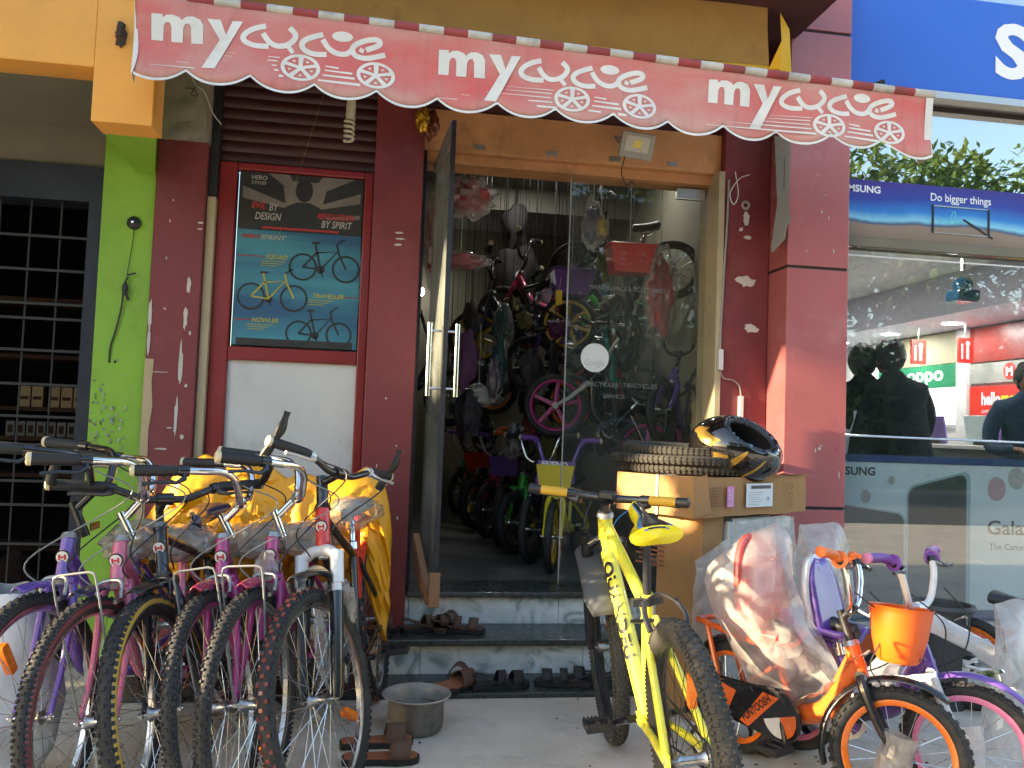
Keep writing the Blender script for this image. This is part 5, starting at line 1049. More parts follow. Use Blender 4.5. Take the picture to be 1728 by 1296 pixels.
# ---------------------------------------------------------------- row of cycles on the left
LAD = dict(style='ladies', R=.33, tw=.038, knobs=140, knob_h=.0022, head_bot=.372, head_len=.125, head_r=.0205, stem_h=.085, stem_ext=.065, stem_rise=.05, bar='sweep', bar_mat='chrome', stem_mat='chrome', fork='rigid', badge=True, caliper=True, carrier_wire=True, lamp_tab='zinc', post=.015, seat_len=.40, saddle_wrap='film_dirty', cable='cable_grey', quill_r=.013, sr=.0012)
def D(a, **k): d = dict(a); d.update(k); return d
GRP = 'new bicycles parked in a row outside the shop'
bike('bicycle', 'purple framed bicycle with black swept bars beside the iron grille', (-.885, 2.45), -95, 3.5, -6, 102, D(LAD, frame_mat='p_purple', fork_mat='p_purple', mud_f='p_violet', bar_mat='p_black', stem_mat='p_black', lamp_tab='p_black', stem_h=.10, carrier_wire=False, refl_f='reflector_orange', refl_ang=1.1), GRP)
bike('bicycle', 'pink framed bicycle with dark red tyre walls and navy front mudguard', (-.685, 2.42), -95, 7, -8, 110, D(LAD, frame_mat='p_pink', fork_mat='p_pink', mud_f='p_navy', stem_h=.08, tyre=('rubber', 'rubber', 'red_wall')), GRP)
b3, k3 = bike('bicycle', 'black bicycle with yellow striped tyres and curved bar ends', (-.52, 2.50), -91, 11, -7, 38, dict(style='mtb', R=.33, tw=.047, knobs=96, knob_h=.0045, head_bot=.40, head_len=.14, head_r=.021, frame_mat='p_black', fork='rigid', fork_mat='p_black', tyre=('rubber', 'rubber', 'yellow_tread'), bar='riser', bar_ends='curved', badge=True, rim='rim_black', stem_h=.07, stem_mat='p_black', post=.08, hub='rim_black', mud_f='black_plastic', mud_f0=82, mud_f1=110, saddle_mat='p_navy', cable='cable_black', caliper=True, caliper_mat='p_black', refl_f='reflector_orange', refl_ang=2.6), GRP)
bike('bicycle', 'magenta bicycle with crimson mudguard between the black and taped bicycles', (-.39, 2.52), -93, 8, -7, 98, D(LAD, frame_mat='p_magenta', fork_mat='p_magenta', mud_f='p_crimson', stem_h=.07, stem_rise=.04), GRP)
b5, k5 = bike('bicycle', 'magenta bicycle with crimson mudguard beside the red and black bicycle', (-.33, 2.53), -96, 2, -8, 114, D(LAD, frame_mat='p_magenta', fork_mat='p_magenta', mud_f='p_crimson', refl_f='reflector_orange', refl_ang=4.2, stem_h=.078), GRP)
b6, k6 = bike('bicycle', 'black bicycle with red head tube, silver suspension fork and red tyre tread', (-.10, 2.575), -97, 8, -15, 74, dict(style='mtb', R=.33, tw=.047, knobs=96, knob_h=.004, head_bot=.46, head_len=.135, head_r=.024, frame_mat='p_black', head_mat='p_red', headset_mat='p_black', fork='susp', tyre=('rubber', 'red_tread', 'rubber'), bar='riser', bar_ends='upright', lever_mat='silver_paint', badge=True, stem_mat='p_black', stem_h=.10, bar_k=.92, quill_r=.02, stem_ext=.075, stem_rise=.03, post=.10, mud_f='black_plastic', mud_f0=84, mud_f1=110, mud_gap=.05, caliper=True, caliper_mat='p_black', saddle_mat='lamp_grey', saddle_wrap='film', refl_f='reflector_orange', refl_ang=3.7, refl_r='reflector_white', knobs_r=56, crank_a=.15, kickstand=False, sr=.0013), GRP)
# red rear triangle of the red and black bicycle
A6 = k6['A']; MB().tube([k6['st']+Vector((-.01, 0, -.12)), Vector((.12, 0, .78)), Vector((-.05, .03, .80))], .014, 10).tube([k6['st']+Vector((-.01, 0, -.18)), Vector((.08, .02, .70)), Vector((-.07, -.03, .72))], .012, 10).tube([k6['st']+Vector((0, 0, .0)), k6['st']+Vector((.01, 0, -.2))], .019, 12).build('carrier', 'p_red', b6)
MB().blob(k6['A'](.30, -.14, .03), (.05, .045, .09), 12, .5, 3., 2.).build('plastic_wrap', 'film_dirty', b6); MB().blob(k6['F']+Vector((.0, .01, .16)), (.045, .02, .10), 12, .5, 3., 5.).build('plastic_wrap', 'film', b6)
for (rt, k) in ((b5, k5),):
    MB().blob(k['A'](k['hb']+.02, -.02, -.01), (.05, .04, .07), 12, .35, 3., 8.).build('plastic_wrap', 'film_dirty', rt)
# the yellow one, nose to the shop
paint('p_lemon', (.80, .74, .06), dirt=(.50,.45,.22), damt=.35, dscale=5); mat('grip_amber', (.62, .36, .03), .6, var=.15); mat('dirt_yellow', (.5, .42, .1), .6); mat('flap_grey', (.06, .065, .075), .6, var=.2, dirt=(.16,.15,.13), damt=.5)
by, ky = bike('bicycle', 'dusty yellow mountain bicycle with yellow grips facing the shop door', (.905, 3.10), 86.5, -7, -3, -22, dict(style='mtb', R=.345, wb=1.07, tw=.056, knobs=130, knobs_r=150, knob_h=.0025, tyre=('rubber_dusty', 'rubber_dusty', 'rubber_dusty'), head_bot=.45, head_len=.12, head_r=.026, frame_mat='p_lemon', tube_r=.019, down_r=.027, flat=1.15, fork='susp', crown_mat='p_black', lower_mat='p_black', bar='flat', bar_r=.014, grip_mat='grip_amber', grip_end='black_plastic', cap_mat='black_plastic', stem_mat='p_black', stem_h=.035, stem_ext=.05, quill_r=.017, post=.195, post_mat='iron_dark', saddle_mat='p_yellow', saddle_acc='p_black', saddle_tilt=16, bar_k=.90, saddle_L=.27, saddle_W=.155, saddle_H=.06, rim='rim_black', spk='spoke_black', crank_a=2.75, refl_f='reflector_orange', refl_ang=2.4, refl_r='reflector_orange', refl_ang_r=1.9, cable='cable_blue', bbx=.44, bbz=.30, seat_len=.40, ring_mat='iron_dark', kickstand=False), None)
mg_ = mudguard(by, ky['F'], .345, .068, R(95), R(150), 'flap_grey', ky['S'], gap=.06, off=.035)
# lettering down the frame tube
dt0, dt1 = ky['A'](ky['hb']+.02), ky['bb']; dd_ = (dt1-dt0).normalized(); up_ = Vector((0, 1, 0)).cross(dd_)
tx = text('QUANDEU', (0, 0, 0), (1, 0, 0), (0, 1, 0), .040, 'badge_black', by, bold=.04, width=.36)
for v_ in tx.data.vertices:      # wrap the letters round the tube
    a_ = R(8)+v_.co.y/.031; v_.co = dt0+dd_*(.10+v_.co.x)+(Vector((0, 1, 0))*math.cos(a_)*.0285-up_*0+up_*math.sin(a_)*.0335)
for s_, nm_ in ((-1, 'shifter'), (1, 'shifter')): MB().box(ky['SB'] @ (ky['cl']+Vector((.010, s_*.125, -.010))), (.055, .05, .036), ky['SB'].to_3x3() @ Euler((.3*s_, .2, 0)).to_matrix()).build(nm_, 'black_plastic', by, bevel=.008)
MB().box(ky['SB'] @ (ky['cl']+Vector((-.01, .0, .012))), (.07, .06, .03), ky['SB'].to_3x3()).build('stem_cap', 'black_plastic', by, bevel=.008)
MB().tube([dt0+dd_*.0, dt0+dd_*.05], .0285, 14).build('frame_stripe', 'p_navy', by)
MB().tube(bezier([ky['st']+Vector((-.02, -.05, -.06)), ky['st']+Vector((-.03, .06, -.05))], 4), .006, 6).box(ky['st']+Vector((.0, .0, -.005)), (.03, .09, .02)).build('seat_clamp', 'iron_dark', by)
b = MB()
for y in (-1, 1): b.tube(bezier([Vector((.10, y*.05, .345+.30)), Vector((.12, y*.055, .345+.33)), Vector((.17, y*.045, .345+.36))], 4), .008, 8)
b.tube(bezier([Vector((.15, -.05, .70)), Vector((.18, 0, .725)), Vector((.16, .06, .70))], 5), .004, 6); b.build('rear_brake', 'iron_dark', by)

# ---------------------------------------------------------------- children's bicycles on the right
KID = dict(style='kid', R=.203, wb=.64, tw=.044, knobs=44, knob_h=.005, head_bot=.235, head_len=.10, head_r=.023, rake=.03, head_angle=68, bbx=.255, bbz=.215, seat_len=.20, post=.05, down_r=.034, tube_r=.013, bar='kid', bar_mat='chrome', bar_k=.95, stem_h=.10, stem_ext=.03, stem_rise=.02, stem_mat='rim_black', spokes=20, ring_r=.05, crank_L=.085, saddle_L=.2, saddle_W=.15, fork='rigid', fork_r=.014, kickstand=False, flange=True, grip_r=.016, sr=.0013, rw=.034)
def child_extras(rt, k, frame, accent, guard_text, seat, basket=None, gm='p_white', seed=0):
    F, Bk, bb = k['F'], k['B'], k['bb']
    # chain guard on the right-hand side
    y = -.068; pts = []
    for i in range(9): a = R(-100+25*i); pts.append((bb.x+.085*math.cos(a), bb.z+.085*math.sin(a)))
    pts += [(.02, Bk.z+.075), (-.06, Bk.z+.05), (-.075, Bk.z), (-.05, Bk.z-.04), (.03, Bk.z-.06)]
    gd = MB().poly([(q[0], y, q[1]) for q in pts], (0, .012, 0)).build('chain_guard', 'p_black' if accent == 'p_orange' else 'p_white', rt, smooth=False, bevel=.003)
    yo = y-.0012
    MB().poly([(x, yo, z) for x, z in ((-.045, Bk.z+.035), (.0, Bk.z+.06), (.065, Bk.z+.05), (.02, Bk.z-.045), (-.03, Bk.z-.03))]).build('guard_print', accent, gd, smooth=False)
    MB().poly([(x, yo, z) for x, z in ((.08, Bk.z-.05), (.12, Bk.z-.0595), (.255, Bk.z+.075), (.185, Bk.z+.078))]).build('guard_print', accent, gd, smooth=False)
    ang = math.atan2(.135, .155); u = Vector((math.cos(ang), 0, math.sin(ang))); v = Vector((-math.sin(ang), 0, math.cos(ang)))
    text(guard_text, Vector((.105, yo-.001, Bk.z-.046)), u, v, .026, 'badge_black' if accent == 'p_orange' else 'badge_white', gd, bold=.03, width=.155)
    for j, (a0, a1, m) in enumerate(((200, 300, 'p_white'), (300, 20+360, accent))):
        MB().poly([(bb.x, yo-.0004, bb.z)]+[(bb.x+.07*math.cos(R(a)), yo-.0004, bb.z+.07*math.sin(R(a))) for a in range(a0, a1+1, 10)]).build('guard_print', m, gd, smooth=False)
    MB().tube([Vector((-.06, y-.003, Bk.z+.075)), Vector((.12, y-.003, Bk.z+.088)), Vector((bb.x, y-.003, bb.z+.092))], .006, 8).build('guard_bar', 'p_black', gd)
    # carrier loop behind
    b = MB()
    for s in (-1, 1): b.tube(bezier([Vector((.19, s*.03, .43)), Vector((.05, s*.05, .44)), Vector((-.10, s*.055, .46)), Vector((-.155, s*.035, .455)), Vector((-.165, 0, .452))], 5), .011, 9); b.tube([Vector((-.09, s*.055, .46)), Vector((-.01, s*.062, Bk.z+.015))], .010, 9)
    b.tube([Vector((.02, -.05, .445)), Vector((.02, .05, .445))], .006, 7).tube([Vector((-.06, -.05, .452)), Vector((-.06, .05, .452))], .006, 7); b.build('carrier', frame, rt)
    # stabiliser wheels
    for s in (-1, 1):
        MB().tube([Bk+Vector((0, s*.07, 0)), Vector((-.01, s*.125, .10)), Vector((-.01, s*.13, .062))], .007, 7).build('stabiliser_arm', 'iron_dark', rt)
        w = MB().ring((-.01, s*.15, .062), (0, 1, 0), [(.062, -.012), (.062, .012), (.045, .012), (.045, -.012)], 26).build('stabiliser_wheel', 'rubber', rt); MB().lathe((-.01, s*.15+.013*s, .062), (0, s, 0), [(.045, 0), (.02, .006), (0, .006)], 20).build('cap', gm, w)
    mudguard(rt, Bk, .203, .03, R(20), R(165), 'p_black', I4)
    sz = .78 if seat == 'p_violet' else 1.
    if seat:   # moulded child seat with tall back
        sc = Vector((.30, 0, .44)); b = MB()
        b.sheet(lambda u, v: sc+Vector((-.04-.10*u, (v-.5)*.22*(1-.25*(1-u)), .02*math.cos((v-.5)*6)*-1+.015)), 8, 8)
        b.sheet(lambda u, v: sc+Vector((-.14-.07*u, sz*(v-.5)*(.23-.05*u)*(1 if u < .75 else 1-.5*(u-.75)/.25), sz*(.02+.33*u+.02*abs(v-.5)))), 10, 8)
        o = b.build('child_seat', seat, rt); s_ = o.modifiers.new('t', 'SOLIDIFY'); s_.thickness = .022
        b = MB(); b.tube(bezier([sc+Vector((-.165, -.10*sz, .06*sz)), sc+Vector((-.185, -.115*sz, .20*sz)), sc+Vector((-.20, -.08*sz, .335*sz)), sc+Vector((-.205, 0*sz, .36*sz)), sc+Vector((-.20, .08*sz, .335*sz)), sc+Vector((-.185, .115*sz, .20*sz)), sc+Vector((-.165, .10*sz, .06*sz))], 5), .015, 9); b.build('seat_rim', 'seat_rimred' if seat == 'p_red' else 'p_white', o)
    if basket:
        SB = k['SB']; c = k['A'](k['hb']+.055, .13); n = 40; b = MB()
        prof = [(q_, z_*1.0) for q_, z_ in [(.60, .0), (.70, .012), (.86, .07), (.96, .13), (1.0, .165), (1.04, .168), (1.0, .160), (.94, .13), (.84, .07), (.68, .016), (.0, .012)]]
        vs = []; m_ = len(prof)
        for i in range(n):
            a = 2*math.pi*i/n
            for (q, z) in prof: vs.append(SB @ (Vector((c.x, 0, c.z-.03))+Vector((math.cos(a)*.095*q*(1 if abs(math.cos(a)) < .8 else .97), math.sin(a)*.136*q, z))))
        fs = [(i*m_+j, ((i+1) % n)*m_+j, ((i+1) % n)*m_+j+1, i*m_+j+1) for i in range(n) for j in range(m_-1)]; fs.append(tuple(i*m_ for i in range(n)))
        bk_ = b.add(vs, fs).build('basket', basket, rt)
        for j in range(5):
            t = -.03+.015*j; p0 = Vector((c.x+.060, t, c.z-.005)); MB().box(SB @ p0, (.012, .004, .02), SB.to_3x3()).build('slot', 'badge_black', bk_, smooth=False)
    return rt
paint('seat_rimred', (.55, .08, .07)); mat('basket_orange', (.78, .115, .006), .35, var=.05); mat('basket_red', (.55, .03, .03), .4, var=.1); mat('basket_purple', (.10, .03, .25), .4, var=.1); mat('basket_yellow', (.60, .45, .02), .4, var=.1); mat('grip_orange', (.75, .16, .03), .5, var=.05); mat('grip_purple', (.16, .05, .30), .5, var=.05); mat('grip_pinkish', (.6, .2, .35), .5, var=.05)
k1r, k1 = bike('child_bicycle', 'orange children\'s bicycle with orange basket and orange rims', (1.59, 2.37), -66, 2, 30, -4, D(KID, frame_mat='p_orange', fork_mat='p_black', rim='rim_orange', grip_mat='grip_orange', cap_mat='grip_orange', mud_f='p_black', mud_f0=55, mud_f1=200, crank_a=-1.2), cat='bicycle')
child_extras(k1r, k1, 'wrap_orange', 'p_orange', 'FUNTOOSH', 'p_red', 'basket_orange')
k2r, k2 = bike('child_bicycle', 'purple children\'s bicycle with white fork and pink rims', (1.85, 2.40), -63, 1, 30, -26, D(KID, frame_mat='p_violet', fork_mat='p_white', rim='rim_pink', grip_mat='grip_purple', cap_mat='grip_pinkish', mud_f='p_violet', mud_f0=45, mud_f1=140, bar_mat='p_white', stem_mat='p_white', crank_a=.4), cat='bicycle')
child_extras(k2r, k2, 'p_violet', 'p_violet', 'FUNTOOSH', 'p_violet', None)
# silver emblem on each front mudguard
for rt, k in ((k1r, k1), (k2r, k2)):
    S = k['S']; p = k['F']+Vector((.03, 0, .203+.022)); b = MB(); pts = [(-.055, .0), (-.05, .012), (-.02, .012), (.0, .022), (.03, .030), (.052, .036), (.06, .028), (.045, .018), (.05, .0), (.035, .008), (.01, .004), (-.015, .0), (-.03, .006)]
    b.poly([S @ (p+Vector((x, .004, z))) for x, z in pts], (0, -.008, 0)); b.build('mudguard_emblem', 'chrome', rt, smooth=False)
def crumple(name, parent, fn, nu, nv, m, amp=.02, fr=7., seed=0., label=None):
    """thin film: broad facets with hard creases rather than lumps"""
    rd = random.Random(int(seed*10)+3)
    def P(u, v):
        p = Vector(fn(u % 1.0 if u < 1 else 0.0, v)); q = p*fr*.55+Vector((seed, seed*2, 0)); d = Vector((noise.noise(q), noise.noise(q+Vector((31, 7, 2))), noise.noise(q+Vector((3, 17, 52)))))
        q2 = p*fr*1.6+Vector((seed, 0, 0)); d2 = Vector((noise.noise(q2), noise.noise(q2+Vector((5, 5, 5))), noise.noise(q2+Vector((9, 1, 4)))))
        return p+d*amp*1.3+d2*amp*.55
    return MB().sheet(P, nu, nv).build(name, m, parent, angle=14)
def bagfn(c, a, b_, z0, z1, top=.35, tw=0., bulge=1.):
    """closed bag: ellipse a x b, pinched toward the top"""
    def f(u, v):
        t = 2*math.pi*u; s = math.sin(math.pi*min(1, max(.02, v)))**.45 if v < .5 else 1-(1-top)*((v-.5)*2)**2
        return (c[0]+a*s*math.cos(t+tw*v), c[1]+b_*s*math.sin(t+tw*v), z0+(z1-z0)*v)
    return f
# polythene over the seats and frames
def pillow(name, parent, outline, c, depth, m, seed, nrm, amp=.012):
    """bag of two sheets sealed along an outline (points of the place), bulged round what is inside"""
    c = Vector(c); nrm = Vector(nrm).normalized(); P_ = [Vector(p) for p in bezier(list(outline)+[outline[0]], 4)[:-1]]; k = len(P_); b = MB(); rings = 7; inv = parent.matrix_world.inverted() if parent else I4
    for sd in (1, -1):
        vs = []
        for r_ in range(rings+1):
            t = r_/rings
            for i, p in enumerate(P_):
                q = c+(p-c)*t; cre = (noise.noise(q*7+Vector((seed, 1, 2)))+.5*noise.noise(q*16+Vector((seed, 5, 2))))*min(1, t*1.6+.35)
                d = depth*sd*(1-t**2.6)*(1+.35*cre)+nrm.dot(Vector((0, 0, 0)))+amp*1.6*cre*t*sd
                q = q+nrm*d+Vector((noise.noise(q*9+Vector((seed, 0, 0))), 0, noise.noise(q*9+Vector((0, seed, 4)))))*amp
                vs.append(inv @ q)
        b.add(vs, [(r_*k+i, r_*k+(i+1) % k, (r_+1)*k+(i+1) % k, (r_+1)*k+i) for r_ in range(rings) for i in range(k)])
    return b.build(name, m, parent, angle=20)
bpy.context.view_layer.update()
pillow('plastic_bag', k1r, [(1.40, 2.80, .862), (1.455, 2.80, .80), (1.48, 2.80, .60), (1.60, 2.70, .34), (1.52, 2.74, .24), (1.36, 2.78, .22), (1.26, 2.84, .40), (1.165, 2.90, .63), (1.27, 2.86, .78)], (1.385, 2.82, .55), .13, 'film_thick', 3., (-.42, -.9, 0))
crumple('plastic_wrap', k1r, lambda u, v: (k1['A'](.30-.02)*(1-v)+k1['bb']*v)+Vector((.05*math.sin(6.283*u), .05*math.cos(6.283*u), .05*math.sin(6.283*u)+.05*math.sin(3.14*v)*0)), 20, 24, 'film_dirty', .022, 14., 5.)
crumple('plastic_wrap', k1r, lambda u, v: (k1['S'] @ (k1['F']+Vector((.0+.055*math.cos(6.28*u), -.02+.05*math.sin(6.28*u), -.10+.16*v)))), 18, 16, 'film_dirty', .022, 14., 7.)
pillow('plastic_bag', k2r, [(1.62, 3.06, .82), (1.72, 3.06, .83), (1.80, 3.06, .82), (1.84, 3.05, .66), (1.82, 3.02, .46), (1.66, 3.02, .44), (1.58, 3.04, .58)], (1.70, 3.04, .64), .11, 'film_thick', 9., (-.45, -.89, 0))
crumple('plastic_wrap', k2r, lambda u, v: (k2['A'](.37)*(1-v)+(k2['bb']+Vector((.05, 0, .1)))*v)+Vector((0, .055*math.cos(6.283*u), .06*math.sin(6.283*u))), 20, 24, 'film_milky', .02, 12., 15.)
crumple('plastic_wrap', k2r, lambda u, v: (k2['S'] @ (k2['F']+Vector((.03*math.cos(6.28*u), -.04+.035*math.sin(6.28*u), -.06+.13*v)))), 18, 16, 'film_milky', .02, 14., 17.)
MB().tube([k1['SB'] @ (k1['cl']+Vector((.02, .0, .0))), k1['SB'] @ (k1['cl']+Vector((.13, .0, -.04)))], .006, 7).build('basket_bracket', 'chrome', k1r)

# third wrapped bicycle at the edge of the pavement
wr3, kw = bike('child_bicycle', 'children\'s bicycle wholly wrapped in clear polythene beside the purple one', (2.92, 2.80), -58, 0, 15, 20, D(KID, frame_mat='p_white', fork_mat='p_white', rim='rim_orange', grip_mat='grip_orange', cap_mat='grip_orange', knobs=0), cat='bicycle')
pillow('plastic_bag', wr3, [(2.10, 2.60, .62), (2.2, 2.60, .63), (2.30, 2.60, .50), (2.34, 2.56, .25), (2.30, 2.52, .06), (2.08, 2.50, .05), (1.98, 2.52, .22), (2.06, 2.56, .42)], (2.16, 2.56, .32), .17, 'film_thick', 21., (-.6, -.8, 0))
inv3 = wr3.matrix_world.inverted(); wt = bezier([(1.93, 2.86, .545), (2.02, 2.80, .50), (2.16, 2.70, .42), (2.22, 2.66, .34)], 5)
MB().tube([inv3 @ p for p in wt], [.034*(1+.2*noise.noise(p*25)) for p in wt], 12).build('wrapped_tube', 'film_milky', wr3)

# ---------------------------------------------------------------- cartons, tyres, helmet
mat('cardboard', (.40, .215, .085), .85, var=.14, vscale=4, bump=.08, bscale=30, dirt=(.28,.15,.06), damt=.3, dscale=5); mat('card_print', (.26, .10, .05), .8, var=.2, vscale=12); mat('label_white', (.70, .72, .74), .5, var=.04); mat('label_pink', (.70, .20, .55), .5, var=.05); mat('strap', (.55, .50, .38), .5, var=.1)
def carton(name, label, cx, cy, z0, z1, L_, W_, yaw, open_flaps=False, lab=False):
    t = empty(name, (cx, cy, z0), (0, 0, R(yaw)), label, 'box', local=True); h = z1-z0
    # origin at the near corner; +x along the front, +y to the back
    b = MB(); nx, nz = 16, 6
    def wob(p, s): return p+Vector((0, .010*noise.noise(Vector((p.x*5+s, p.z*9, s))), .006*noise.noise(Vector((p.x*6, s, 2)))))
    b.sheet(lambda u, v: wob(Vector((L_*u, 0, h*v)), 1.), nx, nz); b.sheet(lambda u, v: Vector((.008*noise.noise(Vector((v*4, u*4, 3.+cx))), W_*(1-u), h*v)), 8, nz); b.sheet(lambda u, v: wob(Vector((L_*u, W_*v, h-.004)), 4.), nx, 8)
    b.sheet(lambda u, v: Vector((L_, W_*u, h*v)), 4, 4); b.sheet(lambda u, v: Vector((L_*(1-u), W_, h*v)), 4, 4)
    body = b.build('body', 'cardboard', t)
    if open_flaps: MB().poly([(L_, .02, h), (L_+.05, .0, h+.01), (L_+.045, .12, h-.01), (L_, .14, h)], (0, 0, .004)).build('flap', 'cardboard', body, smooth=False); MB().poly([(0, -.002, .0), (.0, -.002, h), (.07, -.012, h+.012), (.10, -.012, .02)], (0, .003, 0)).build('flap', 'cardboard', body, smooth=False)
    if lab:
        y = -.0135
        MB().bb(.33, .52, y-.0005, y, .035, .135).build('address_label', 'label_white', t, smooth=False)
        for j in range(24): MB().bb(.36+.006*j, .36+.006*j+.003*(1+(j*7 % 3)*.4), y-.0015, y-.001, .112, .126).build('barcode', 'badge_black', t, smooth=False)
        for j in range(6): MB().bb(.345, .42+.015*(j % 3), y-.0015, y-.001, .045+.010*j, .048+.010*j).build('small_print', 'faint_grey', t, smooth=False)
        text('19', (.475, y-.0015, .06), (1,0,0), (0,0,1), .016, 'badge_black', t)
        MB().bb(.20, .245, y-.0005, y, .04, .125).build('colour_label', 'label_pink', t, smooth=False); text('DEEP', (.222, y-.0015, .045), (0,0,1), (-1,0,0), .014, 'label_white', t, width=.07); text('PURPLE', (.239, y-.0015, .045), (0,0,1), (-1,0,0), .012, 'label_white', t, width=.07)
        for j in range(7): MB().bb(.10, .17-.01*(j % 2), y-.0005, y, .045+.012*j, .050+.012*j).build('stamp', 'card_print', t, smooth=False)
        for j in range(3): MB().ring((.66, y-.0005, .04+.04*j), (0, 1, 0), [(.014, 0), (.014, .0008), (.0115, .0008), (.0115, 0)], 20).build('stamp', 'card_print', t, smooth=False)
        MB().bb(-.006, -.0025, .18, .192, -.002, h+.002).bb(-.006, .3, .18, .192, h-.001, h+.003).build('strap', 'strap', t, smooth=False)
    else:
        for j in range(5): MB().bb(-.0035, -.0025, .20, .36-.02*(j % 2), h*.72+.02*j, h*.72+.008+.02*j).build('stamp', 'card_print', t, smooth=False)
    return t
carton('flat_carton', 'long cardboard carton with white address label under the helmet', 1.225, 3.17, .825, .985, .80, .42, 30, True, True)
carton('tall_carton', 'upright cardboard carton standing below the labelled carton', 1.30, 3.25, 0, .822, .13, .24, 30)
# film-wrapped foam boards beside it
fb = empty('foam_board_pack', (1.45, 3.30, 0), (0, 0, R(30)), 'white foam boards wrapped in clear film below the labelled carton', 'boards', local=True)
mat('foam_white', (.72, .72, .70), .7, var=.06)
for j in range(4): MB().bb(.0+.0, .46, .02+.055*j, .065+.055*j, .0, .80-.012*(j % 2)).build('board', 'foam_white', fb, smooth=False, bevel=.004)
crumple('plastic_wrap', fb, lambda u, v: (-.28+.26*u, -.03-.02*math.sin(5*u), .30+.36*v+.08*u), 16, 20, 'film_thick', .016, 9., 37.); crumple('plastic_wrap', fb, lambda u, v: (-.015+.49*u, -.005, .02+.79*v), 30, 40, 'film_thick', .016, 9., 31.); MB().bb(.30, .36, -.002, .0195, .45, .79).build('red_print_strip', 'label_white', fb, smooth=False)
mat('tyre_dust', (.045, .042, .036), .9, var=.35, vscale=8, bump=.2, bscale=120, dirt=(.11,.10,.075), damt=.7, dscale=5)
for j, (x, y, z, r_) in enumerate([(1.40, 3.66, 1.007, .335), (1.375, 3.65, 1.047, .345), (1.41, 3.67, 1.087, .325)]):
    b = MB(); n = 80; k = 12; tw = .041; prof = [(r_-tw/2+math.cos(2*math.pi*i/k)*tw/2, math.sin(2*math.pi*i/k)*tw/2) for i in range(k)]
    o = empty('spare_tyre', (x, y, z-.023), label=('lowest', 'middle', 'top')[j]+' black tyre of the stack on the cartons', cat='tyre', group='tyres stacked on the cartons')
    b.ring((x, y, z), (.02*(j-1), .03*(1-j), 1), prof, n); b.build('carcass', 'tyre_dust', o)
    b = MB()
    for i in range(90):
        a = 2*math.pi*i/90
        for dz in (-.011, .0, .011):
            rr_ = r_+.001; d = Vector((math.cos(a), math.sin(a), 0)); e = Vector((-math.sin(a), math.cos(a), 0)); p = Vector((x, y, z+dz))+d*rr_*(1-.006*(abs(dz)/.011)); b.box(p, (.006, .012, .008), Matrix((d, e, Vector((0, 0, 1)))).transposed())
    b.build('tread', 'tyre_dust', o)
hm = empty('helmet', (1.53, 3.46, .985), label='glossy black motorcycle helmet with painted gold highlights lying on the carton', cat='helmet'); mat('helmet_black', (.012, .011, .010), .08, var=.2, vscale=4, coat=1.); mat('helmet_gold', (.55, .34, .07), .2, metal=.5, var=.4, vscale=9); mat('helmet_pad', (.04, .042, .05), .8, var=.2); mat('helmet_trim', (.06, .065, .075), .4, var=.1)
hc = Vector((1.515, 3.45, 1.098)); hq = Euler((R(-8), R(14), R(-14))).to_matrix(); opn = Vector((.30, -.68, .68)).normalized()
def shell(rad, thr, m, name, par, inside=False):
    b = MB().blob((0, 0, 0), rad, 30); keep = []; op = hq.transposed() @ opn
    for f in b.f:
        c = sum((Vector(b.v[i]) for i in f), Vector())/len(f); c = Vector((c.x/rad[0], c.y/rad[1], c.z/rad[2])).normalized()
        if c.dot(op) < thr: keep.append(f)
    b.f = keep; b.m = [0]*len(keep); b.v = [tuple(hc+hq @ Vector(p)) for p in b.v]; o = b.build(name, m, par); s = o.modifiers.new('t', 'SOLIDIFY'); s.thickness = .014; s.offset = -1; return o
sh_ = shell((.186, .155, .133), .76, 'helmet_black', 'shell', hm); shell((.168, .138, .116), .78, 'helmet_pad', 'lining', hm)
op = hq.transposed() @ opn; u_ = op.orthogonal().normalized(); w_ = op.cross(u_); ring = []
for i in range(49):
    a = 2*math.pi*i/48; d = (op*.76+(u_*math.cos(a)+w_*math.sin(a))*math.sqrt(1-.76**2)); ring.append(hc+hq @ Vector((d.x*.184, d.y*.153, d.z*.131)))
MB().tube(ring, .0045, 8, cap=False).build('edge_trim', 'helmet_trim', hm)
def onshell(b, c0, pts, m, name):
    vs = []
    for (a, e) in pts:
        d = Vector((math.cos(e)*math.cos(a), math.cos(e)*math.sin(a), math.sin(e))); vs.append(hc+hq @ Vector((d.x*.1885, d.y*.1575, d.z*.1355)))
    return vs
for (wd_, sa, sb_, ro) in (((-.85, -.45, .25), .30, .16, .5), ((-.80, -.60, -.15), .34, .12, -.4), ((-.45, -.85, -.35), .50, .10, .15), ((-.92, -.20, .45), .20, .12, 1.0), ((.10, -.85, -.55), .42, .05, .25)):
    n_ = (hq.transposed() @ Vector(wd_)).normalized(); u1 = n_.orthogonal().normalized(); v1 = n_.cross(u1); uu_ = u1*math.cos(ro)+v1*math.sin(ro); vv_ = -u1*math.sin(ro)+v1*math.cos(ro)
    def gp(a, r_): 
        d = (n_+uu_*(math.cos(a)*sa*r_*(1+.3*math.sin(3*a)))+vv_*(math.sin(a)*sb_*r_*(1+.35*math.cos(2*a+1)))).normalized(); q = 1/math.sqrt((d.x/.2020)**2+(d.y/.1710)**2+(d.z/.1490)**2); return hc+hq @ (d*q)
    MB().sheet(lambda u, v: gp(6.2832*u, v), 20, 4).build('gold_flash', 'helmet_gold', sh_)  # warm highlights painted onto the left of the black shell
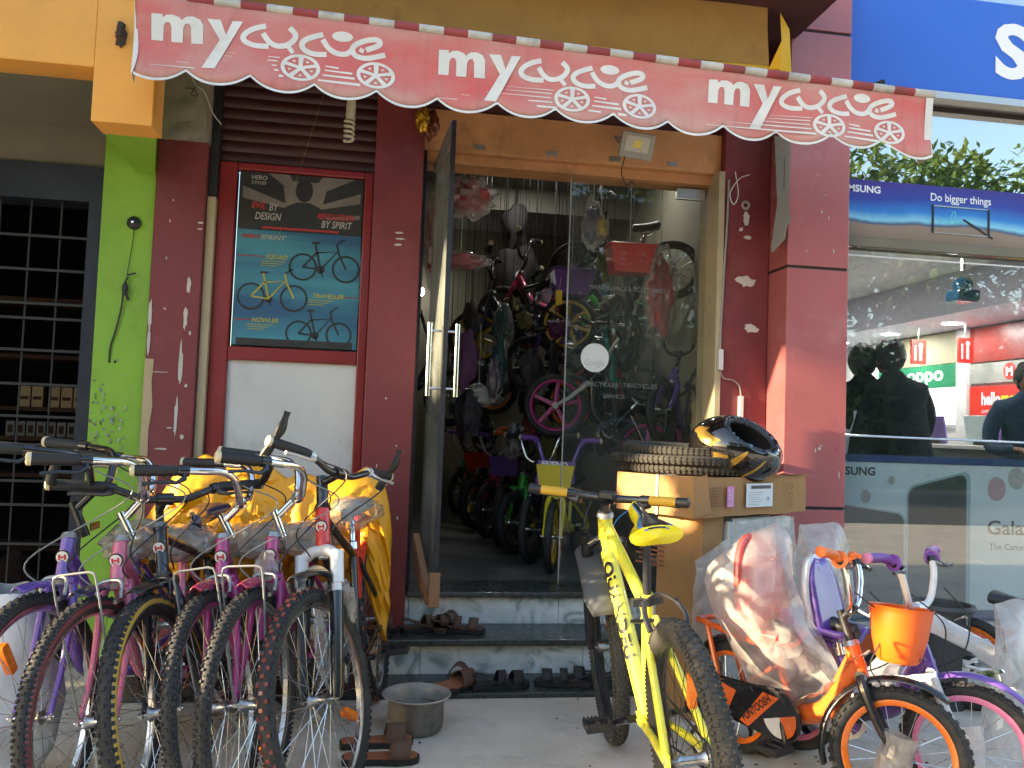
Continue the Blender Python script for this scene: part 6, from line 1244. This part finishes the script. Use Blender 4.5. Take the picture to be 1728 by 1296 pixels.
MB().tube(bezier([hc+Vector((.17, -.05, .05)), hc+Vector((.21, -.03, -.02)), hc+Vector((.17, -.05, -.10))], 6), .003, 6).build('chin_strap', 'lamp_grey', hm); MB().box(hc+Vector((.0, -.05, -.01)), (.02, .02, .02)).build('red_buckle', 'p_red', hm, smooth=False)
# dark bin behind the children's bicycles
mat('bin_grey', (.06, .062, .065), .55, var=.15)
bn_ = empty('bin', (2.50, 3.42, 0), label='dark grey plastic bin below the phone poster', cat='bin'); c = (2.50, 3.42, 0)
MB().lathe(c, (0, 0, 1), [(.0, .004), (.095, 0), (.12, .40), (.124, .43)], 32).lathe(c, (0, 0, 1), [(.118, .43), (.09, .02), (0, .02)], 32).build('body', 'bin_grey', bn_); MB().ring(c, (0, 0, 1), [(.134, .425), (.138, .435), (.132, .447), (.116, .447), (.114, .43)], 36).build('rim', 'bin_grey', bn_)
MB().tube(bezier([(2.47, 3.30, .40), (2.50, 3.27, .42), (2.53, 3.30, .38)]), .006, 6).build('clip', 'steel', bn_)

# ---------------------------------------------------------------- yellow sheet over the rear of the parked row
mat('raincoat_yellow', (.80, .35, .006), .45, var=.10, vscale=5, bump=.25, bscale=14)
YT = [(-.88, .70), (-.80, .86), (-.74, .97), (-.66, 1.00), (-.58, .975), (-.50, 1.0), (-.43, .955), (-.36, .90), (-.30, .93), (-.22, .89), (-.14, .92), (-.06, .955), (.0, .94), (.03, .84), (.05, .72)]
def yz(x):
    for (a, za), (b_, zb) in zip(YT, YT[1:]):
        if a <= x <= b_: return za+(zb-za)*(x-a)/(b_-a)
    return .7
def yfn(u, v):
    xx = -.87+.92*u; x = xx*1.09-.005; zt = yz(xx); s = (v-.42)/.58 if v > .42 else (.42-v)/.42
    fold = .055*noise.noise(Vector((x*6.5, s*2.2, 1)))+.05*(.3-abs(noise.noise(Vector((x*11, s*4.5, 7)))))+.022*(.3-abs(noise.noise(Vector((x*23+s*6, s*9, 3)))))
    if v > .42:   # front drop
        zb = .50 if xx < -.04 else .50-.24*min(1, (xx+.04)/.07); z = zt-(zt-zb)*s**1.15; y = 3.60-.07*s-.05*math.sin(min(1, s*2)*1.57)+fold*(.4+s); x += .025*noise.noise(Vector((s*5, x*4, 3)))*s
    else: z = zt-.45*s**1.6; y = 3.62+.16*s**.7+fold*.8
    return Vector((x, y, z+.5*fold*(1-s)))
tag(MB().sheet(yfn, 110, 56).build('yellow_sheet', 'raincoat_yellow', None, angle=16), 'crumpled bright yellow plastic sheet thrown over the parked bicycles', 'sheet').modifiers.new('t', 'SOLIDIFY').thickness = .0015
mat('sack_white', (.62, .64, .66), .6, var=.1, vscale=5, bump=.3, bscale=18)
sk = crumple('sack', None, bagfn((-1.10, 2.72), .17, .15, .0, .62, .5), 40, 34, 'sack_white', .03, 6., 41.); tag(sk, 'white woven sack standing behind the purple bicycle', 'sack')
mat('teal_cushion', (.05, .07, .12), .8, var=.2)

# ---------------------------------------------------------------- pot, footwear, wood prop
mat('pot_metal', (.24, .23, .21), .5, metal=.6, var=.3, vscale=9, dirt=(.05,.045,.04), damt=.6, dscale=6); mat('pot_rim', (.50, .49, .45), .4, metal=.6, var=.2, vscale=12); mat('pot_water', (.10, .09, .07), .15, var=.2)
pt = empty('cooking_pot', (.165, 3.23, 0), label='battered metal cooking pot on the pavement before the steps', cat='pot'); c = (.165, 3.23, .002)
MB().lathe(c, (0, 0, 1), [(0, 0), (.090, 0), (.102, .012), (.107, .04), (.105, .10), (.110, .122)], 40).build('body', 'pot_metal', pt); MB().lathe(c, (0, 0, 1), [(.110, .122), (.130, .132), (.132, .135), (.126, .137), (.107, .125), (.102, .10), (.100, .07)], 40).build('rim', 'pot_rim', pt); MB().lathe(c, (0, 0, 1), [(.101, .085), (0, .086)], 40).build('contents', 'pot_water', pt)
mat('leather_brown', (.12, .065, .04), .7, var=.25); mat('insole_tan', (.36, .13, .055), .7, var=.2); mat('sandal_black', (.022, .022, .023), .7, var=.2); mat('sole_black', (.02, .02, .02), .8, var=.2)
def sandal(x, y, z, yaw, sole, top, strap, label, group=None, style='strap', tilt=0.):
    t = empty('sandal', (x, y, z), (R(tilt), 0, R(yaw)), label, 'sandal', group, local=True)
    out = [(-.13, -.028), (-.12, -.036), (-.06, -.034), (0, -.036), (.06, -.045), (.105, -.040), (.13, -.02), (.135, .01), (.12, .034), (.08, .044), (.0, .034), (-.06, .032), (-.115, .034), (-.13, .022)]
    MB().poly([(a, b_, 0) for a, b_ in out], (0, 0, .022)).build('sole', sole, t, smooth=False, bevel=.004); MB().poly([(a*.95, b_*.92, .0225) for a, b_ in out], (0, 0, .002)).build('insole', top, t, smooth=False)
    def band(x0, x1, h, w): 
        b = MB(); b.sheet(lambda u, v: Vector((x0+(x1-x0)*v+.006*math.sin(u*3.1), (u-.5)*2*w, .022+h*math.sin(math.pi*min(1, max(0, u)))**.7)), 12, 3); o = b.build('strap', strap, t); o.modifiers.new('t', 'SOLIDIFY').thickness = .004
    if style == 'strap': band(.05, .095, .045, .043); band(-.02, .015, .05, .038)
    if style == 'strap': b = MB(); b.tube(bezier([(-.02, -.036, .03), (-.09, -.036, .055), (-.125, 0, .062), (-.09, .036, .055), (-.02, .036, .03)], 5), .009, 7, flat=.4); b.build('strap', strap, t)
    else: band(.03, .10, .05, .044)
    return t
sandal(.55, 3.66, .021, 8, 'sole_black', 'sandal_black', 'sandal_black', 'black strap sandal on the dark plinth beside the slippers'); sandal(.84, 3.68, .021, 170, 'sole_black', 'sandal_black', 'sandal_black', 'black strap sandal on the dark plinth behind the yellow bicycle', tilt=0); sandal(.99, 3.70, .021, 160, 'sole_black', 'sandal_black', 'sandal_black', 'black strap sandal behind the front wheel of the yellow bicycle')
sandal(.36, 3.70, .021, 75, 'sole_black', 'insole_tan', 'leather_brown', 'brown slipper on the plinth behind the cooking pot', style='slip'); sandal(.33, 3.62, .03, 35, 'sole_black', 'insole_tan', 'leather_brown', 'tan slipper tilted against the cooking pot', style='slip', tilt=14)
sandal(.24, 3.99, .187, 20, 'sole_black', 'leather_brown', 'leather_brown', 'brown leather sandal on the step under the wooden prop'); sandal(.33, 4.02, .187, 70, 'sole_black', 'leather_brown', 'leather_brown', 'brown leather sandal on the step beside the marble riser'); sandal(.38, 3.96, .187, -10, 'sole_black', 'leather_brown', 'leather_brown', 'dusty brown sandal at the front edge of the step')
sandal(.02, 3.08, .001, 5, 'sole_black', 'insole_tan', 'leather_brown', 'tan slipper on the pavement behind the red and black bicycle', style='slip'); sandal(.035, 2.93, .001, 0, 'sole_black', 'insole_tan', 'leather_brown', 'tan slipper under the wheel of the red and black bicycle', style='slip'); sandal(-.03, 3.95, .187, 15, 'sole_black', 'insole_tan', 'leather_brown', 'tan slipper on the step beside the maroon pillar', style='slip')
mat('prop_wood', (.34, .17, .08), .75, var=.25, vscale=5, bump=.1); wd = empty('wood_prop', (.20, 3.75, .385), label='short wooden board wedged at the foot of the glass door', cat='wood')
MB().poly([(.215, 3.60, .40), (.15, 3.86, .66), (.155, 3.86, .50), (.205, 3.61, .385)], (.028, .010, 0)).build('board', 'prop_wood', wd, smooth=False, bevel=.003); MB().bb(.215, .262, 3.565, 3.589, .385, .53).build('cleat', 'prop_wood', wd, smooth=False, bevel=.003)

mat('litter_brown', (.16, .10, .06), .9, var=.3); b = MB(); rd = random.Random(66)
for k in range(150):
    x, y = rd.uniform(-1.2, 2.4), rd.uniform(1.9, 3.55); r_ = rd.uniform(.0025, .007); a0 = rd.uniform(0, 6.3)
    b.poly([(x+math.cos(a0+t)*r_*rd.uniform(.6, 1.4), y+math.sin(a0+t)*r_*rd.uniform(.6, 1.4), .0005) for t in (0, 1.2, 2.5, 3.8, 5.0)], (0, 0, .0035))
tag(b.build('litter', 'litter_brown', None, smooth=False), 'dry leaf bits and grit scattered on the pavement', 'litter', kind='stuff')
# ---------------------------------------------------------------- stock inside the bicycle shop
SK = D(KID, knobs=0, spokes=14, cables=False, levers=False, sr=.002)
cols = ['p_yellow', 'p_violet', 'p_green', 'p_black', 'p_crimson', 'p_navy', 'p_red', 'p_teal']
names = {'p_yellow': 'yellow', 'p_violet': 'violet', 'p_green': 'green', 'p_black': 'black', 'p_crimson': 'crimson', 'p_navy': 'navy', 'p_red': 'red', 'p_teal': 'teal'}
tails = ['nearest the glass panel', 'behind the yellow one', 'behind the violet one', 'behind the green one', 'behind the black one', 'behind the crimson one', 'behind the navy one', 'at the back wall']
GI = 'children\'s bicycles in the row on the shop floor'
for i, (x, y) in enumerate([(.97, 4.66), (.91, 4.98), (.86, 5.32), (.82, 5.68), (.78, 6.1), (.75, 6.6), (.72, 7.1), (.70, 7.65)]):
    rt, k = bike('child_bicycle', names[cols[i]]+' children\'s bicycle in the shop row, '+tails[i], (x, y), -118-3*(i % 3), 3, 10-7*(i % 3), 0, D(SK, frame_mat=cols[i], fork_mat='p_black' if i % 2 else cols[i], rim='rim_black' if i % 3 else 'rim_yellow', mud_f=cols[i] if i < 3 else 'p_black', grip_mat=('grip_purple', 'grip_rubber', 'grip_orange')[i % 3], saddle_mat='black_plastic', bar_mat=('p_violet' if i == 0 else ('p_black', 'chrome', 'p_black')[i % 3]), stem_h=.07+.02*(i % 3)), GI, zoff=.345)
    if i in (0, 3, 5):
        b = MB(); SBm = k['SB']; c = k['A'](k['hb']+.10, .10)
        b.add([SBm @ (c+Vector((dx, dy, dz))) for dz, s in ((-.06, .8), (.07, 1.)) for dx, dy in ((-.05*s, -.11*s), (.05*s, -.11*s), (.05*s, .11*s), (-.05*s, .11*s))], [(0,3,2,1), (0,1,5,4), (1,2,6,5), (2,3,7,6), (3,0,4,7)]); b.build('basket', ('basket_yellow', 0, 0, 'basket_purple', 0, 'basket_red')[i], rt, smooth=False)
    if i == 0:
        MB().box(SBm @ (k['cl']+Vector((.09, 0, -.02))), (.006, .22, .13), SBm.to_3x3() @ Euler((0, -.25, 0)).to_matrix()).build('front_plate', 'grip_purple', rt, smooth=False)
        uu = SBm.to_3x3() @ Vector((0, 1, 0)); vv = SBm.to_3x3() @ (Euler((0, -.25, 0)).to_matrix() @ Vector((0, 0, 1))); text('FRIEND', SBm @ (k['cl']+Vector((.0935, -.085, .012))), uu, vv, .028, 'badge_white', rt, bold=.03, width=.15)
def hang(i, hub, yaw, pitch, roll, c, label, front=True, **kw):
    """bicycle hung on the wall: hub is where its front axle hangs"""
    P_ = D(SK, frame_mat=c, fork_mat=kw.pop('fork_mat', c), drive=True, **kw); Mr = Euler((R(roll), R(pitch), R(yaw)), 'XYZ').to_matrix(); wb = P_['wb']; F = Vector((wb, 0, P_['R'])); loc = Vector(hub)-Mr @ F
    return bike('child_bicycle', label, (0, 0), 0, 0, kw.get('st', 0), 0, P_, 'children\'s bicycles hung inside the shop', M=Matrix.Translation(loc) @ Mr.to_4x4())
hang(0, (1.06, 5.15, 1.31), 172, -24, 0, 'p_black', 'black children\'s bicycle with a magenta moulded wheel hung behind the glass', solid=5, rim='p_magenta', spokemat='p_magenta', rw=.05, fork_mat='silver_paint', bar_mat='silver_paint')
hang(1, (.60, 5.7, 1.77), 165, 10, 4, 'p_navy', 'navy children\'s bicycle with an orange moulded wheel hung on the wall', rim='rim_yellow', solid=7, spokemat='rim_yellow', bar_mat='p_black')
hang(2, (1.42, 5.0, 1.82), -95, -60, 8, 'p_teal', 'teal children\'s bicycle hung nose up behind the glass', bar_mat='p_black')
hang(3, (1.55, 5.3, 1.75), -92, -62, 5, 'p_red', 'red children\'s bicycle hung nose up beside the teal one', bar_mat='p_black', rim='rim_black')
hang(4, (1.25, 5.5, 2.25), 160, 0, 0, 'p_black', 'black children\'s bicycle hung high by the ceiling lamps', rim='rim_black', bar_mat='p_black')
hang(5, (1.62, 4.75, 1.30), -130, -15, 0, 'p_violet', 'violet children\'s bicycle hung low behind the glass', rim='rim_black', bar_mat='p_black')
hang(6, (.85, 6.3, 2.05), 150, 0, 0, 'p_crimson', 'dark crimson children\'s bicycle hung deep in the shop', rim='rim_black', bar_mat='p_black')
hang(7, (.42, 5.6, 1.35), 30, 0, 0, 'p_black', 'black children\'s bicycle hung on the left wall', rim='rim_black', bar_mat='p_black')
hang(8, (1.00, 5.75, 1.62), 185, 18, 10, 'p_violet', 'violet children\'s bicycle hung behind the magenta wheel', rim='rim_black', bar_mat='p_black')
hang(9, (.78, 6.0, 1.45), 140, -10, 0, 'p_black', 'black children\'s bicycle hung above the floor row', rim='rim_orange', bar_mat='p_black')
hang(10, (1.30, 6.2, 1.50), 170, -30, 6, 'p_crimson', 'crimson children\'s bicycle hung above the floor row', rim='rim_black', bar_mat='p_black')
hang(11, (1.72, 5.7, 2.30), -100, -50, 5, 'p_navy', 'navy children\'s bicycle hung nose up by the right wall', rim='rim_black', bar_mat='p_black')
hang(12, (1.50, 6.4, 1.95), 165, 12, 0, 'p_green', 'green children\'s bicycle hung deep by the right wall', rim='rim_black', bar_mat='p_black')
hang(13, (1.78, 5.0, .98), -110, 4, 0, 'p_pinkbright', 'bright pink children\'s bicycle parked by the glass corner', rim='rim_black', bar_mat='p_black')
def bsk(x, y, z, m, label):
    t = empty('basket', (x, y, z), label=label, cat='basket'); b = MB()
    b.add([(x+dx, y+dy, z+dz) for dz, s in ((-.07, .78), (.09, 1.)) for dx, dy in ((-.135*s, -.09*s), (.135*s, -.09*s), (.135*s, .09*s), (-.135*s, .09*s))], [(0,3,2,1), (0,1,5,4), (1,2,6,5), (2,3,7,6), (3,0,4,7)]); o = b.build('body', m, t, smooth=False); o.modifiers.new('t', 'SOLIDIFY').thickness = .006
    MB().tube([(x-.14, y-.094, z+.09), (x+.14, y-.094, z+.09), (x+.14, y+.094, z+.09), (x-.14, y+.094, z+.09), (x-.14, y-.094, z+.09)], .008, 7).build('rim', m, t); MB().tube([(x, y, z+.09), (x, y, z+.5)], .002, 5).build('cord', 'white_plastic', t)
bsk(1.40, 4.75, 2.17, 'basket_red', 'red plastic basket hanging behind the shop glass'); bsk(1.16, 5.25, 2.10, 'basket_purple', 'purple plastic basket hanging inside the shop')
mat('seat_pink', (.50, .10, .13), .5, var=.1); mat('dark_cloth', (.02, .018, .02), .9, var=.3, bump=.3); mat('cloth_red', (.22, .015, .02), .8, var=.2); mat('toy_blue', (.02, .04, .20), .6, var=.1); mat('toy_yellow', (.6, .42, .02), .6, var=.1)
def wrapped(name, label, c, rad, m, fm, seed, cat='seat', cord=3.1):
    t = empty(name, c, label=label, cat=cat); MB().blob(c, rad, 14, .5, 1.8, seed).build('body', m, t); MB().blob(c, [q*1.25 for q in rad], 16, .5, 2.6, seed+3).build('plastic_wrap', fm, t); MB().tube([(c[0], c[1], c[2]+rad[2]), (c[0], c[1], cord)], .002, 5).build('cord', 'white_plastic', t)
wrapped('booster_seat', 'pink child seat in cream wrapping hung by the door', (.44, 4.85, 2.52), (.12, .10, .09), 'seat_pink', 'film_thick', 1.)
wrapped('booster_seat', 'pale wrapped seat hung just inside the hinge of the door', (.24, 4.75, 2.25), (.06, .08, .20), 'seat_pink', 'film_thick', 5.)
wrapped('saddle', 'long pink saddle hung on the wall inside the door', (.40, 4.85, 2.13), (.13, .07, .04), 'seat_pink', 'film', 9., 'saddle')
wrapped('saddle', 'white moulded saddle hung under the yellow bicycle', (.57, 5.15, 1.35), (.13, .08, .05), 'white_plastic', 'film', 11., 'saddle', 1.8)
wrapped('toy', 'blue and yellow soft toy in a clear bag by the ceiling', (1.17, 4.75, 2.38), (.05, .05, .11), 'toy_blue', 'film', 14., 'toy')
wrapped('toy', 'yellow squeaky ball toy hung beside the soft toy', (1.21, 4.72, 2.36), (.04, .04, .05), 'toy_yellow', 'film', 15., 'toy')
wrapped('booster_seat', 'red child seat hung beside the red basket', (1.66, 4.95, 2.02), (.08, .08, .24), 'basket_red', 'film', 17.)
t = empty('school_bag', (.97, 6.5, 2.2), label='black and red bag with a small white emblem hung at the back of the shop', cat='bag')
MB().blob((.97, 6.5, 2.25), (.22, .14, .38), 16, .3, 1.8, 2.).blob((.96, 6.5, 2.75), (.10, .09, .20), 12, .4, 2., 3.).build('body', 'dark_cloth', t); MB().blob((.98, 6.42, 1.92), (.15, .10, .20), 12, .3, 2., 5.).build('base', 'cloth_red', t); MB().blob((.98, 6.34, 2.33), (.03, .02, .05), 8).build('emblem', 'white_plastic', t); MB().tube([(.97, 6.5, 2.9), (.97, 6.5, 3.1)], .006, 6).build('strap', 'dark_cloth', t)
t = empty('price_tag', (1.05, 5.0, 1.98), label='yellow price tag hanging inside the bicycle shop', cat='tag'); MB().bb(1.01, 1.05, 5.0, 5.002, 1.93, 2.02).build('card', 'toy_yellow', t, smooth=False); MB().tube([(1.03, 5.0, 2.02), (1.04, 5.0, 2.1)], .001, 4).build('string', 'white_plastic', t)

mat('goods_dark', (.035, .03, .035), .6, var=.4); mat('goods_plum', (.09, .02, .08), .6, var=.3); mat('goods_olive', (.10, .09, .03), .6, var=.3); mat('goods_red', (.16, .02, .02), .6, var=.3); mat('goods_teal', (.015, .08, .08), .6, var=.3); mat('goods_grey', (.20, .20, .20), .6, var=.2)
rd = random.Random(31)
for k in range(70):
    x, y, z = rd.uniform(.45, 1.85), rd.uniform(4.9, 7.4), rd.uniform(1.05, 2.35)
    if x < 1.0 and z > 2.0: z -= .6
    mm_ = ('goods_dark', 'goods_plum', 'goods_olive', 'goods_red', 'goods_teal', 'goods_dark', 'goods_dark')[k % 7]; rad = (rd.uniform(.03, .08), rd.uniform(.03, .07), rd.uniform(.05, .16))
    t = empty('wrapped_parcel', (x, y, z), label=('%s toy part in clear plastic hung among the shop stock' if k % 4 == 0 else 'loose %s bicycle part hung among the shop stock') % {'goods_dark': 'black', 'goods_plum': 'plum', 'goods_olive': 'olive', 'goods_red': 'dark red', 'goods_teal': 'teal'}[mm_], cat='parcel', group='wrapped goods hung in the bicycle shop')
    MB().blob((x, y, z), rad, 10, .7, 1.8, k*3.1).build('body', mm_, t); 
    if k % 4 == 0: MB().blob((x, y, z-.01), [q*1.22 for q in rad], 12, .5, 2.6, k*1.7).build('plastic_wrap', 'film', t)
    MB().tube([(x, y, z+rad[2]*.9), (x, y, 3.1)], .0018, 4).build('cord', 'black_plastic', t)

# ---------------------------------------------------------------- unseen trees set to shade the front, gaps cut for chosen sun spots
HOLES = [((1.98, 4.05, 1.45), .16), ((1.98, 4.05, 1.15), .20), ((1.10, 3.40, .90), .12), ((1.50, 2.30, .55), .09),
  ((1.45, 2.65, .33), .10), ((1.30, 2.85, .72), .05), ((1.25, 2.85, .50), .05), ((.80, 2.75, .62), .10), ((.82, 2.45, .50), .09), ((1.0, 2.0, .25), .08),
  ((-.82, 3.5, .88), .10), ((-.66, 3.5, .92), .09), ((-.45, 3.5, .85), .10), ((-.22, 3.5, .80), .09), ((-.30, 2.40, .50), .07), ((-.74, 2.25, .58), .07), ((-.98, 2.2, 1.02), .05), ((2.05, 2.5, .35), .08), ((1.38, 3.40, 1.10), .06)]
HOLES = [(Vector(a), r_) for a, r_ in HOLES]
tree(-7.6, 1.9, 8.2, 2.7, 2.4, 15000, 77, 'dense unseen street tree up the road, crown cut to dapple the front', holes=HOLES, leafsize=.13, group=None, zr=3.0)
tree(-6.6, 1.3, 4.6, 2.0, 1.7, 9000, 80, 'low bushy tree added beside the dense one to block low sun', holes=HOLES, leafsize=.11, group=None, zr=1.6)  # added crown, stops sun streaks reaching the pavement
tree(-5.7, 2.0, 2.5, 1.3, .25, 9000, 81, 'rounded leafy shrub added before the trees to keep sun off the ground', holes=HOLES, leafsize=.09, group=None, zr=1.25)  # added below the crowns to block the lowest sun
tree(-10.2, 3.4, 8.6, 2.9, 2.6, 13000, 78, 'tall unseen tree behind the dense one, crown cut to dapple the front', holes=HOLES, leafsize=.15, group=None, zr=3.2)
tree(-9.8, .6, 8.0, 2.6, 2.4, 10000, 79, 'broad unseen tree on the road side, crown cut to dapple the front', holes=HOLES, leafsize=.15, group=None, zr=3.0)
